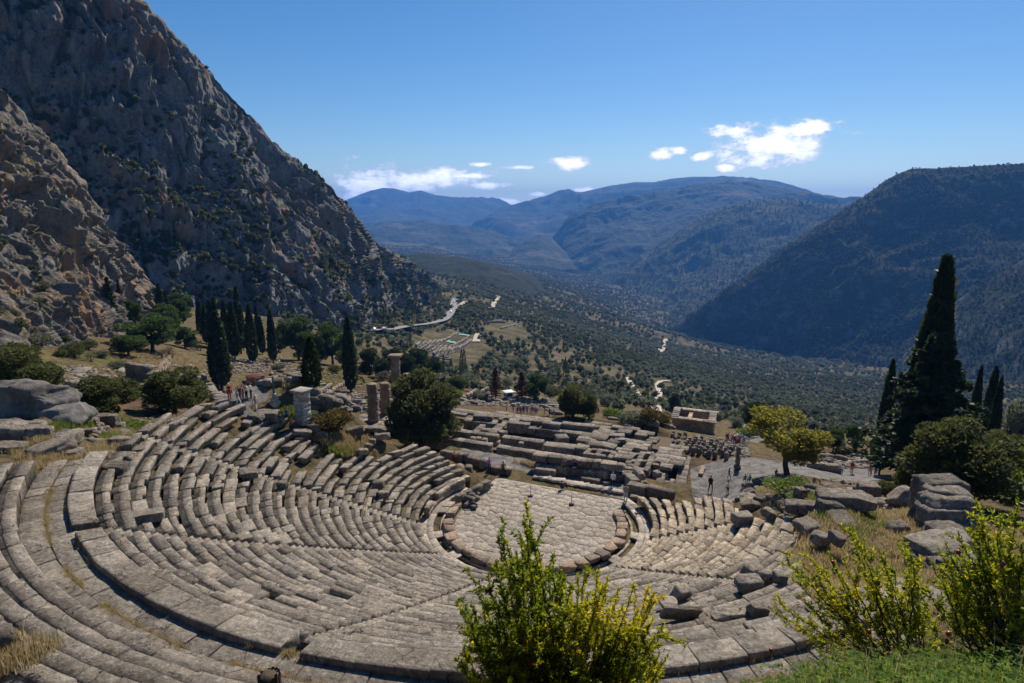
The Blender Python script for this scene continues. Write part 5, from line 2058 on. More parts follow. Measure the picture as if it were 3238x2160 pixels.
    run(b, tz(1735, 400), tz(1690, 470), 1.0, TZ + 0.1, 1.3, 1.2, 1)
    run(b, tz(1800, 405), tz(1745, 480), 1.0, TZ + 0.1, 1.3, 1.2, 1)
    # pits
    for a, c in (((1640, 512), (1850, 500)), ((1610, 570), (1895, 575)), ((1665, 645), (1790, 655)), ((1745, 490), (1660, 655)), ((1845, 500), (1775, 655)), ((1600, 600), (1660, 615)), ((1830, 600), (1895, 607)), ((1640, 510), (1600, 600)),
                 ((1260, 465), (1500, 495)), ((1310, 525), (1352, 475)), ((1430, 545), (1482, 490)), ((1200, 510), (1258, 462)), ((1190, 500), (1400, 530)), ((1850, 560), (1935, 560)), ((1850, 660), (1900, 690))):
        run(b, tz(*a), tz(*c), 0.75, TZ - 0.05, 1.3, 1.3, 2)
    # outlying courses to the right
    run(b, tz(2150, 480), tz(2080, 790), 1.3, TZ - 0.9, 1.0, 1.5, 1)
    floor_slabs(b, [tz(1950, 690)[:2], tz(2060, 640)[:2], tz(2090, 720)[:2], tz(2040, 800)[:2], tz(1880, 840)[:2]], TZ - 1.2, 1.6, 0.2)
    b.emit('foundation_block', M_BLOCK, t, 300)
    # bottom of the pits
    c = [tz(-380, 100, TZ - 1.5)[:2], tz(2000, 330, TZ - 1.5)[:2], tz(1960, 660, TZ - 1.5)[:2], tz(-380, 380, TZ - 1.5)[:2]]
    q = np.array([(p @ E_U, p @ E_V) for p in c])
    u0, u1, v0, v1 = q[:, 0].min(), q[:, 0].max() + 1, q[:, 1].min() + 0.8, q[:, 1].max() - 2
    V = [np.append(E_U * a + E_V * e, TZ - 1.45) - np.array([0, 40, TZ]) for a, e in ((u0, v0), (u1, v0), (u1, v1), (u0, v1))]
    link('pit_floor', mesh_np('pit_floor', V, np.array([[0, 1, 2, 3]]), M_SOIL), t)
    return t


TEMPLE = build_temple()


# ------------------------------------------------------------------ rocks
def rock(size, seed=0.0, sub=3, rough=0.28, flat=0.0):
    bm = bmesh.new()
    bmesh.ops.create_icosphere(bm, subdivisions=sub, radius=1.0)
    V = np.array([v.co[:] for v in bm.verts])
    F = np.array([[v.index for v in f.verts] for f in bm.faces])
    bm.free()
    # cut by random planes to get broken faces
    rng = np.random.default_rng(int(seed * 1000) % 99991)
    for _ in range(9):
        n = rng.normal(0, 1, 3)
        n /= np.linalg.norm(n)
        d = 0.62 + 0.25 * rng.random()
        s = V @ n - d
        V = V - np.where(s > 0, s * 0.92, 0)[:, None] * n
    V = V * (1 + rough * fbm(V * 1.3 + seed, 3))[:, None]
    cr = 1 - np.minimum(np.abs(fbm(V * 2.0 + seed + 3, 3)), 0.25) / 0.25
    V = V * (1 - 0.07 * cr ** 2)[:, None]
    V = V + 0.10 * np.stack([fbm(V * 3.6 + seed + k * 9, 4) for k in range(3)], -1)
    V *= np.asarray(size) / 2
    return V, F


def rough_block(size, seed, sub=4, p=12.0, rough=0.045):
    """squared stone with worn corners, chipped faces and an uneven surface"""
    bm = bmesh.new()
    bmesh.ops.create_icosphere(bm, subdivisions=sub, radius=1.0)
    V = np.array([v.co[:] for v in bm.verts])
    F = np.array([[v.index for v in f.verts] for f in bm.faces])
    bm.free()
    V = V / ((np.abs(V) ** p).sum(1) ** (1 / p))[:, None]
    rng = np.random.default_rng(int(seed * 977) % 99991)
    for _ in range(9):                                  # broken corners and edges
        n = rng.normal(0, 1, 3)
        n /= np.linalg.norm(n)
        d = 0.86 * np.abs(n).sum() * (0.76 + 0.24 * rng.random())
        s_ = V @ n - d
        V = V - np.where(s_ > 0, s_ * 0.95, 0)[:, None] * n
    sz = np.asarray(size, float) / 2
    V = V * sz
    m = float(sz.mean())
    lay = fbm(V * np.array([0.5, 0.5, 3.2]) / m + seed, 3)
    cr = 1 - np.minimum(np.abs(fbm(V * 1.5 / m + seed + 3, 3)), 0.16) / 0.16
    nn = np.stack([fbm(V * 2.2 / m + seed + k * 9, 5) for k in range(3)], -1)
    dr = V / (np.linalg.norm(V, axis=1, keepdims=True) + 1e-9)
    V = V + m * rough * 1.3 * nn + dr * (m * (0.035 * np.sign(lay) * np.minimum(np.abs(lay) * 4, 1) - 0.09 * cr ** 2))[:, None]
    return V, F


def put_rock(name, label, cat, loc, size, m, rz=None, group=None, sub=3, tilt=(0, 0), sink=0.15, warm=0.1, seed=None):
    V, F = rock(size, RNG.random() * 60 if seed is None else seed, sub)
    me = mesh_np(name, V, F, m, False, attrs={'rnd': ('FACE', np.full(len(F), RNG.random())), 'warm': ('FACE', np.full(len(F), warm))})
    o = link(name, me, None, (loc[0], loc[1], loc[2] + size[2] * (0.5 - sink)), (tilt[0], tilt[1], RNG.random() * 6.28 if rz is None else rz))
    tag(o, label, cat, group)
    return o


def put_block(name, label, cat, loc, size, m, rz=0.0, tilt=(0, 0), group=None, ch=0.06, jit=0.04, warm=0.1, sink=0.1):
    V, F = rough_block(size, RNG.random() * 90, 4 if max(size) > 1.1 else 3)
    F = [F]
    n = len(F[0])
    me = mesh_np(name, V, F, m, False, attrs={'rnd': ('FACE', np.full(n, RNG.random())), 'warm': ('FACE', np.full(n, warm))})
    o = link(name, me, None, (loc[0], loc[1], loc[2] + size[2] * (0.5 - sink)), (tilt[0], tilt[1], rz))
    tag(o, label, cat, group)
    return o


# ------------------------------------------------------------------ columns of the temple
def column(vx, vy, h, r, label, capital=False, drums=7):
    base = at_z(vx, vy, TZ + 0.1)
    t = thing('column', label, 'column', base)
    z = 0.0
    for i in range(drums):
        dh = h / drums
        a = np.linspace(0, 2 * np.pi, 20, endpoint=False)
        St = []
        off = RNG.normal(0, 0.04, 2)
        for q, (zz, k) in enumerate(((0.0, 0.95), (0.05, 1.0), (0.35, 1.01), (0.65, 1.0), (0.95, 0.99), (1.0, 0.94))):
            rr = r * (1 - 0.16 * (z + zz * dh) / h) * k * (1 + 0.05 * np.cos(a * 10)) * (1 + 0.10 * fbm(np.stack([np.cos(a), np.sin(a), np.full(20, z + zz * dh)], -1) * 1.8 + i * 3, 4))
            St.append(np.stack([off[0] + rr * np.cos(a), off[1] + rr * np.sin(a), np.full(20, z + zz * dh)], 1))
        V, F = sweep(St)
        F = [F[0][:, ::-1], F[1][:, ::-1], F[2][:, ::-1]]
        n = sum(len(f) for f in F)
        link('drum', mesh_np('drum', V, F, M_POROS, False, attrs={'rnd': ('FACE', np.full(n, RNG.random() * 0.6)), 'warm': ('FACE', np.full(n, 0.7))}), t)
        z += dh
    if capital:
        a = np.linspace(0, 2 * np.pi, 20, endpoint=False)
        St = [np.stack([rr * np.cos(a), rr * np.sin(a), np.full(20, zz)], 1) for zz, rr in ((z, r * 0.84), (z + 0.25, r * 0.95), (z + 0.5, r * 1.25), (z + 0.62, r * 1.3))]
        V, F = sweep(St)
        F = [f[:, ::-1] for f in F]
        n = sum(len(f) for f in F)
        link('capital', mesh_np('capital', V, F, M_POROS, attrs={'rnd': ('FACE', np.full(n, 0.4)), 'warm': ('FACE', np.full(n, 0.4))}), t)
        V, F = chamfer_box((r * 2.6, r * 2.6, 0.35), 0.05, 0.05, 0.02)
        n = sum(len(f) for f in F)
        link('abacus', mesh_np('abacus', V + [0, 0, z + 0.78], F, M_POROS, attrs={'rnd': ('FACE', np.full(n, 0.4)), 'warm': ('FACE', np.full(n, 0.2))}), t)
    return t


column(858, 966, 6.2, 0.92, 'left of the two broken columns beside the large juniper', drums=7)
column(886, 948, 5.2, 0.92, 'right broken column half hidden by the large juniper', drums=6)
column(911, 912, 7.0, 0.92, 'tallest column, still carrying its capital, behind the large juniper', True, 7)
column(936, 908, 4.1, 0.92, 'short column stump just right of the tallest column', drums=5)


def tfloor():
    t = thing('temple_floor', 'paved corner of the temple floor at the foot of the broken columns', 'ruin', at_z(860, 968, TZ))
    b = Bag()
    floor_slabs(b, [at_z(800, 955, TZ)[:2], at_z(905, 938, TZ)[:2], at_z(960, 962, TZ)[:2], at_z(850, 990, TZ)[:2]], TZ, 1.5, 0.3)
    run(b, at_z(800, 968, TZ), at_z(860, 978, TZ), 1.0, TZ - 0.3, 1.2, 1.5, 2)
    run(b, at_z(862, 978, TZ), at_z(905, 955, TZ), 0.8, TZ - 0.3, 1.0, 1.5, 2)
    b.emit('floor_slab', M_BLOCK, t)


tfloor()


# ------------------------------------------------------------------ tall pillar left of the temple
def pillar():
    base = ground_hit(697, 974)
    k = px_size(base)
    h = 84 / k
    w = 27 / k
    t = thing('pillar', 'tall square pillar of pale marble blocks with a moulded top', 'pillar', base, ANG_U)
    b = Bag()
    c, z = 0, 0.0
    nc = 9
    for i in range(nc):
        dh = h * 0.9 / nc
        for j, (x0, x1) in enumerate(((-0.5, 0.12), (0.12, 0.5)) if i % 2 else ((-0.5, -0.1), (-0.1, 0.5))):
            v, f = chamfer_box(((x1 - x0) * w - 0.02, w * 0.95, dh - 0.02), 0.02, 0.015, 0.01)
            v = xform(v, ((x0 + x1) / 2 * w, 0, z + dh / 2))
            n = sum(len(q) for q in f)
            link('pillar_block', mesh_np('pillar_block', v, f, M_MARBLE, attrs={'rnd': ('FACE', np.full(n, RNG.random() * 0.5)), 'warm': ('FACE', np.full(n, 0.15 + 0.4 * (i == nc - 1)))}), t)
        z += dh
    for k2, (s, dh) in enumerate(((1.12, 0.03), (1.25, 0.03), (1.38, 0.035))):
        v, f = chamfer_box((w * s, w * s, h * dh), 0.02, 0.01, 0.008)
        n = sum(len(q) for q in f)
        link('cornice', mesh_np('cornice', v + [0, 0, z + h * dh / 2], f, M_MARBLE, attrs={'rnd': ('FACE', np.full(n, 0.6)), 'warm': ('FACE', np.full(n, 0.3))}), t)
        z += h * dh
    return t


pillar()


# ------------------------------------------------------------------ treasury: a small roofless marble building
M_OCHRE = make_stone('ochre_marble', (0.50, 0.385, 0.255), (0.46, 0.31, 0.18), (0.25, 0.19, 0.13), 0.9, 0.02, 0.35)


def treasury():
    c2 = lambda x, y: ((2100 + x / 3.918) / VS, (1270 + y / 3.918) / VS)
    Zb = -20.5
    near = at_z(*c2(598, 485), Zb)
    left = at_z(*c2(100, 420), Zb)
    right = at_z(*c2(735, 445), Zb)
    ex = (left - near)[:2]
    L = float(np.linalg.norm(ex))
    ex = ex / L
    ey = np.array([ex[1], -ex[0]])
    if ey @ (right - near)[:2] < 0:
        ey = -ey
    W = 6.2
    t = thing('treasury', 'small roofless marble treasury with gabled walls below the temple', 'building', (near[0], near[1], Zb))
    H = 3.7
    b = Bag()
    th = 0.75

    def wall(p0, p1, h0, gable=0.0):
        p0, p1 = np.asarray(p0, float), np.asarray(p1, float)
        T = np.linalg.norm(p1 - p0)
        d = (p1 - p0) / T
        ang = math.atan2(d[1], d[0])
        nc = 8
        for c in range(nc + 4):
            z0 = c * h0 / nc
            s0, s1 = 0.0, T
            if c >= nc:
                if gable <= 0:
                    break
                z0 = h0 + (c - nc) * 0.4
                inset = (z0 - h0 + 0.2) / gable * T / 2
                s0, s1 = inset, T - inset
                if s1 - s0 < 0.5:
                    break
            dh = h0 / nc if c < nc else 0.4
            s = s0
            while s < s1 - 0.05:
                e = min(s + 1.35 * (0.6 + 0.8 * RNG.random()), s1)
                if s1 - e < 0.4:
                    e = s1
                v, f = chamfer_box((e - s - 0.012, th, dh - 0.012), 0.015, 0.006, 0.006)
                m = p0 + d * (s + e) / 2
                v = xform(v, (m[0], m[1], z0 + dh / 2 + Zb), ang)
                b.add(v, f, None, RNG.random() * 0.9)
                s = e
    o = near[:2]
    A, B_, C_, D_ = o, o + ex * L, o + ex * L + ey * W, o + ey * W
    hh = th / 2 * 1.0
    wall(A + ey * hh, B_ + ey * hh, H)
    wall(D_ - ey * hh, C_ - ey * hh, H)
    wall(A + ex * hh + ey * th, D_ + ex * hh - ey * th, H, 0.9)
    wall(B_ - ex * hh + ey * th, C_ - ex * hh - ey * th, H, 0.9)
    wall(o + ex * L * 0.62 + ey * th, o + ex * L * 0.62 + ey * (W - th), H * 0.98, 0.0)
    b.emit('wall_block', M_OCHRE, t, 300)
    # eaves of flat roof slabs all round and up both gables
    rb = Bag()
    for q0, q1 in ((A - ex * 0.5, B_ + ex * 0.5), (D_ - ex * 0.5, C_ + ex * 0.5)):
        run(rb, np.append(q0, 0), q1, 1.5, Zb + H + 0.28, 0.26, 1.0, 1, 0.012, 0.2, 0.03)
    for base in (A, B_):
        for s in (0, 1):
            n = 5
            for i in range(n):
                f0, f1 = i / n * 0.5, (i + 1) / n * 0.5
                fm = (f0 + f1) / 2
                y = fm * W if s == 0 else W - fm * W
                v, f = chamfer_box((1.4, W / n / 2 + 0.08, 0.22), 0.03, 0.012, 0.008)
                v = xform(v, (0, 0, 0), math.atan2(ex[1], ex[0]), (1 if s == 0 else -1) * math.atan2(0.9, W / 2) * (1 if np.cross(ex, ey) > 0 else -1), 0)
                c = base + ey * y + (ex * 0.35 if base is A else -ex * 0.35)
                rb.add(v + np.array([c[0], c[1], Zb + H + 0.25 + fm * 2 * 0.9]), f, None, 0.2)
    rb.emit('roof_slab', M_PAVE, t)
    V = [np.append(p, Zb + 0.05) - np.array([near[0], near[1], Zb]) for p in (A, B_, C_, D_)]
    link('floor', mesh_np('floor', V, np.array([[0, 1, 2, 3]]), M_SOIL), t)
    return t


treasury()


# ------------------------------------------------------------------ walls and kerbs round the stage
def stage_things():
    W1 = thing('stage_wall', 'low double row of pale grey blocks behind the orchestra, in front of the temple', 'wall', tz(1150, 660, -0.2))
    b = Bag()
    run(b, tz(720, 640, -0.2), tz(1560, 745, -0.2), 0.9, 1.25, 0.72, 1.2, 1, 0.04, 0.35, 0.06)
    run(b, tz(735, 665, -0.2), tz(1560, 765, -0.2), 0.9, 0.55, 0.75, 1.1, 1, 0.03, 0.3, 0.05)
    run(b, tz(745, 700, -0.2), tz(935, 722, -0.2), 0.9, 0.42, 0.6, 1.6, 1, 0.03, 0.3)
    run(b, tz(1170, 760, -0.2), tz(1345, 785, -0.2), 0.6, 0.15, 0.3, 1.8, 1, 0.03, 0.4)
    b.emit('wall_block', M_BLOCK, W1)
    W2 = thing('stage_kerb', 'row of large grey kerb blocks at the right end of the orchestra terrace', 'kerb', tz(1800, 900, -0.2))
    b = Bag()
    run(b, tz(1600, 860, -0.2), tz(2040, 960, -0.2), 0.8, 0.75, 0.95, 1.7, 1, 0.05, 0.3, 0.1)
    run(b, tz(1620, 930, -0.2), tz(1700, 945, -0.2), 0.6, 0.15, 0.3, 0.9, 1, 0.04, 0.3)
    b.emit('kerb_block', M_BLOCK, W2)
    W3 = thing('step_row', 'row of pale flat stepping slabs set in gravel along the orchestra front', 'paving', tz(1100, 790, -0.1))
    b = Bag()
    for i in range(13):
        p = tz(770 + i * 62, 737 + i * 11.2, -0.15)
        v, f = chamfer_box((0.85 + RNG.normal(0, 0.12), 0.72, 0.22), 0.06, 0.04, 0.01)
        b.add(xform(v, (p[0], p[1], -0.10), ANG_U + RNG.normal(0, 0.12) + 0.3), f, None, 0.6)
    b.emit('paving_slab', M_MARBLE, W3)
    W4 = thing('boundary_row', 'curving row of rounded blocks at the left of the stage where visitors sit', 'wall', tz(250, 640, -0.2))
    b = Bag()
    run(b, tz(-130, 560, -0.2), tz(120, 590, -0.2), 0.8, 0.75, 0.95, 1.3, 1, 0.08, 0.35, 0.12)
    run(b, tz(120, 600, -0.2), tz(290, 650, -0.2), 0.8, 0.65, 0.9, 1.4, 1, 0.09, 0.35, 0.12)
    run(b, tz(300, 660, -0.2), tz(520, 700, -0.2), 0.9, 0.35, 0.6, 1.4, 1, 0.06, 0.35, 0.08)
    b.emit('wall_block', M_BLOCK, W4)
    W5 = thing('parodos_wall', 'straight low wall of dressed slabs at the left side of the orchestra floor', 'wall', (0, 0, 0))
    b = Bag()
    r1 = lambda x, y: ((1300 + x / 2.93875) / VS, (1450 + y / 2.93875) / VS)
    run(b, at_z(*r1(425, 430), 0), at_z(*r1(722, 275), 0), 0.5, 0.8, 0.9, 1.1, 1, 0.012, 0.25, 0.03)
    b.emit('wall_slab', M_BLOCK, W5)
    # gravel strip, light paving beyond, fallen blocks
    for (cx, cy, s, rz, ti, lab) in ((40, 695, (0.9, 0.9, 0.9), 0.3, 0.4, 'tilted grey drum leaning at the left parodos'), (122, 740, (0.75, 0.75, 1.35), 0.2, 0.0, 'upright grey pedestal block at the left parodos'),
                                 (1640, 800, (1.2, 1.1, 0.9), 0.5, 0.2, 'rounded boulder block beside the photographer'), (1700, 780, (1.0, 1.0, 1.2), 0.9, 0.15, 'dark weathered block behind the photographer'),
                                 (1400, 795, (0.6, 0.4, 0.25), 0.5, 0, 'small loose stone at the end of the stepping slabs'), (1580, 750, (1.6, 1.1, 0.75), 0.1, 0, 'big squared block on which a visitor in white sits'),
                                 (1750, 835, (0.5, 0.5, 0.8), 0.4, 0.1, 'small dark stone behind the kerb blocks')):
        p = tz(cx, cy, -0.2)
        put_block('stone_block', lab, 'stone block', p, s, M_BLOCK, ANG_U + rz, (ti, ti * 0.5), warm=0.25)
    # rubble pile at the left of the floor
    R = thing('rubble_pile', 'pile of broken dark stones on the left edge of the orchestra floor', 'rubble', at_z(*r1(560, 410), 0))
    b = Bag()
    for i in range(34):
        p = at_z(*r1(560 + RNG.normal(0, 38), 405 + RNG.normal(0, 26)), 0)
        v, f = rock((0.5 + 0.4 * RNG.random(), 0.45 + 0.3 * RNG.random(), 0.35 + 0.2 * RNG.random()), RNG.random() * 50, 1)
        b.add(xform(v, (p[0], p[1], 0.12 + 0.5 * RNG.random() * math.exp(-((p[0] - R.location[0]) ** 2 + (p[1] - R.location[1]) ** 2) / 1.2)), RNG.random() * 6), [f], None, 0.0)
    b.emit('rubble_stone', M_BLOCK, R)
    # thin rope posts on the floor
    for (x, y, lab) in ((1110, 352, 'rope post on a stone foot at the back left of the floor'), (1490, 430, 'rope post on a stone foot in the middle of the floor'), (1973, 505, 'rope post at the right end of the floor edge'), (2103, 520, 'rope post behind the drain at the right'), (742, 250, 'rope post at the left end of the floor')):
        p = at_z(*r1(x, y), 0.0)
        t = thing('rope_post', lab, 'post', p)
        v, f = tube([(0, 0, 0), (0, 0, 1.0)], [0.022, 0.02], 6)
        link('post', mesh_np('post', v, f, M_IRON), t)
        v, f = chamfer_box((0.42, 0.3, 0.14), 0.03, 0.02, 0.01)
        link('foot', mesh_np('foot', v + [0, 0, 0.07], f, M_BLOCK, attrs={'rnd': ('FACE', np.full(sum(len(q) for q in f), 0.9)), 'warm': ('FACE', np.full(sum(len(q) for q in f), 0.0))}), t)


def plain(name, col, rough=0.7, spec=0.3, metal=0.0):
    m, N = mat(name)
    n = N.noise(pos(N), 6.0, 4, 0.6)
    b = finish(N, N.mix(n, tuple(c * 0.82 for c in col), tuple(min(1, c * 1.15) for c in col)), rough, None, spec=spec)
    b.inputs['Metallic'].default_value = metal
    return m


M_IRON = plain('rusty_iron', (0.06, 0.05, 0.042), 0.6, 0.4, 0.5)
stage_things()


# ------------------------------------------------------------------ blocks round the right wing
def big_blocks():
    c4 = lambda x, y: ((2500 + x / 3.1856) / VS, (1400 + y / 3.1856) / VS)

    def B(cx, cy, hd, s, rz, lab, name='stone_block', tilt=(0, 0), m=None, warm=0.1, ch=0.09, sink=0.05, jit=0.05):
        p = ground_hit(*c4(cx, cy))
        k = 0.72 * math.hypot(p[0] - CAM[0], p[1] - CAM[1]) / hd
        put_block(name, lab, 'stone block', p, tuple(q * k for q in s), m or M_BLOCK, rz, tilt, None, ch, jit, warm, sink + 0.05)

    def Rk(cx, cy, hd, s, rz, lab, tilt=(0, 0), warm=0.1, sink=0.1, sub=3):
        p = ground_hit(*c4(cx, cy))
        k = 0.72 * math.hypot(p[0] - CAM[0], p[1] - CAM[1]) / hd
        put_rock('boulder', lab, 'boulder', p, tuple(q * k for q in s), M_BLOCK, rz, None, sub, tilt, sink + 0.05, warm)

    B(545, 640, 50, (5.6, 2.4, 1.6), -0.12, 'long broad pedestal slab, largest block above the right wing')
    B(770, 600, 49.5, (2.1, 1.8, 2.3), -0.12, 'square block at the right end of the long pedestal')
    B(170, 700, 46, (4.4, 1.6, 1.1), -0.15, 'long low dark block left of the pedestal')
    B(400, 690, 47.5, (2.4, 1.5, 1.2), -0.1, 'dark block filling the gap under the pedestal')
    B(510, 800, 42, (1.9, 3.2, 0.6), -0.1, 'flat pale slab lying in the grass below the pedestal', ch=0.05)
    Rk(900, 650, 48, (2.6, 1.6, 1.1), 0.2, 'sloping grey rock right of the square block')
    Rk(1150, 640, 44, (3.4, 2.0, 2.3), 0.1, 'hollowed rough boulder left of the big end wall')
    Rk(1010, 620, 46, (1.6, 1.2, 1.0), 0.5, 'smaller rock left of the hollowed boulder')
    B(1282, 765, 40, (1.3, 1.1, 1.0), 0.5, 'small squared stone in the dry grass below the end wall', tilt=(0.1, 0.05))
    Rk(1085, 900, 37, (2.2, 1.6, 1.15), 0.0, 'round pale boulder sitting in the dry grass', warm=0.3, sink=0.2)
    B(1390, 1000, 35, (1.3, 0.9, 0.5), 0.3, 'flat stone at the foot of the end wall', tilt=(0.15, 0))
    # the end wall: piled huge blocks
    g = ground_hit(*c4(1570, 960))
    KW = math.hypot(g[0] - CAM[0], g[1] - CAM[1]) / 40.0
    w = thing('end_wall', 'tall rough wall of piled huge boulders closing the right wing', 'wall', g)
    b = Bag()
    for (cx, cy, hd, s, rz) in ((1500, 450, 43.5, (3.0, 1.9, 1.5), 0.2), (1350, 540, 43.5, (1.2, 1.4, 2.4), 0.0), (1570, 530, 42.3, (2.6, 1.7, 1.1), -0.1), (1560, 630, 41.4, (2.9, 1.8, 1.4), 0.0), (1570, 740, 41.0, (3.1, 1.9, 1.4), 0.05), (1440, 590, 42.5, (1.3, 1.5, 1.6), 0.3),
                                (1580, 850, 40.6, (2.9, 1.9, 1.6), 0.0), (1420, 680, 42.8, (1.3, 1.3, 1.6), 0.2), (1345, 660, 43.8, (1.2, 1.3, 1.8), 0.1), (1560, 940, 38.5, (2.2, 2.0, 1.5), 0.4), (1500, 1080, 35, (2.6, 2.4, 1.2), 0.2), (1640, 1040, 36, (2.0, 1.6, 1.4), 0.5)):
        v, f = rough_block(tuple(q * 0.92 * KW for q in s), RNG.random() * 40, 4, 10.0, 0.06)
        p = at_h(*c4(cx, cy), hd * KW)
        b.add(xform(v, p, rz), [f], None, 0.05)
    b.emit('wall_boulder', M_BLOCK, w)
    # paving beyond the wall
    t = thing('ramp_paving', 'pale sunlit slabs of the ramp behind the end wall at the right', 'paving', at_h(*c4(1700, 1150), 30))
    b = Bag()
    for i in range(5):
        for j in range(4):
            p = ground_hit(*c4(1480 + i * 110 - j * 30, 1090 + j * 60))
            v, f = chamfer_box((1.7, 1.3, 0.35), 0.05, 0.06, 0.02)
            b.add(xform(v, (p[0], p[1], float(terrain(p[0], p[1])) + 0.1), RNG.normal(0.2, 0.1), RNG.normal(0, 0.04), RNG.normal(0, 0.04)), f, None, 0.2)
    b.emit('ramp_slab', M_BLOCK, t)
    # blocks between the wing and the path, one by one
    c2 = lambda x, y: ((2100 + x / 3.918) / VS, (1270 + y / 3.918) / VS)
    for (cx, cy, hd, s, rz, ti, lab) in (
            (1060, 1180, 60, (1.5, 1.3, 1.6), 0.2, 0, 'tall squared block at the corner where the gravel meets the right wing'),
            (1050, 1045, 66, (2.0, 1.2, 0.7), 0.1, 0, 'flat block on which two visitors in green sit'),
            (1165, 985, 68, (1.4, 1.6, 0.7), 0.2, 0, 'pale dimpled block right of the visitors in green'),
            (1165, 1075, 65, (1.3, 1.0, 0.6), 0.1, 0.1, 'low block in front of the dimpled block'),
            (1320, 1010, 66, (1.7, 1.7, 0.9), 0, 0, 'round drum shaped stone left of the fig bush'),
            (1560, 1180, 56, (1.7, 1.5, 1.8), 0.5, 0.15, 'tall weathered boulder block in front of the fig bush'),
            (1680, 1230, 55, (1.4, 1.3, 2.2), 0.2, 0.05, 'upright block right of the tall weathered one'),
            (1240, 1220, 55, (2.3, 1.2, 0.9), -0.1, 0.08, 'low layered block in the shade left of the weathered boulder'),
            (1410, 1210, 56, (1.7, 1.2, 0.7), 0.1, 0.1, 'low stone between the layered block and the weathered boulder'),
            (1885, 1010, 66, (1.0, 1.0, 1.4), 0.6, 0, 'dark cubic stone right of the fig bush'),
            (2150, 975, 70, (2.0, 1.4, 0.5), 0.1, 0, 'flat pale block below the gravel path'),
            (2270, 1020, 66, (2.0, 1.3, 0.9), 0.3, 0.1, 'rounded block right of the flat pale block'),
            (2150, 1060, 63, (1.2, 1.0, 0.9), 0.5, 0.1, 'small block under the flat pale block'),
            (2000, 1060, 64, (1.5, 1.0, 0.9), 0.2, 0.1, 'brown stone left of the small block'),
            (1960, 1160, 58, (1.5, 1.2, 0.9), 0.2, 0.2, 'brown weathered stone behind the long pedestal'),
            (1055, 1290, 45, (1.9, 2.4, 1.3), -0.25, 0.1, 'big pale fallen seat block at the top of the right wing')):
        p = ground_hit(*c2(cx, cy + 25))
        k = 0.70 * math.hypot(p[0] - CAM[0], p[1] - CAM[1]) / hd
        s = tuple(q * k for q in s)
        put_block('stone_block', lab, 'stone block', p, s, M_BLOCK, rz, (ti, ti * 0.6), None, 0.08, 0.05, 0.35 if hd < 50 else 0.15, 0.12)
    # loose blocks on the upper right of the seats
    c6 = lambda x, y: ((1850 + x / 2.614) / VS, (1500 + y / 2.614) / VS)
    for (cx, cy, s, rz, ti, lab, k) in (
            (1290, 380, (2.0, 1.4, 1.2), 0.3, 0.1, 'dark thick block lying at the upper edge of the right wing', 11),
            (1830, 440, (2.0, 1.7, 0.9), 0.5, 0.1, 'double grooved block beside the grass at the right wing', 14),
            (1520, 330, (1.2, 1.3, 0.8), 0.9, 0.3, 'broken block split in two beside the right wing', 9),
            (1940, 540, (1.3, 1.2, 0.9), 0.5, 0.15, 'cracked grey block in the grass beside the right wing', 15),
            (2080, 540, (0.9, 1.4, 0.8), 0.1, 0.1, 'squared grey stone at the right of the cracked block', 16),
            (1370, 820, (1.5, 1.3, 1.1), 0.4, 0.2, 'pale rough boulder standing on the dark block pile', 17.4),
            (1350, 930, (1.7, 1.2, 1.0), 0.1, 0.1, 'dark lower block of the pile at the end of the rows', 17),
            (1485, 880, (0.9, 0.8, 1.1), 0.3, 0.1, 'small pale stone right of the rough boulder', 17.2),
            (785, 1000, (1.3, 1.1, 1.1), 0.5, 0.35, 'tall tilted white block standing on the rows', 19.5),
            (690, 1080, (1.3, 1.0, 0.6), 0.3, 0.2, 'pale broken slab at the foot of the tilted white block', 20.2),
            (790, 1165, (2.6, 0.35, 1.0), 0.28, 0.35, 'large dark slab standing on edge on the rows', 22.5),
            (1210, 1170, (2.3, 0.7, 0.55), 0.22, 0.05, 'long grey block lying right of the slab on edge', 23.3),
            (1420, 1140, (1.2, 0.8, 0.8), 0.3, 0.2, 'dark broken block end right of the long grey block', 23.3),
            (1600, 860, (1.0, 0.8, 0.7), 0.3, 0.2, 'little stone in the straw beside the pile', 18)):
        best = None
        for kq in np.linspace(4, 29, 101):
            q = at_z(*c6(cx, cy + 18), float(row_z(kq)))
            e = abs(float(th_coords(q[0], q[1])[0]) - kq)
            if best is None or e < best[0]:
                best = (e, q)
        p = best[1]
        put_block('fallen_block', lab, 'stone block', p, tuple(q * 0.66 for q in s), M_SEAT, rz, (ti, ti * 0.5), None, 0.06, 0.05, 0.5 if 'pale' in lab or 'white' in lab else 0.1, 0.15)


big_blocks()


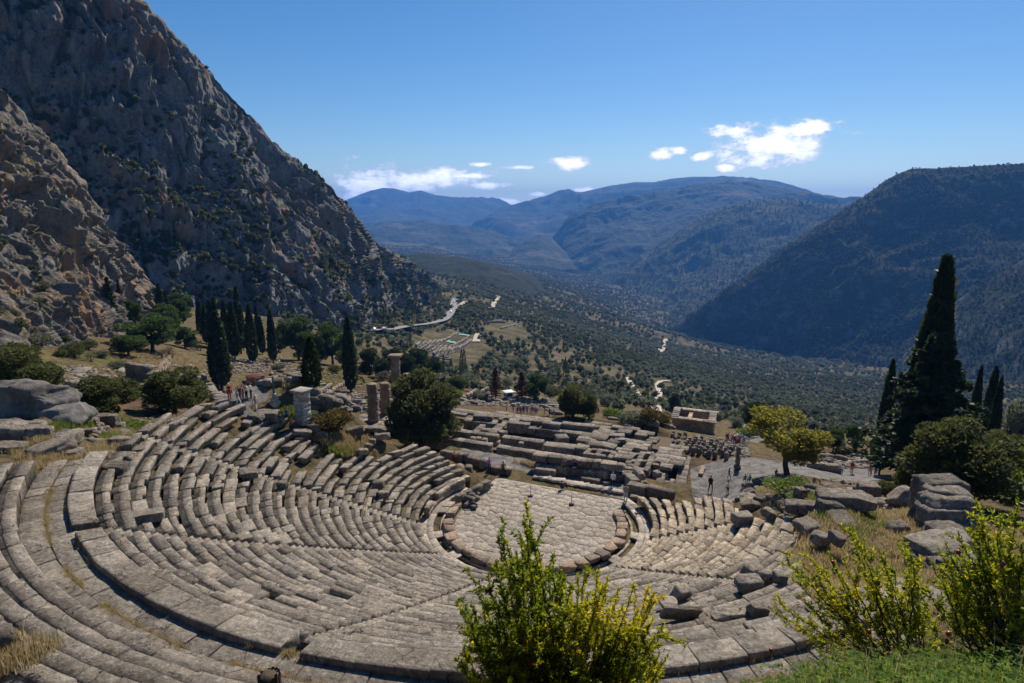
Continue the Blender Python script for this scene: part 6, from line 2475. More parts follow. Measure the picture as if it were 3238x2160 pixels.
# ------------------------------------------------------------------ left of the theatre
def left_things():
    z2 = lambda x, y: ((x / 2.61375) / VS, (1250 + y / 2.61375) / VS)
    p = ground_hit(55, 968)
    put_rock('boulder', 'huge smooth grey boulder at the left edge above the walkway', 'boulder', (p[0] - 1.0, p[1] + 2.0, p[2] - 0.4), (7.0, 5.0, 3.4), M_BOULDER, 0.25, None, 5, (0, 0.10), 0.15, 0.0, 12.3)
    p = ground_hit(150, 968)
    put_rock('boulder', 'lower dark boulder leaning on the huge one', 'boulder', (p[0], p[1], p[2] - 0.4), (4.2, 3.0, 2.1), M_BOULDER, 0.0, None, 4, (0, 0.12), 0.15, 0.0, 22.9)
    for (cx, cy, hd, s, rz, ti, lab) in (
            (200, 320, 42, (3.6, 2.0, 1.3), 0.1, (0.1, 0.1), 'broad dark weathered slab below the huge boulder'),
            (60, 260, 44, (2.6, 1.6, 1.0), 0.3, (0.05, 0.1), 'dark flat rock at the left edge below the huge boulder'),
            (60, 440, 40, (3.0, 2.0, 0.8), 0.2, (0.0, 0.1), 'pale lumpy rock at the left edge above the podium wall'),
            (310, 240, 43, (1.5, 1.0, 0.7), 0.2, (0, 0), 'topmost of the small squared stones below the boulder'),
            (370, 310, 42, (1.3, 1.0, 1.0), 0.2, (0, 0), 'lower of the small squared stones below the boulder'),
            (480, 310, 41, (3.2, 1.5, 0.5), -0.5, (0.1, 0), 'flat paving slab above the big tilted slab'),
            (430, 460, 38.5, (1.6, 3.2, 1.2), -0.35, (0.12, 0.05), 'big tilted slab with a dark end face above the walkway'),
            (585, 380, 40, (1.0, 2.6, 1.2), 0.05, (0.0, 0.1), 'second tilted slab, narrow and upright, right of the big one'),
            (590, 480, 38.5, (1.6, 1.2, 0.7), 0.0, (0, 0), 'low block at the foot of the narrow tilted slab'),
            (840, 610, 37, (4.2, 1.3, 0.9), 0.05, (0.02, 0.0), 'long dark fallen beam lying across the top of the rows'),
            (970, 530, 38.5, (2.8, 1.3, 0.8), 0.22, (0.05, 0), 'long grey block right above the dark fallen beam'),
            (1030, 460, 40, (3.2, 1.3, 0.6), 0.25, (0.05, 0), 'long grey block lying behind the one above the beam'),
            (870, 225, 45, (2.4, 1.3, 1.3), 0.1, (0, 0), 'dark squared block above the grass of the left wing'),
            (960, 260, 44.5, (1.5, 1.0, 0.7), 0.3, (0, 0), 'pale stone right of the dark squared block'),
            (1010, 385, 41, (2.0, 1.0, 0.8), 0.0, (0, 0), 'grey block with a broken top in the dry grass'),
            (1030, 340, 42, (1.8, 1.0, 0.9), -0.5, (0.1, 0), 'sloping stone behind the broken topped block'),
            (1310, 270, 44.5, (2.2, 1.1, 0.6), 0.3, (0, 0), 'flat grey block near the green shrub of the left wing'),
            (1440, 250, 44.5, (1.8, 1.2, 1.1), 0.4, (0.1, 0.1), 'rounded block at the upper left corner of the rows'),
            (825, 360, 41.5, (1.6, 0.6, 0.25), 0.1, (0, 0), 'thin pale stone lying in the yellow grass'),
            (740, 210, 45, (1.5, 0.9, 0.6), 0.2, (0, 0), 'brownish stone behind the long grass'),
            (680, 290, 43.5, (1.9, 0.6, 0.5), 0.2, (0, 0), 'brown low stone in front of the long grass')):
        p = ground_hit(*z2(cx, cy + 20))
        k = 0.66 * math.hypot(p[0] - CAM[0], p[1] - CAM[1]) / hd
        put_block('fallen_block', lab, 'stone block', p, tuple(q * k for q in s), M_BLOCK, rz, ti, None, 0.07, 0.05, 0.12, 0.2)
    # lawn edge stones and the rough corner
    z3 = lambda x, y: ((700 + x / 2.61375) / VS, (1250 + y / 2.61375) / VS)
    for (cx, cy, s, lab, w) in ((1110, 300, (2.2, 1.4, 0.9), 'dark block at the upper corner of the lawn', 0.1), (1250, 285, (3.4, 1.3, 0.6), 'long flat slab behind the lawn', 0.1), (1330, 350, (2.0, 1.3, 0.8), 'grey block right of the lawn beside the juniper', 0.1),
                                (1215, 430, (1.0, 0.9, 0.7), 'pale stone at the right edge of the lawn', 0.6), (1170, 475, (1.3, 0.9, 0.7), 'second pale stone below it at the lawn edge', 0.6), (1250, 395, (0.8, 0.7, 0.7), 'small pale stone at the lawn corner', 0.6),
                                (760, 290, (1.4, 1.1, 1.1), 'dark rounded block left of the bronze bush', 0.1), (840, 330, (1.2, 0.9, 0.6), 'small stone in front of the bronze bush', 0.3), (660, 310, (2.4, 1.2, 0.5), 'flat seat slab at the far end of the rows', 0.15),
                                (380, 170, (2.6, 1.8, 0.8), 'dark rounded rock at the far top of the left wing', 0.05), (460, 200, (1.6, 1.2, 0.6), 'lower rounded rock at the far top of the left wing', 0.05), (290, 190, (1.8, 1.2, 0.7), 'weathered rock left of the rounded rock', 0.05),
                                (1335, 830, (1.2, 1.0, 0.8), 'lone dark block tumbled onto the inner rows', 0.1), (1300, 750, (1.3, 1.2, 0.9), 'pale edged block fallen on the inner rows', 0.2), (220, 660, (1.8, 1.4, 0.8), 'thick broken block in the middle of the left wing', 0.1),
                                (510, 750, (1.0, 0.8, 0.7), 'dark broken block at the jumbled aisle', 0.05)):
        best = None
        for k in np.linspace(0, 27, 109):
            q = at_z(*z3(cx, cy), float(row_z(k)))
            kk, ph = th_coords(q[0], q[1])
            e = abs(float(kk) - k)
            if best is None or e < best[0]:
                best = (e, q)
        q = best[1]
        put_block('fallen_block', lab, 'stone block', q, tuple(c * 0.68 for c in s), M_BLOCK, RNG.normal(0.25, 0.25), (RNG.normal(0, 0.1), RNG.normal(0, 0.1)), None, 0.09, 0.07, w, 0.25)
    # the double slab lying on the rows
    k = 22.5
    q = at_z(*z2(1200, 1040), float(row_z(k)))
    put_block('fallen_block', 'large tilted seat block lying loose on the lower left rows', 'stone block', q, (1.7, 1.1, 0.45), M_SEAT, 0.5, (-0.12, 0.05), None, 0.07, 0.06, 0.1, 0.0)


def make_boulder_mat():
    m, N = mat('boulder_rock')
    P = pos(N)
    n1 = N.noise(mapped(N, P, (1, 1, 0.5)), 0.7, 8, 0.66, 0.4)
    n2 = N.noise(P, 5.0, 7, 0.75)
    col = N.mix(N.ramp(n1, [(0.36, 0.0), (0.62, 1.0)]), (0.085, 0.08, 0.074), (0.225, 0.21, 0.19))
    col = N.mix(N.ramp(n2, [(0.55, 0.0), (0.72, 0.6)]), col, (0.29, 0.28, 0.265))
    col = N.mix(N.ramp(N.noise(P, 2.0, 5, 0.6), [(0.62, 0.0), (0.7, 0.5)]), col, (0.20, 0.15, 0.06))
    finish(N, col, 0.95, N.math('ADD', n1, N.math('MULTIPLY', n2, 0.4)), 0.9, 0.25, 0.1)
    return m


M_BOULDER = make_boulder_mat()
left_things()


# ------------------------------------------------------------------ scattered ruin stones, each its own thing
BLOCKS = []
for i in range(10):
    V, F = rough_block((1.0 + RNG.normal(0, 0.15), 0.62, 0.5 + RNG.normal(0, 0.07)), i * 7.3, 2, 8.0, 0.04)
    F = [F]
    n = sum(len(f) for f in F)
    BLOCKS.append(mesh_np('stone_block', V, F, M_BLOCK, attrs={'rnd': ('FACE', np.full(n, i / 9.0)), 'warm': ('FACE', np.full(n, 0.1 + 0.3 * RNG.random()))}))


def rand_in(poly, n):
    poly = np.asarray(poly, float)
    out = []
    while len(out) < n:
        p = poly.min(0) + RNG.random(2) * np.ptp(poly, axis=0)
        if in_poly(np.array([p[0]]), np.array([p[1]]), poly)[0]:
            out.append(p)
    return out


def strew(poly, n, size, label, group, align=None, name='stone_block'):
    for p in rand_in(poly, n):
        g = ground_hit(*p)
        s = size * (0.6 + 0.9 * RNG.random() ** 1.5)
        o = link(name, BLOCKS[RNG.integers(10)], None, (g[0], g[1], g[2] + 0.18 * s), (RNG.normal(0, 0.12), RNG.normal(0, 0.12), (RNG.random() * 6.28 if align is None else align + RNG.normal(0, 0.25))), (s * (0.8 + 0.7 * RNG.random()), s, s * (0.8 + 0.5 * RNG.random())))
        tag(o, label, 'stone block', group)


strew([(1060, 908), (1130, 905), (1260, 922), (1330, 945), (1280, 955), (1180, 935), (1060, 930)], 80, 1.35, 'weathered block among the rubble beyond the temple', 'blocks beyond the temple', ANG_U)
strew([(1880, 1048), (1960, 1035), (1995, 1050), (1990, 1072), (1900, 1075)], 46, 0.95, 'weathered block in the stone field right of the golden tree', 'blocks right of the golden tree')
strew([(705, 905), (850, 895), (960, 905), (990, 930), (830, 948), (700, 935)], 56, 1.35, 'grey block among the ruins between pillar and columns', 'blocks between pillar and columns', ANG_U)
strew([(560, 868), (640, 855), (700, 850), (720, 870), (640, 885), (575, 890)], 30, 1.1, 'pale stone by the earth path and the orange hut', 'stones by the orange hut')
strew([(150, 850), (330, 840), (470, 862), (480, 890), (330, 870), (160, 890)], 34, 1.3, 'stone in the grassy ruins behind the dark junipers', 'stones behind the junipers')
strew([(1655, 1150), (1760, 1130), (1880, 1125), (2000, 1120), (1990, 1150), (1870, 1170), (1750, 1175)], 40, 0.8, 'loose rock in the straw above the right wing', 'loose rocks above the right wing')
strew([(1330, 945), (1470, 960), (1540, 985), (1500, 985), (1400, 965)], 22, 1.3, 'block at the far corner of the temple', 'blocks at the temple corner', ANG_U)


# rows of standing blocks beside the treasury
def standing_rows():
    c2 = lambda x, y: ((2100 + x / 3.918) / VS, (1270 + y / 3.918) / VS)
    a, b = np.array([60, 420.]), np.array([880, 620.])
    for i in range(12):
        for j in range(6):
            x = 118 + i * 68 + j * -20 + RNG.normal(0, 6)
            y = 408 + i * 13.5 + j * 30 + RNG.normal(0, 4)
            if x < 90 or RNG.random() < 0.12:
                continue
            p = ground_hit(*c2(x, y + 22))
            s = 0.72 + 0.3 * RNG.random()
            o = link('standing_block', BLOCKS[RNG.integers(10)], None, (p[0], p[1], p[2] + 0.5 * s), (RNG.normal(0, 0.1), math.pi / 2 + RNG.normal(0, 0.12), 0.6 + RNG.normal(0, 0.3)), (s * 1.1, s * 1.0, s * 1.2))
            tag(o, 'stone set upright in the rows of blocks below the temple end', 'stone block', 'rows of standing blocks below the temple')


standing_rows()


# terrace walls
def wall_thing(name, label, pts, hd, h, L=1.4, courses=3, w=0.9, m=None, part='wall_block'):
    P = [at_h(x, y, d) for (x, y), d in zip(pts, hd)]
    t = thing(name, label, 'wall', P[0])
    b = Bag()
    for a, c in zip(P[:-1], P[1:]):
        n = max(1, int(np.linalg.norm((c - a)[:2]) / 6))
        for i in range(n):
            q0, q1 = a + (c - a) * i / n, a + (c - a) * (i + 1) / n
            run(b, q0, q1, w, (q0[2] + q1[2]) / 2 + h, h + 0.6, L, courses, 0.05, 0.2, 0.06, skip=0.15)
    b.emit(part, m or M_BLOCK, t, 300)
    return t


wall_thing('terrace_wall', 'stepped grey wall running from the pillar to the temple columns', [(700, 925), (760, 905), (800, 898)], [128, 140, 148], 2.0)
wall_thing('terrace_wall', 'brown retaining wall under the left gravel terrace', [(585, 945), (650, 918), (672, 905)], [112, 120, 128], 2.4, 1.2, 4)
wall_thing('terrace_wall', 'dark ruined wall along the foot of the grassy knoll', [(660, 893), (750, 905), (830, 905), (870, 900)], [140, 142, 146, 150], 1.3, 1.3, 2)
wall_thing('terrace_wall', 'low wall of grey blocks right of the golden tree, behind the path', [(1855, 1075), (1890, 1078), (1930, 1080)], [92, 93, 94], 0.9, 1.6, 1)
wall_thing('terrace_wall', 'two stepped ruin walls beyond the temple at the left end', [(1064, 918), (1120, 905)], [160, 175], 1.6, 1.5, 2)
wall_thing('terrace_wall', 'broken wall at the far right below the bronze bush', [(1885, 1040), (1925, 1048)], [118, 112], 1.2, 1.5, 2)
wall_thing('rubble_wall', 'leaning stack of rounded stones left of the gravel terrace', [(478, 905), (495, 930), (520, 945)], [104, 96, 88], 1.6, 0.9, 4, 1.6)
wall_thing('terrace_wall', 'ruined grey house wall in the grass behind the junipers', [(295, 862), (318, 866), (345, 872)], [104, 102, 100], 2.0, 1.0, 3)
wall_thing('terrace_wall', 'low reddish wall along the ruined strip behind the junipers', [(352, 880), (372, 848), (390, 832)], [95, 110, 122], 0.9, 1.0, 2, 0.6, M_POROS)


def stele():
    b = ground_hit(*((2100 + 905 / 3.918) / VS, (1270 + 838 / 3.918) / VS))
    k = px_size(b)
    h, w = 55 / k, 9.5 / k
    t = thing('stele', 'lone dark square pillar standing at the edge of the gravel left of the golden tree', 'pillar', b, 0.3)
    z = 0.0
    for i, (f, g) in enumerate(((0.22, 1.35), (0.42, 1.0), (0.36, 0.92))):
        v, fc = rough_block((w * g, w * g, h * f), 3.1 * i + 2, 3, 9.0, 0.03)
        link('pillar_block', mesh_np('pillar_block', v + [0, 0, z + h * f / 2], fc, M_BLOCK, attrs={'rnd': ('FACE', np.full(len(fc), 0.8)), 'warm': ('FACE', np.full(len(fc), 0.2))}), t)
        z += h * f
    c2 = lambda x, y: ((2100 + x / 3.918) / VS, (1270 + y / 3.918) / VS)
    r = thing('brick_row', 'short row of pinkish blocks lying along the gravel edge', 'kerb', ground_hit(*c2(466, 890)))
    bg = Bag()
    for i in range(4):
        p = ground_hit(*c2(452 + i * 10, 912 - i * 24))
        v, fc = chamfer_box((0.75, 0.55, 0.4), 0.03, 0.02, 0.01)
        bg.add(xform(v, p + np.array([0, 0, 0.2]), 1.2), fc, None, 0.8)
    bg.emit('kerb_block', M_KERB, r)


stele()
# ------------------------------------------------------------------ visitors
def make_cloth():
    m, N = mat('clothes_and_skin')
    c = N.n('ShaderNodeAttribute', attribute_name='col').outputs['Color']
    finish(N, c, 0.85, None, spec=0.2)
    return m


M_PERSON = make_cloth()

# joints of a 1.72 m figure facing -Y: name -> (x, y, z, radius x, radius y)
BASE = dict(pel=(0, 0, 0.94, .155, .115), wai=(0, 0, 1.10, .135, .10), che=(0, 0.01, 1.30, .165, .115), nec=(0, 0, 1.46, .058, .06), hd0=(0, -0.01, 1.55, .072, .085), hd1=(0, -0.012, 1.65, .076, .092), hd2=(0, -0.005, 1.71, .05, .06),
            shl=(-.185, 0.01, 1.40, .062, .06), ell=(-.25, 0.03, 1.13, .046, .046), wrl=(-.26, -.05, .90, .034, .03), hal=(-.255, -.08, .82, .036, .022),
            shr=(.185, 0.01, 1.40, .062, .06), elr=(.25, 0.03, 1.13, .046, .046), wrr=(.26, -.05, .90, .034, .03), har=(.255, -.08, .82, .036, .022),
            hil=(-.095, 0, .88, .095, .10), knl=(-.105, -.02, .49, .062, .066), anl=(-.11, .01, .09, .042, .045), tol=(-.12, -.15, .035, .042, .03),
            hir=(.095, 0, .88, .095, .10), knr=(.105, -.02, .49, .062, .066), anr=(.11, .01, .09, .042, .045), tor=(.12, -.15, .035, .042, .03))
BONES = [('pel', 'wai', 1), ('wai', 'che', 1), ('che', 'nec', 1), ('nec', 'hd0', 0), ('hd0', 'hd1', 0), ('hd1', 'hd2', 3),
         ('che', 'shl', 1), ('shl', 'ell', 1), ('ell', 'wrl', 4), ('wrl', 'hal', 0), ('che', 'shr', 1), ('shr', 'elr', 1), ('elr', 'wrr', 4), ('wrr', 'har', 0),
         ('pel', 'hil', 2), ('hil', 'knl', 2), ('knl', 'anl', 2), ('anl', 'tol', 5), ('pel', 'hir', 2), ('hir', 'knr', 2), ('knr', 'anr', 2), ('anr', 'tor', 5)]


def pose(**kw):
    p = {k: list(v) for k, v in BASE.items()}
    for k, v in kw.items():
        p[k][:3] = v
    return p


def sitting(lift=0.45):
    dz = lift + 0.12 - 0.94
    p = {k: list(v) for k, v in BASE.items()}
    for k in ('pel', 'wai', 'che', 'nec', 'hd0', 'hd1', 'hd2', 'shl', 'shr'):
        p[k][2] += dz
    for s, sx in (('l', -1), ('r', 1)):
        p['hi' + s][:3] = (sx * .1, -.03, lift + .10)
        p['kn' + s][:3] = (sx * .13, -.44, lift + .10 if lift > 0.3 else 0.42)
        p['an' + s][:3] = (sx * .13, -.42 if lift > 0.3 else -.62, .09)
        p['to' + s][:3] = (sx * .14, -.57 if lift > 0.3 else -.77, .035)
        p['el' + s][:3] = (sx * .25, -.06, 1.13 + dz)
        p['wr' + s][:3] = (sx * .14, -.30, 1.04 + dz)
        p['ha' + s][:3] = (sx * .10, -.37, 1.03 + dz)
    return p


POSES = dict(
    stand=pose(),
    walk=pose(knl=(-.10, -.20, .50), anl=(-.10, -.22, .10), tol=(-.11, -.38, .05), knr=(.10, .03, .49), anr=(.10, .26, .13), tor=(.11, .14, .03), ell=(-.24, .14, 1.15), wrl=(-.25, .10, .92), hal=(-.25, .07, .85), elr=(.24, -.05, 1.13), wrr=(.23, -.25, .99), har=(.22, -.31, .95)),
    photo=pose(ell=(-.26, -.16, 1.22), wrl=(-.10, -.34, 1.42), hal=(-.06, -.36, 1.50), elr=(.26, -.16, 1.22), wrr=(.10, -.34, 1.42), har=(.06, -.36, 1.50)),
    hold=pose(ell=(-.26, .02, 1.12), wrl=(-.10, -.24, 1.08), hal=(-.04, -.28, 1.08), elr=(.26, .02, 1.12), wrr=(.10, -.24, 1.10), har=(.04, -.28, 1.10)),
    sit=sitting(0.45), floor=sitting(0.10))


def skin_body(p):
    keys = list(p)
    idx = {k: i for i, k in enumerate(keys)}
    me = bpy.data.meshes.new('tmp_body')
    me.from_pydata([p[k][:3] for k in keys], [(idx[a], idx[b]) for a, b, z in BONES], [])
    o = bpy.data.objects.new('tmp_body', me)
    COL.objects.link(o)
    md = o.modifiers.new('skin', 'SKIN')
    md.use_smooth_shade = True
    sl = me.skin_vertices[0].data if me.skin_vertices else None
    if sl is None:
        with bpy.context.temp_override(object=o, active_object=o, selected_objects=[o]):
            bpy.ops.mesh.customdata_skin_add()
        sl = me.skin_vertices[0].data
    for k in keys:
        sl[idx[k]].radius = p[k][3:5]
        sl[idx[k]].use_root = (k == 'pel')
    ss = o.modifiers.new('sub', 'SUBSURF')
    ss.levels = ss.render_levels = 1
    dg = bpy.context.evaluated_depsgraph_get()
    ev = o.evaluated_get(dg)
    m2 = ev.to_mesh()
    V = np.array([v.co[:] for v in m2.vertices])
    F4 = [list(f.vertices) for f in m2.polygons if len(f.vertices) == 4]
    F3 = [list(f.vertices) for f in m2.polygons if len(f.vertices) == 3]
    ev.to_mesh_clear()
    bpy.data.objects.remove(o)
    bpy.data.meshes.remove(me)
    F = [np.array(F4)] + ([np.array(F3)] if F3 else [])
    zones = []
    for f in F:
        c = V[f].mean(1)
        best, zn = np.full(len(c), 1e9), np.zeros(len(c), int)
        for a, b, z in BONES:
            A, B = np.array(p[a][:3]), np.array(p[b][:3])
            d = B - A
            t = np.clip(((c - A) @ d) / (d @ d), 0, 1)
            q = np.linalg.norm(c - A - t[:, None] * d, axis=1) - 0.5 * (p[a][3] * (1 - t) + p[b][3] * t)
            zn = np.where(q < best, z, zn)
            best = np.minimum(best, q)
        hd = np.array(p['hd1'][:3])
        near = np.linalg.norm(c - hd, axis=1) < 0.15
        hair = near & ((c[:, 2] > hd[2] + 0.02) | ((c[:, 1] > hd[1] + 0.03) & (c[:, 2] > hd[2] - 0.10)))
        zn = np.where(hair, 3, zn)
        zones.append(zn)
    return V, F, zones


BODIES = {k: skin_body(v) for k, v in POSES.items()}
SKIN = (0.42, 0.25, 0.17)


def person(label, base, height, pz, shirt, legs, hair=(0.03, 0.02, 0.015), heading=0.0, sleeves=False, hat=None, pack=None, bag=None, shoes=(0.03, 0.03, 0.03), group=None):
    V, F, Z = BODIES[pz]
    pal = np.array([SKIN, shirt, legs, hair, shirt if sleeves else SKIN, shoes], float)
    me = mesh_np('person', V, F, M_PERSON, True)
    at = me.attributes.new('col', 'FLOAT_COLOR', 'FACE')
    c = np.concatenate([pal[z] for z in Z])
    at.data.foreach_set('color', np.c_[c, np.ones(len(c))].astype(np.float32).ravel())
    o = link('person', me, None, base, (0, 0, heading), (height / 1.74,) * 3)
    tag(o, label, 'person', group)
    P = POSES[pz]

    def part(name, v, f, col):
        m2 = mesh_np(name, v, f, M_PERSON, True)
        a2 = m2.attributes.new('col', 'FLOAT_COLOR', 'FACE')
        n = sum(len(q) for q in f)
        a2.data.foreach_set('color', np.tile(np.array([*col, 1.0], dtype=np.float32), n))
        link(name, m2, o)
    if hat is not None:
        h = np.array(P['hd1'][:3]) + [0, 0, 0.045]
        a = np.linspace(0, 2 * np.pi, 14, endpoint=False)
        St = [np.stack([r * np.cos(a), r * np.sin(a), np.full(14, z)], 1) + h for r, z in ((0.17, 0.0), (0.17, 0.012), (0.10, 0.02), (0.095, 0.08), (0.05, 0.11))]
        v, f = sweep(St)
        part('hat', v, [q[:, ::-1] for q in f], hat)
    if pack is not None:
        h = np.array(P['che'][:3]) + [0, 0.19, -0.06]
        v, f = chamfer_box((0.30, 0.17, 0.42), 0.05, 0.0, 0.004)
        part('backpack', v + h, f, pack)
    if bag is not None:
        h = np.array(P['hil'][:3]) + [-0.14, -0.02, 0.06]
        v, f = chamfer_box((0.10, 0.26, 0.26), 0.03, 0.0, 0.004)
        part('bag', v + h, f, bag)
    return o


def who(vx, vy, vtop, *a, **k):
    """foot at (vx, vy), head at vtop; stands on the ground that is seen there"""
    z = k.pop('z', None)
    hmin, hmax = k.pop('hr', (1.55, 1.9))
    b = ground_hit(vx, vy) if z is None else at_z(vx, vy, z)
    hp = (vy - vtop) / px_size(b) / 0.93
    frac = {'sit': 0.74, 'floor': 0.5}.get(a[1], 1.0)
    return person(a[0], b, float(np.clip(hp / frac, hmin, hmax)), *a[1:], **k)


BLK, WHT, BLU, RED, GRN, PNK, BEI, GRY, NAV = (0.015, 0.015, 0.018), (0.72, 0.70, 0.68), (0.06, 0.12, 0.30), (0.45, 0.03, 0.03), (0.02, 0.20, 0.16), (0.60, 0.22, 0.25), (0.38, 0.30, 0.22), (0.22, 0.22, 0.23), (0.02, 0.03, 0.07)
V1 = crop1


def who1(x, y, t, *a, **k):
    vx, vy = V1(x, y)
    return who(vx, vy, V1(x, t)[1], *a, **k)


who1(862, 672, 520, 'person in black standing by the pale double wall', 'stand', BLK, BLK, heading=0.2, sleeves=True, z=-0.2)
who1(1010, 702, 548, 'person in red trousers with a yellow green bag by the wall', 'hold', (0.25, 0.20, 0.15), RED, (0.35, 0.22, 0.10), heading=-0.2, bag=(0.45, 0.6, 0.05), z=-0.2)
who1(1105, 716, 565, 'person in a purple cap and pale trousers by the wall', 'stand', NAV, (0.5, 0.48, 0.46), heading=0.3, hat=(0.16, 0.10, 0.32), sleeves=True, z=-0.2)
who1(985, 850, 775, 'person in dark clothes sitting on the orchestra floor edge', 'floor', NAV, BLK, heading=2.2, sleeves=True, z=0.0)
who1(1462, 832, 700, 'grey haired person in a white blouse walking past the slabs', 'walk', WHT, BLK, (0.5, 0.5, 0.5), heading=-0.4, sleeves=True, z=-0.2)
who1(1540, 770, 655, 'person in a white shirt sitting on the big squared block', 'sit', WHT, (0.05, 0.05, 0.07), heading=2.6, pack=NAV, z=-0.2)
who1(1580, 968, 790, 'person in a beige shirt and pale jeans holding a camera', 'hold', BEI, (0.42, 0.45, 0.5), heading=0.1, sleeves=True, z=-0.05)
who1(315, 690, 550, 'person in a purple shirt raising a camera, seated on the kerb', 'photo', (0.34, 0.22, 0.48), NAV, heading=0.3, z=-0.2)
who1(445, 705, 590, 'person in a straw hat sitting on the low kerb', 'sit', (0.12, 0.10, 0.09), BLK, heading=0.2, hat=(0.55, 0.42, 0.22), z=-0.2)
who(984, 1052, 1026, 'person in black seated at the foot of the large juniper', 'sit', BLK, BLK, heading=0.6, sleeves=True)
who(1043, 1064, 1038, 'person with a red rucksack seated on the curving block row', 'sit', GRY, BLK, heading=2.8, pack=RED)
C2 = lambda x, y: ((2100 + x / 3.918) / VS, (1270 + y / 3.918) / VS)


def who2(x, y, t, *a, **k):
    vx, vy = C2(x, y)
    return who(vx, vy, C2(x, t)[1], *a, **k)


who2(570, 1117, 968, 'person in black shorts with a black rucksack on the gravel', 'walk', BLK, BLK, heading=2.4, pack=BLK)
who2(785, 1142, 985, 'person in a white top with a shoulder bag on the gravel', 'stand', WHT, BLK, heading=0.3, bag=BEI)
who2(802, 955, 826, 'person in brown crossing the far edge of the gravel', 'walk', (0.20, 0.13, 0.10), (0.08, 0.09, 0.14), heading=1.2)
who2(1000, 1010, 912, 'person in dark green sitting left of the other one in green', 'sit', GRN, NAV, heading=3.0, sleeves=True)
who2(1057, 1020, 926, 'person in light green and a white cap sitting right of the other', 'sit', (0.06, 0.30, 0.16), NAV, heading=3.2, hat=WHT)
who2(1385, 915, 850, 'person in black sitting in the shade of the golden tree', 'floor', BLK, BLK, heading=0.4)
who2(2198, 905, 780, 'person in a white top and jeans on the gravel path', 'stand', WHT, (0.12, 0.2, 0.32), heading=2.8, sleeves=True)
who2(2322, 890, 735, 'tall person with a red rucksack on the gravel path', 'stand', BLK, (0.3, 0.25, 0.2), heading=3.3, pack=RED)
C4 = lambda x, y: ((2500 + x / 3.1856) / VS, (1400 + y / 3.1856) / VS)
for (x, y, t, lab, sh, lg, kw) in ((790, 328, 225, 'person in a pink shirt near the end of the path', PNK, (0.5, 0.3, 0.25), {}), (848, 350, 260, 'person in a blue jacket and yellow vest at the end of the path', BLU, NAV, dict(pack=(0.4, 0.35, 0.05))), (812, 318, 212, 'person half hidden behind the one in the pink shirt', (0.4, 0.3, 0.3), GRY, {})):
    vx, vy = C4(x, y)
    who(vx, vy, C4(x, t)[1], lab, 'stand', sh, lg, heading=RNG.random() * 6, **kw)
Z4 = lambda x, y: ((600 + x / 5.8075) / VS, (1130 + y / 5.8075) / VS)
for (x, y, t, lab, sh, lg, pz, kw) in ((735, 782, 662, 'person in a red dress and white scarf alone on the left terrace', RED, RED, 'stand', dict(hair=WHT)), (878, 850, 720, 'person in a white shirt at the front left of the terrace group', WHT, BLK, 'stand', {}), (908, 830, 715, 'person in dark clothes in the terrace group', BLK, BLK, 'stand', {}),
                                       (955, 812, 705, 'person in a pink top in the terrace group', PNK, GRY, 'stand', {}), (980, 785, 612, 'tall person in black in the terrace group', BLK, BLK, 'photo', {}), (1050, 785, 635, 'person in a white shirt and black trousers in the terrace group', WHT, BLK, 'stand', {}),
                                       (1128, 762, 640, 'person in white leaning at the terrace parapet', WHT, NAV, 'stand', {}), (895, 900, 790, 'person in beige walking down from the terrace', BEI, WHT, 'walk', {}), (1222, 1008, 893, 'person in a straw hat and white trousers on the ramp below the terrace', BEI, WHT, 'walk', dict(hat=(0.6, 0.4, 0.25))),
                                       (1790, 1215, 1080, 'person in blue walking past the marble pillar', BLU, NAV, 'walk', {})):
    vx, vy = Z4(x, y)
    who(vx, vy, Z4(x, t)[1], lab, pz, sh, lg, heading=RNG.random() * 6, hr=(1.4, 2.0), **kw)
CROWD = [WHT, BLK, RED, BLU, GRY, PNK, BEI, NAV, WHT, (0.5, 0.4, 0.1), (0.3, 0.5, 0.6)]
for i in range(26):
    x = 745 + 250 * RNG.random() ** 0.8
    y = 482 + (x - 740) * 0.12 + RNG.random() * 34
    vx, vy = C2(x, y)
    who(vx, vy, C2(x, y - 92)[1], 'visitor in the tour group crowding beside the treasury', 'stand' if RNG.random() < .7 else 'walk', CROWD[RNG.integers(11)], CROWD[RNG.integers(8)], heading=RNG.random() * 6, group='tour group beside the treasury', hr=(1.5, 2.1), hat=(WHT if RNG.random() < 0.3 else None))
C6 = lambda x, y: ((1500 + x / 3.918) / VS, (1170 + y / 3.918) / VS)
for (x, y) in ((400, 508), (480, 520), (520, 540), (535, 545), (560, 540), (575, 545), (585, 535), (610, 545), (625, 530), (652, 550), (690, 540), (715, 545), (740, 545), (760, 550), (775, 545), (870, 545), (930, 560), (985, 575), (700, 530), (600, 520)):
    vx, vy = C6(x, y)
    who(vx, vy, C6(x, y - 76)[1], 'visitor in the tour group standing beyond the temple', 'stand', CROWD[RNG.integers(11)], CROWD[RNG.integers(8)], heading=RNG.random() * 6, group='tour group beyond the temple', hr=(1.5, 2.2), hat=(WHT if RNG.random() < 0.25 else None))


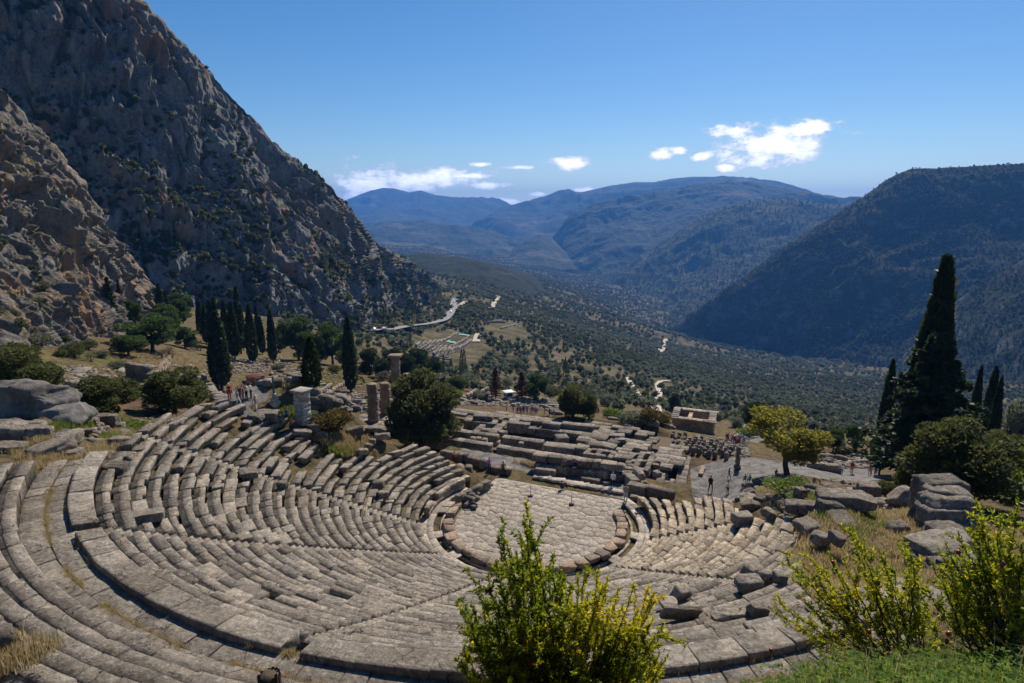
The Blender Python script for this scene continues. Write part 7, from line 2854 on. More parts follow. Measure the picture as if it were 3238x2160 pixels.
# umbrella of the person in black by the juniper
def umbrella():
    b = ground_hit(946, 1046)
    k = px_size(b)
    t = thing('umbrella', 'open pale grey sun umbrella beside the large juniper', 'umbrella', b)
    a = np.linspace(0, 2 * np.pi, 16, endpoint=False)
    r = 11.5 / k
    top = 26 / k
    St = [np.stack([q * r * np.cos(a) * (1 - 0.05 * (np.arange(16) % 2)), q * r * np.sin(a) * (1 - 0.05 * (np.arange(16) % 2)), np.full(16, top - 0.42 * r * q * q)], 1) for q in (0.03, 0.35, 0.7, 1.0)]
    S = np.array(St)
    V = S.reshape(-1, 3)
    F = np.array([(i * 16 + j, (i + 1) * 16 + j, (i + 1) * 16 + (j + 1) % 16, i * 16 + (j + 1) % 16) for i in range(3) for j in range(16)])
    link('canopy', mesh_np('canopy', V, F, plain('umbrella_cloth', (0.55, 0.55, 0.60), 0.8), True), t)
    v, f = tube([(0, 0, top * 0.35), (0, 0, top)], [0.015, 0.015], 6)
    link('pole', mesh_np('pole', v, f, M_IRON), t)


umbrella()


# ------------------------------------------------------------------ small buildings, bench, serpent column, roads, cars
def box_part(name, size, c, m, parent, rz=0.0, ch=0.02):
    v, f = chamfer_box(size, ch, 0, 0)
    n = sum(len(q) for q in f)
    return link(name, mesh_np(name, xform(v, c, rz), f, m, attrs={'rnd': ('FACE', np.full(n, 0.3)), 'warm': ('FACE', np.full(n, 0.3))}), parent)


def hut():
    b = ground_hit(*Z4(1215, 468))
    k = px_size(b)
    w, h = 36 / k, 17 / k
    rz = 0.25 - math.atan2(b[0], b[1] + CAM_D)
    t = thing('hut', 'small orange wooden hut with a brown roof on the earth path', 'hut', b, rz)
    om = plain('orange_boards', (0.50, 0.17, 0.035))
    rm = plain('brown_roof', (0.20, 0.085, 0.06))
    wm = plain('white_paint', (0.7, 0.7, 0.68))
    gm = plain('dark_glass', (0.03, 0.035, 0.04), 0.2)
    n = 9
    for i in range(n):
        box_part('board', (w / n - 0.02, w * 0.55, h), ((i + 0.5) * w / n - w / 2, 0, h / 2), om, t)
    for i in range(5):
        box_part('roof_board', (w * 1.1, w * 0.15, 0.07), (0, -w * 0.36 + (i + 0.5) * w * 0.145, h + 0.05 + 0.10 * (2 - abs(i - 2)) * w * 0.35), rm, t)
    f = box_part('window', (w * 0.2, 0.08, h * 0.35), (0.03 * w, -w * 0.28, h * 0.5), wm, t)
    box_part('pane', (w * 0.16, 0.06, h * 0.28), (0.03 * w, -w * 0.28 - 0.03, h * 0.5), gm, f)
    box_part('sign', (w * 0.42, 0.05, h * 0.14), (0.06 * w, -w * 0.29, h * 0.88), wm, t)


def kiosk():
    b = ground_hit(1167, 916)
    k = px_size(b)
    w, h = 17 / k, 17 / k
    t = thing('kiosk', 'small white ticket kiosk with a pale flat roof between the dead conifers', 'kiosk', b, 0.4)
    wm = plain('kiosk_white', (0.6, 0.62, 0.66))
    gm = plain('kiosk_glass', (0.05, 0.06, 0.07), 0.2)
    for sx in (-1, 1):
        for sy in (-1, 1):
            box_part('post', (0.12, 0.12, h), (sx * w * 0.45, sy * w * 0.45, h / 2), wm, t)
    for (sx, sy, rz) in ((0, -1, 0), (0, 1, 0), (-1, 0, math.pi / 2), (1, 0, math.pi / 2)):
        box_part('wall', (w * 0.86, 0.08, h * 0.45), (sx * w * 0.45, sy * w * 0.45, h * 0.23), wm, t, rz)
        box_part('window', (w * 0.8, 0.05, h * 0.45), (sx * w * 0.45, sy * w * 0.45, h * 0.7), gm, t, rz)
    box_part('roof', (w * 1.35, w * 1.35, h * 0.10), (0, 0, h * 1.04), plain('kiosk_roof', (0.65, 0.68, 0.72)), t)
    box_part('awning', (w * 0.5, w * 0.7, h * 0.06), (w * 0.9, 0, h * 0.8), wm, t)


def bench():
    b = ground_hit(*Z4(695, 660))
    k = px_size(b)
    L = 22 / k
    t = thing('bench', 'long stone slab bench at the edge of the gravel terrace', 'bench', b, 0.35)
    box_part('seat', (L, 0.7, 0.25), (0, 0, 0.6), M_BLOCK, t)
    for s in (-1, 0, 1):
        box_part('support', (0.45, 0.6, 0.5), (s * L * 0.38, 0, 0.24), M_BLOCK, t)


def serpent():
    b = ground_hit(*Z4(1560, 860))
    k = px_size(b)
    h = 66 / k
    t = thing('serpent_column', 'slender twisted green bronze column on a round stepped base', 'column', b)
    gm = plain('green_bronze', (0.045, 0.10, 0.085), 0.5, 0.4, 0.4)
    a = np.linspace(0, 2 * np.pi, 14, endpoint=False)
    St = []
    for i in range(60):
        z = i / 59 * h
        r = 2.6 / k * (1 - 0.25 * i / 59) * (1 + 0.10 * math.sin(i * 1.3))
        St.append(np.stack([r * (1 + 0.12 * np.cos(3 * a + i * 0.5)) * np.cos(a), r * (1 + 0.12 * np.cos(3 * a + i * 0.5)) * np.sin(a), np.full(14, z)], 1))
    v, f = sweep(St)
    link('shaft', mesh_np('shaft', v, [q[:, ::-1] for q in f], gm, True), t)
    for r, z0, z1 in ((13 / k, -0.4, 0.25), (9 / k, 0.25, 0.6), (5 / k, 0.6, 0.95)):
        a2 = np.linspace(0, 2 * np.pi, 18, endpoint=False)
        v, f = sweep([np.stack([q * np.cos(a2), q * np.sin(a2), np.full(18, z)], 1) for q, z in ((r, z0), (r, z1 - 0.05), (r - 0.06, z1))])
        n = sum(len(q) for q in f)
        link('base_step', mesh_np('base_step', v, [q[:, ::-1] for q in f], M_MARBLE, attrs={'rnd': ('FACE', np.full(n, 0.3)), 'warm': ('FACE', np.full(n, 0.2))}), t)


hut()
kiosk()
bench()
serpent()


def ribbon(name, label, line, width, m, lift=0.35, kind='structure', seg=14, kerb=False):
    L = np.array(line, float)
    d = np.r_[0, np.cumsum(np.hypot(*np.diff(L, axis=0).T))]
    s = np.linspace(0, d[-1], seg * max(2, len(line) - 1))
    pts = np.array([ground_hit(np.interp(q, d, L[:, 0]), np.interp(q, d, L[:, 1])) for q in s])
    # smooth the line on the ground
    for _ in range(6):
        pts[1:-1, :2] = (pts[:-2, :2] + 2 * pts[1:-1, :2] + pts[2:, :2]) / 4
    t = np.gradient(pts[:, :2], axis=0)
    nrm = np.stack([-t[:, 1], t[:, 0]], 1)
    nrm /= np.linalg.norm(nrm, axis=1, keepdims=True) + 1e-9
    rows = []
    for o in (-0.5, -0.17, 0.17, 0.5):
        p = pts[:, :2] + nrm * o * width
        rows.append(np.c_[p, terrain_fast(p[:, 0], p[:, 1])])
    zc = np.max([r[:, 2] for r in rows], axis=0)
    for _ in range(4):
        zc[1:-1] = np.maximum(zc[1:-1], (zc[:-2] + zc[2:]) / 2)
    V = np.stack([np.c_[r[:, :2], zc + lift] for r in rows], 1)
    o = link(name, mesh_np(name, V.reshape(-1, 3), grid_faces(len(s), 4), m, True))
    tag(o, label, None, kind=kind)
    return V


M_ASPHALT = plain('road_asphalt', (0.22, 0.22, 0.225), 0.9)
M_TRACK = plain('track_dust', (0.42, 0.37, 0.30), 1.0)
R1 = ribbon('road', 'grey asphalt road winding along the hillside below the cliff', [(850, 767), (900, 762), (960, 752), (1000, 744), (1022, 736), (1036, 720), (1041, 704), (1046, 686)], 8.0, M_ASPHALT, 0.5)
ribbon('path', 'pale dirt lay-by beside the road bend', [(1040, 716), (1052, 706), (1068, 694)], 6.0, M_TRACK, 0.6)
ribbon('path', 'pale winding farm track climbing through the olives', [(1505, 948), (1508, 925), (1514, 905), (1509, 885), (1516, 877), (1536, 876)], 3.6, M_TRACK, 0.5)
ribbon('path', 'pale farm track left of the winding one', [(1467, 922), (1460, 900), (1447, 882), (1440, 868)], 3.2, M_TRACK, 0.5)
ribbon('path', 'small pale track higher in the olive grove', [(1093, 786), (1098, 768)], 6.0, M_TRACK, 0.5)
ribbon('path', 'short pale track near the road', [(1128, 710), (1140, 690), (1146, 682)], 7.0, M_TRACK, 0.8)
ribbon('path', 'faint pale track in the middle of the valley', [(1515, 812), (1525, 795), (1530, 780)], 9.0, M_TRACK, 1.0)


def car(label, P, ang, col, scale=1.0):
    t = thing('car', label, 'car', P, ang)
    pm = plain('car_paint', col, 0.35, 0.5)
    gm = plain('car_glass', (0.02, 0.025, 0.03), 0.15)
    tm = plain('tyre', (0.02, 0.02, 0.02), 0.9)
    prof = [(-2.2, 0.35), (-2.2, 0.85), (-1.3, 0.95), (-0.7, 1.45), (1.0, 1.45), (1.7, 0.95), (2.2, 0.85), (2.2, 0.35)]
    v, f = sweep([[(x, y * (0.85 if z > 1 else 1), z) for x, z in prof] for y in (-0.85, 0.85)])
    link('body', mesh_np('body', v, [q[:, ::-1] for q in f], pm), t)
    prof = [(-1.15, 1.0), (-0.68, 1.38), (0.98, 1.38), (1.52, 1.0)]
    v, f = sweep([[(x, y, z) for x, z in prof] for y in (-0.82, 0.82)])
    link('window', mesh_np('window', v, [q[:, ::-1] for q in f], gm), t)
    for sx in (-1.35, 1.35):
        for sy in (-0.8, 0.8):
            a = np.linspace(0, 2 * np.pi, 12, endpoint=False)
            v, f = sweep([np.stack([sx + 0.33 * np.cos(a), np.full(12, y), 0.33 + 0.33 * np.sin(a)], 1) for y in (sy - 0.1, sy + 0.1)])
            link('wheel', mesh_np('wheel', v, f, tm), t)
    t.scale = (scale,) * 3


def on_road(i):
    c = R1[i].mean(0)
    d = R1[min(i + 1, len(R1) - 1)].mean(0) - c
    return c, math.atan2(d[1], d[0])


n = len(R1)
for i, col, lab in ((int(n * 0.05), WHT, 'white car parked at the near end of the asphalt road'), (int(n * 0.14), (0.45, 0.46, 0.48), 'silver car parked on the near stretch of the asphalt road'), (int(n * 0.84), WHT, 'white van on the far bend of the road'), (int(n * 0.94), (0.1, 0.1, 0.12), 'dark car farthest along the road')):
    c, a = on_road(i)
    car(lab, c, a, col, 1.0)
for (x, y, col, lab) in ((1072, 881, WHT, 'white car parked among the trees beyond the columns'), (1087, 882, BLU, 'blue car parked right of the white one beyond the columns')):
    b = ground_hit(x, y)
    car(lab, b, 0.6, col, 1.0)


# the gymnasium ruins on the slope
def gym():
    def W(lab, a, c, h, w, L=2.4, crs=2):
        A, C = ground_hit(*a), ground_hit(*c)
        t = thing('ruin_wall', lab, 'wall', A)
        b = Bag()
        n = 10
        for i in range(n):
            q0, q1 = A + (C - A) * i / n, A + (C - A) * (i + 1) / n
            z = max(terrain_fast(q0[0], q0[1]), terrain_fast(q1[0], q1[1]))
            run(b, q0, q1, w, float(z) + h, h + 1.5, L, crs, 0.06, 0.1, 0.08)
        b.emit('wall_block', M_BLOCK, t, 300)
    W('upper long terrace wall of the ruins on the far slope', (955, 798), (1052, 770), 2.2, 1.4)
    W('middle long terrace wall of the ruins on the far slope', (962, 806), (1075, 778), 1.2, 1.2)
    W('lower long terrace wall of the ruins on the far slope', (995, 821), (1082, 789), 3.0, 1.4)
    W('short wall at the lower end of the ruins on the far slope', (998, 830), (1028, 838), 2.0, 1.2)
    W('wall of the upper sanctuary ruins on the far slope', (1118, 742), (1160, 742), 1.8, 1.2)
    W('second wall of the upper sanctuary ruins on the far slope', (1150, 756), (1185, 748), 1.4, 1.2)
    tm = plain('green_sheet', (0.10, 0.30, 0.24), 0.7)
    for (x, y, lab) in ((1063, 770, 'green sheet covering a trench at the top of the far ruins'), (1030, 786, 'green sheet covering a trench in the middle of the far ruins')):
        p = ground_hit(x, y)
        u = np.linspace(-1, 1, 9)
        A, B_ = np.meshgrid(u, u, indexing='ij')
        X, Y = p[0] + A * 5.5, p[1] + B_ * 3.5
        V = np.stack([X, Y, terrain_fast(X, Y) + 0.7 + 0.2 * fbm(np.stack([A * 3, B_ * 3, A * 0], -1), 3)], -1)
        tag(link('cover_sheet', mesh_np('cover_sheet', V.reshape(-1, 3), grid_faces(9, 9)[:, ::-1], tm, True)), lab, 'cover sheet')
    # round pit
    p = ground_hit(1016, 822)
    a = np.linspace(0, 2 * np.pi, 28, endpoint=False)
    t = thing('round_pool', 'round stone lined pool at the lower end of the far ruins', 'pool', p)
    b = Bag()
    for q in a:
        v, f = chamfer_box((1.1, 0.8, 0.9), 0.06, 0.03, 0.02)
        b.add(xform(v, (p[0] + 4.6 * math.cos(q), p[1] + 4.6 * math.sin(q), float(terrain_fast(p[0] + 4.6 * math.cos(q), p[1] + 4.6 * math.sin(q))) + 0.35), q + math.pi / 2), f, None, 0.5)
    b.emit('rim_block', M_BLOCK, t)
    strew([(960, 800), (1040, 775), (1075, 785), (1000, 822)], 26, 2.4, 'fallen stone among the ruins on the far slope', 'stones of the far ruins')


gym()
# ------------------------------------------------------------------ ground cover: grass tufts, weeds, gravel-size stones (uncountable)
def tuft_obj(name, label, m, n, h, spread, where, scale, width=0.012, bend=0.5):
    P0 = np.c_[RNG.normal(0, spread, (n, 2)), np.zeros(n)]
    V, F = [], []
    for i in range(n):
        a = RNG.random() * 6.28
        d = np.array([math.cos(a), math.sin(a), 0])
        s = np.cross(d, [0, 0, 1]) * width * (0.6 + 0.8 * RNG.random())
        hh = h * (0.5 + 0.8 * RNG.random())
        b = bend * RNG.random()
        p = P0[i]
        q = p + d * b * hh * 0.35 + [0, 0, hh * 0.6]
        r = p + d * b * hh + [0, 0, hh * (1 - 0.3 * b)]
        o = len(V)
        V += [p - s, p + s, q + s * 0.7, q - s * 0.7, r]
        F.append(((o, o + 1, o + 2, o + 3), (o + 3, o + 2, o + 4)))
    t = RNG.random(n)
    me = mesh_np(name, np.array(V), [np.array([f[0] for f in F]), np.array([f[1] for f in F])], m, False, attrs={'rnd': ('FACE', np.r_[t, t])})
    o = link(name, me, None, where, None, (scale,) * 3)
    return o


L_STRAW = leaf_mat('straw', (0.16, 0.115, 0.05), (0.30, 0.225, 0.105), (0.46, 0.37, 0.20), 0.35)
L_GRASS = leaf_mat('green_grass', (0.045, 0.080, 0.014), (0.10, 0.145, 0.024), (0.19, 0.22, 0.045), 0.45)
p = ground_hit(1960, 1255)
TUFT_D = tag(tuft_obj('dry_grass_tuft', '', L_STRAW, 60, 0.30, 0.14, p, 1.0, 0.012), 'tuft of dry straw standing right of the round pale boulder', 'grass tuft')
p = ground_hit(1985, 1270)
TUFT_STALK = tag(tuft_obj('dry_stalks', '', L_STRAW, 9, 0.8, 0.2, p, 0.6, 0.004, 0.9), 'thin dry stalks bending beside the tuft of dry straw', 'dry grass')
p = ground_hit(1975, 1200)
TUFT_G = tag(tuft_obj('green_grass_tuft', '', L_GRASS, 60, 0.22, 0.16, p, 1.0, 0.014), 'tuft of fresh grass below the long pedestal slab', 'grass tuft')


def strew_tufts(name, label, polys, n, src, smin, smax):
    pts, sc = [], []
    for poly, w in polys:
        for q in rand_in(poly, int(n * w)):
            g = ground_hit(*q)
            pts.append(g)
            sc.append(smin + (smax - smin) * RNG.random() ** 1.6)
    scatter(name, label, np.array(pts), np.array(sc), src)


strew_tufts('dry_grass', 'dry straw coloured grass among the stones', [
    ([(1790, 1290), (1880, 1180), (2000, 1170), (2140, 1190), (2170, 1330), (2000, 1400), (1860, 1380)], 0.30),
    ([(200, 1040), (280, 980), (420, 960), (480, 940), (330, 1040), (240, 1080)], 0.16),
    ([(0, 1010), (120, 1000), (200, 1080), (60, 1085)], 0.06),
    ([(720, 1005), (780, 995), (860, 1010), (850, 1030), (790, 1050)], 0.10),
    ([(600, 850), (850, 830), (900, 890), (660, 890)], 0.12),
    ([(100, 830), (330, 800), (480, 830), (480, 880), (160, 880)], 0.14),
    ([(1240, 1075), (1300, 1085), (1180, 1060)], 0.02),
    ([(1700, 1120), (1990, 1110), (2000, 1160), (1760, 1170)], 0.10)], 5200, TUFT_D, 0.5, 1.5)
strew_tufts('green_grass', 'patches of fresh green grass and weeds', [
    ([(1880, 1190), (2000, 1170), (2040, 1220), (1960, 1235)], 0.2), ([(110, 985), (190, 960), (200, 985), (130, 1000)], 0.22), ([(130, 905), (220, 895), (230, 925), (150, 930)], 0.12),
    ([(230, 1000), (310, 985), (330, 1010), (250, 1030)], 0.14), ([(640, 935), (690, 925), (690, 960), (650, 950)], 0.08), ([(745, 1030), (800, 1028), (790, 1050)], 0.08), ([(1840, 1130), (1900, 1140), (1880, 1160)], 0.08), ([(700, 860), (800, 850), (820, 890), (720, 890)], 0.08)], 2300, TUFT_G, 0.6, 1.7)


# grass and weeds in the joints of the walkway
def joint_weeds():
    pts, sc = [], []
    for i in range(1300):
        a = 205 + 95 * RNG.random()
        k = 28.58 + RNG.normal(0, 0.05) if RNG.random() < 0.6 else 27.2 + abs(RNG.normal(0, 0.06))
        if fbm(np.array([[a * 0.22, k * 0.7, 3.0]]), 3)[0] < -0.12:
            continue
        q = th_point(k, a, 0, 10.12)
        pts.append(q)
        sc.append(0.25 + 0.45 * RNG.random())
    for i in range(500):
        k = int(RNG.random() * 25)
        a = 165 + 130 * RNG.random()
        if RNG.random() > 0.35 + 0.65 * damage(k, a):
            continue
        q = th_point(k + 1.02, a, 0, float(row_z(k)) - 0.07)
        pts.append(q)
        sc.append(0.25 + 0.5 * RNG.random())
    scatter('joint_grass', 'dry grass growing in the joints of the seats and walkway', np.array(pts), np.array(sc), TUFT_D)


joint_weeds()
# lawn corner of the left wing: a patch of turf level with the rows
def pebbles():
    pts, sc = [], []
    for poly, n in (([(1040, 905), (1260, 915), (1330, 950), (1180, 935), (1050, 930)], 2200), ([(700, 900), (980, 895), (1000, 925), (830, 948), (700, 935)], 2000), ([(1590, 1000), (1720, 1010), (1720, 1050), (1600, 1040)], 900), ([(1860, 1040), (2000, 1040), (1990, 1075), (1870, 1078)], 1100),
                    ([(560, 880), (700, 850), (720, 870), (600, 885)], 1200), ([(480, 830), (640, 820), (700, 850), (500, 860)], 900), ([(120, 840), (480, 840), (480, 890), (150, 890)], 1300), ([(0, 700), (330, 690), (300, 770), (0, 800)], 900), ([(1720, 1120), (2000, 1110), (2130, 1250), (1850, 1290), (1800, 1200)], 1000), ([(200, 980), (480, 935), (300, 1060), (210, 1080)], 600), ([(640, 840), (760, 835), (780, 880), (660, 890)], 250)):
        for q in rand_in(poly, n):
            pts.append(ground_hit(*q) + [0, 0, 0.03])
            hd = math.hypot(pts[-1][0] - CAM[0], pts[-1][1] - CAM[1])
            sc.append((0.12 + 0.55 * RNG.random() ** 2.5) * (1 + hd / 130))
    p = ground_hit(1900, 1205)
    V, F = rock((1.0, 0.8, 0.6), 3.3, 1)
    src = link('rubble_stone', mesh_np('rubble_stone', V, F, M_BLOCK, attrs={'rnd': ('FACE', np.full(len(F), 0.4)), 'warm': ('FACE', np.full(len(F), 0.2))}), None, p + [0, 0, 0.1], None, (0.4, 0.4, 0.4))
    tag(src, 'fist sized rubble stone lying at the edge of the right mound', 'stone')
    scatter('rubble', 'loose rubble stones strewn over the slopes and ruins', np.array(pts), np.array(sc), src)


pebbles()

# ------------------------------------------------------------------ pomegranate bushes in the foreground
def leaf_mat_gloss(name, stops, trans):
    m, N = mat(name)
    r = attr(N, 'rnd')
    col = N.ramp(r, stops)
    d = N.n('ShaderNodeBsdfPrincipled', {'Base Color': col, 'Roughness': 0.42, 'Specular IOR Level': 0.3})
    t = N.n('ShaderNodeBsdfTranslucent', {'Color': N.mix(1.0, col, (1.6, 1.5, 0.9), 'MULTIPLY')})
    mx = N.n('ShaderNodeMixShader', {0: trans, 1: d.outputs[0], 2: t.outputs[0]})
    out = N.n('ShaderNodeOutputMaterial')
    N.link(mx.outputs[0], out.inputs['Surface'])
    return m


L_POM = leaf_mat_gloss('pomegranate_leaf', [(0.0, (0.060, 0.100, 0.012)), (0.34, (0.17, 0.215, 0.020)), (0.68, (0.34, 0.33, 0.032)), (1.0, (0.58, 0.45, 0.045))], 0.56)
L_CLOVER = leaf_mat('clover_leaf', (0.05, 0.10, 0.014), (0.12, 0.20, 0.026), (0.24, 0.31, 0.05), 0.5, 0.7, 0.1)


def make_fruit():
    m, N = mat('pomegranate_skin')
    n = N.noise(pos(N), 30.0, 4, 0.6)
    finish(N, N.mix(n, (0.16, 0.012, 0.008), (0.42, 0.045, 0.02)), 0.35, n, 0.2, 0.003, 0.5)
    return m


M_FRUIT = make_fruit()


def leaf_blades(P, D, size, tone, name, m):
    """folded pointed leaves: two quads each along the midrib"""
    n = len(P)
    D = D / (np.linalg.norm(D, axis=1, keepdims=True) + 1e-9)
    r = RNG.normal(0, 1, (n, 3))
    r[:, 2] *= 0.6
    S = np.cross(D, r)
    S /= np.linalg.norm(S, axis=1, keepdims=True) + 1e-9
    U = np.cross(S, D)
    s = (size * (0.65 + 0.7 * RNG.random(n)))[:, None]
    w = s * 0.17
    base, tip = P, P + D * s - U * s * 0.12
    mid = P + D * s * 0.48
    l = mid + S * w + U * w * 0.45
    rr = mid - S * w + U * w * 0.45
    V = np.stack([base, l, tip, rr, mid], 1).reshape(-1, 3)
    o = (np.arange(n) * 5)[:, None]
    F = np.concatenate([o + np.array([[0, 4, 2, 1]]), o + np.array([[0, 3, 2, 4]])])
    return mesh_np(name, V, F, m, False, attrs={'rnd': ('FACE', np.r_[tone, tone])})


def pom_bush(name, label, base, tips, hd_of, n_side, leaf, dens, yellow, seed, stem_r=0.016, sub=0.34):
    """stems from the base to tips seen at (view x, view y) and standing at the distance hd_of"""
    t = thing(name, label, 'pomegranate bush', base)
    tubes, P, D, T = [], [], [], []
    b0 = np.array(base, float)
    for (vx, vy, *o) in tips:
        hd = hd_of + RNG.normal(0, 0.30) + (o[0] if o else 0)
        tip = at_h(vx, vy, hd)
        b = b0 + np.array([RNG.normal(0, 0.14), RNG.normal(0, 0.14), 0])
        mid = b * 0.45 + tip * 0.55 + np.array([RNG.normal(0, 0.08), RNG.normal(0, 0.08), -0.12])
        s = np.linspace(0, 1, 15)[:, None]
        C = (1 - s) ** 2 * b + 2 * s * (1 - s) * mid + s ** 2 * tip
        C[1:-1] += RNG.normal(0, 0.012, (13, 3))
        tubes.append(tube(C, np.linspace(stem_r, 0.003, 15), 5))
        L = np.linalg.norm(tip - b)
        nb = int(n_side * (0.7 + 0.6 * RNG.random()))
        segs = [(C[9:], 1.0)]
        for j in range(nb):
            f = 0.42 + 0.55 * RNG.random()
            c = C[int(f * 14)]
            d = (C[min(int(f * 14) + 1, 14)] - c)
            d = d / (np.linalg.norm(d) + 1e-9)
            d = d * 0.8 + RNG.normal(0, 0.62, 3)
            d[2] = d[2] * 0.7 + 0.28
            d /= np.linalg.norm(d)
            l = sub * (1.15 - 0.75 * f) * (0.5 + 0.8 * RNG.random()) * L * 0.55
            q = c + d * np.linspace(0, l, 6)[:, None] + np.cumsum(RNG.normal(0, 0.012, (6, 3)), 0)
            tubes.append(tube(q, np.linspace(0.005, 0.0018, 6), 3))
            segs.append((q, 0.8))
        for q, w in segs:
            n = int(dens * 8.0 * np.linalg.norm(q[-1] - q[0]) / leaf)
            for m_ in range(n):
                f = RNG.random() * (len(q) - 1.001)
                i = int(f)
                p = q[i] + (q[i + 1] - q[i]) * (f - i)
                d = q[i + 1] - q[i]
                d = d / (np.linalg.norm(d) + 1e-9)
                P.append(p)
                D.append(d * 0.75 + RNG.normal(0, 0.62, 3) + [0, 0, 0.15])
    P, D = np.array(P), np.array(D)
    vw = to_view(P)
    y = yellow(vw[:, 0], vw[:, 1])
    tone = np.clip(0.30 + 0.35 * fbm(P * 2.2 + seed, 3) + 0.18 * RNG.normal(0, 1, len(P)) + y, 0, 1)
    me = leaf_blades(P - b0, D, leaf, tone, 'foliage', L_POM)
    link('foliage', me, t)
    v, f = merge_tubes(tubes)
    link('stems', mesh_np('stems', v - b0, f, M_BARK, True), t)
    return t


def fruit(bush, vx, vy, hd, r):
    p = at_h(vx, vy, hd)
    r *= 0.78
    a = np.linspace(0, 2 * np.pi, 14, endpoint=False)
    St = [np.stack([q * r * np.cos(a) * (1 + 0.05 * np.cos(5 * a)), q * r * np.sin(a) * (1 + 0.05 * np.cos(5 * a)), np.full(14, z * r)], 1) for q, z in ((0.05, 1.0), (0.5, 0.92), (0.85, 0.6), (1.0, 0.1), (0.95, -0.35), (0.7, -0.75), (0.3, -0.98), (0.2, -1.08), (0.26, -1.35), (0.10, -1.12))]
    v, f = sweep(St)
    o = link('fruit', mesh_np('fruit', v, f, M_FRUIT, True), bush, p - np.array(bush.location), (RNG.normal(0, 0.3), RNG.normal(0, 0.3), 0))
    return o


CB = at_h(1290, 1568, 6.6)
CBASE = (CB[0], CB[1], float(terrain(CB[0], CB[1])) - 0.1)
CTIPS = [(1206, 1150), (1203, 1185), (1212, 1215), (1195, 1225), (1150, 1218), (1160, 1240), (1185, 1265), (1240, 1268), (1270, 1275), (1225, 1290), (1140, 1290), (1120, 1320), (1060, 1375), (1050, 1385), (1095, 1360), (1110, 1400), (1180, 1330), (1160, 1370),
         (1290, 1310), (1310, 1345), (1325, 1320), (1345, 1300), (1372, 1310), (1395, 1325), (1420, 1350), (1350, 1360), (1375, 1380), (1330, 1400), (1430, 1390), (1455, 1345), (1490, 1345), (1500, 1360), (1465, 1400), (1440, 1440), (1510, 1470), (1525, 1430), (1530, 1510), (1480, 1480),
         (1090, 1450), (1065, 1490), (1050, 1530), (1100, 1500), (1130, 1430), (1200, 1400), (1230, 1440), (1270, 1420), (1300, 1470), (1350, 1450), (1400, 1470), (1240, 1350), (1160, 1480), (1210, 1500), (1330, 1520), (1420, 1530), (1120, 1550), (1280, 1530), (1470, 1540),
         (1075, 1420), (1085, 1395), (1105, 1470), (1060, 1520), (1145, 1520), (1500, 1420), (1515, 1500), (1520, 1545), (1490, 1440), (1450, 1500), (1400, 1400), (1260, 1310), (1310, 1390), (1385, 1345), (1190, 1445), (1250, 1480), (1370, 1500), (1220, 1540), (1340, 1560), (1420, 1560)]
CEN = pom_bush('pomegranate_bush', 'green and yellow pomegranate bush with red fruit at the bottom centre', CBASE, CTIPS, 6.5, 14, 0.053, 1.55,
               lambda x, y: 0.06 + 0.40 * sstep(x, 1270, 1380) * (1 - sstep(y, 1400, 1520)) + 0.12 * sstep(x, 1400, 1500), 3.0)
for (x, y, d, r) in ((1319, 1487, 6.1, 0.040), (1221, 1524, 6.1, 0.035), (1283, 1507, 6.3, 0.034), (1148, 1556, 6.2, 0.033)):
    fruit(CEN, x, y, d, r)

RB = at_h(2110, 1540, 9.4)
RBASE = (RB[0], RB[1], float(terrain(RB[0], RB[1])) - 0.1)
RTIPS = [(1800, 1275), (1815, 1300), (1850, 1270), (1900, 1265), (1950, 1215), (1960, 1225), (1985, 1240), (2020, 1265), (2075, 1235), (2090, 1260), (2110, 1280), (1780, 1375), (1770, 1400), (1830, 1365), (1880, 1330), (1920, 1310), (1990, 1310), (2050, 1300), (2110, 1330), (1860, 1420), (1930, 1400), (2000, 1390), (2070, 1390), (2130, 1400), (1960, 1460), (2060, 1450),
         (1820, 1330), (1840, 1290), (1875, 1295), (1905, 1350), (1935, 1280), (1970, 1290), (2005, 1340), (2040, 1330), (2080, 1310), (2120, 1370), (2150, 1420), (1800, 1430), (1850, 1470), (1900, 1450), (1950, 1420), (2010, 1440), (2090, 1440), (2140, 1470), (1880, 1500), (1990, 1500), (2110, 1500)]
RIGHT1 = pom_bush('pomegranate_bush', 'airy pomegranate bush with dark fruit in front of the right mound', RBASE, RTIPS, 9.3, 12, 0.058, 0.9, lambda x, y: 0.17 + 0 * x, 8.0, 0.018, 0.30)
for (x, y, d, r) in ((2015, 1338, 8.9, 0.045), (2178, 1455, 8.9, 0.043), (1995, 1450, 8.9, 0.042), (2045, 1503, 8.9, 0.05), (1770, 1493, 8.8, 0.04), (1912, 1291, 8.9, 0.035), (2075, 1350, 8.9, 0.03)):
    fruit(RIGHT1, x, y, d, r)
R2 = at_h(2330, 1560, 8.4)
R2B = (R2[0], R2[1], float(terrain(R2[0], R2[1])) - 0.1)
R2TIPS = [(2200, 1225), (2170, 1245), (2240, 1150), (2255, 1160), (2275, 1175), (2230, 1190), (2300, 1180), (2340, 1150), (2360, 1180), (2400, 1200), (2180, 1300), (2210, 1330), (2260, 1270), (2310, 1290), (2350, 1300), (2400, 1330), (2200, 1400), (2250, 1380), (2300, 1400), (2350, 1420), (2390, 1450), (2230, 1460), (2290, 1480), (2340, 1500),
          (2190, 1270), (2215, 1280), (2235, 1240), (2265, 1215), (2290, 1230), (2320, 1230), (2345, 1250), (2180, 1360), (2240, 1330), (2285, 1340), (2330, 1350), (2360, 1380), (2190, 1440), (2260, 1430), (2320, 1450), (2370, 1490), (2210, 1510), (2270, 1530), (2140, 1290), (2155, 1260), (2165, 1330), (2145, 1380), (2170, 1420), (2150, 1470), (2120, 1350), (2185, 1390)]
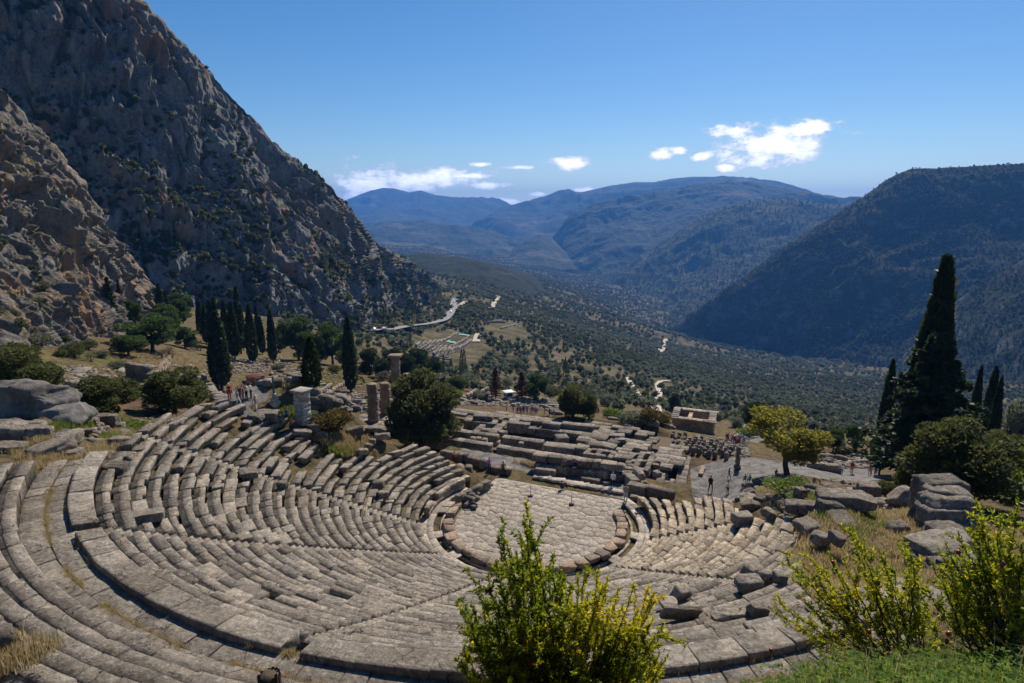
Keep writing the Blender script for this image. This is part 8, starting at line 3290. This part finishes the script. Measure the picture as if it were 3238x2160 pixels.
RIGHT2 = pom_bush('pomegranate_bush', 'taller pomegranate bush cut by the right edge of the picture', R2B, R2TIPS, 8.4, 13, 0.056, 0.95, lambda x, y: 0.10 + 0 * x, 15.0, 0.018, 0.32)
for (x, y, d, r) in ((2304, 1298, 7.9, 0.042), (2200, 1268, 8.0, 0.035), (2172, 1472, 7.9, 0.04)):
    fruit(RIGHT2, x, y, d, r)


# bank at the bottom right: clover, grass and dry stalks
def bank():
    pts, sc, drys, dsc = [], [], [], []
    x0, x1 = CAM[0] - 1.0, CAM[0] + 8.5
    N_ = 5200
    x = RNG.uniform(-1.0, 8.5, N_)
    y = CAM[1] + RNG.uniform(3.2, 9.5, N_)
    z = terrain(x, y)
    vw = to_view(np.stack([x, y, z], -1))
    ok = (vw[:, 0] > 1540) & (vw[:, 0] < 2420) & (vw[:, 1] > 1440) & (vw[:, 1] < 1700)
    Q = np.stack([x, y, z], -1)[ok]
    n = fbm(Q * 0.9, 3)
    g = Q[n > -0.25]
    d = Q[RNG.random(len(Q)) < 0.10]
    # clover: three round leaflets per stalk
    m = len(g) * 9
    c = g[RNG.integers(0, len(g), m)] + np.c_[RNG.normal(0, 0.16, (m, 2)), np.zeros(m)]
    h = 0.05 + 0.16 * RNG.random(m)
    V, F = [], []
    a0 = RNG.random(m) * 6.28
    for q in range(3):
        a = a0 + q * 2.1
        dv = np.stack([np.cos(a), np.sin(a), RNG.normal(0.15, 0.3, m)], -1)
        s = np.stack([-np.sin(a), np.cos(a), RNG.normal(0, 0.3, m)], -1)
        L = (0.022 + 0.018 * RNG.random(m))[:, None]
        p = c + np.c_[np.zeros((m, 2)), h]
        quad = np.stack([p, p + dv * L * 0.7 + s * L * 0.5, p + dv * L * 1.25, p + dv * L * 0.7 - s * L * 0.5], 1)
        V.append(quad.reshape(-1, 3))
    V = np.concatenate(V)
    F = np.arange(len(V)).reshape(-1, 4)
    me = mesh_np('clover', V, F, L_CLOVER, attrs={'rnd': ('FACE', np.tile(np.clip(0.45 + 0.3 * RNG.normal(0, 1, m), 0, 1), 3))})
    tag(link('clover', me), 'green clover carpet on the bank at the bottom right', None, kind='stuff')
    scatter('bank_grass', 'tangled green grass on the bank at the bottom right', g, 0.35 + 0.45 * RNG.random(len(g)), TUFT_G)
    scatter('bank_straw', 'long dry grass stalks on the bank at the bottom right', d, 0.3 + 0.5 * RNG.random(len(d)), TUFT_STALK)


bank()


def left_corner():
    q = at_z(12, 1500, 13.2)
    pts = np.array([[q[0] + RNG.normal(0, 0.3), q[1] + RNG.normal(0, 0.3), 13.05] for _ in range(24)])
    scatter('dry_grass', 'dry grass clump at the bottom left corner', pts, 0.7 + 0.6 * RNG.random(24), TUFT_D)
    put_rock('boulder', 'dark rough stone cut by the left edge at the bottom', 'boulder', at_z(2, 1492, 13.0), (0.9, 0.8, 0.9), M_BLOCK, 0.3)
    p = at_h(622, 1600, 6.0)
    t = thing('wooden_post', 'weathered splintered wooden post top at the bottom edge', 'post', (p[0], p[1], float(terrain(p[0], p[1]))))
    top = at_h(622, 1548, 6.0)[2] - t.location[2]
    b = []
    for i in range(16):
        a = i / 16 * 6.283
        r = 0.095
        hh = top * 1.0 + RNG.normal(0, 0.015)
        v, f = tube([(r * math.cos(a), r * math.sin(a), -0.1), (r * math.cos(a), r * math.sin(a), hh)], [0.024, 0.018], 5)
        b.append((v, f))
    v, f = merge_tubes(b)
    link('splinters', mesh_np('splinters', v, f, M_BARK, True), t)
    a = np.linspace(0, 2 * np.pi, 14, endpoint=False)
    v, f = sweep([np.stack([0.092 * np.cos(a), 0.092 * np.sin(a), np.full(14, z)], 1) for z in (-0.1, top - 0.004)])
    link('core', mesh_np('core', v, [q[:, ::-1] for q in f], M_BARK), t)


left_corner()


def right_slope():
    n = 4200
    x = RNG.uniform(7.0, 30.0, n)
    y = RNG.uniform(-43.0, -6.0, n)
    k, ph = th_coords(x, y)
    ph = np.where(ph < 120, ph + 360, ph)
    keep = (ph > np.interp(k, *K_R) + 3) & (k > 12) & (np.hypot(x - CAM[0], y - CAM[1]) > 9)
    keep &= fbm(np.stack([x, y, x * 0], -1) / 2.5, 3) > -0.25
    x, y = x[keep], y[keep]
    scatter('dry_grass', 'dry straw covering the slope right of the theatre', np.stack([x, y, terrain(x, y)], -1), 0.45 + 0.7 * RNG.random(len(x)), TUFT_D)


right_slope()
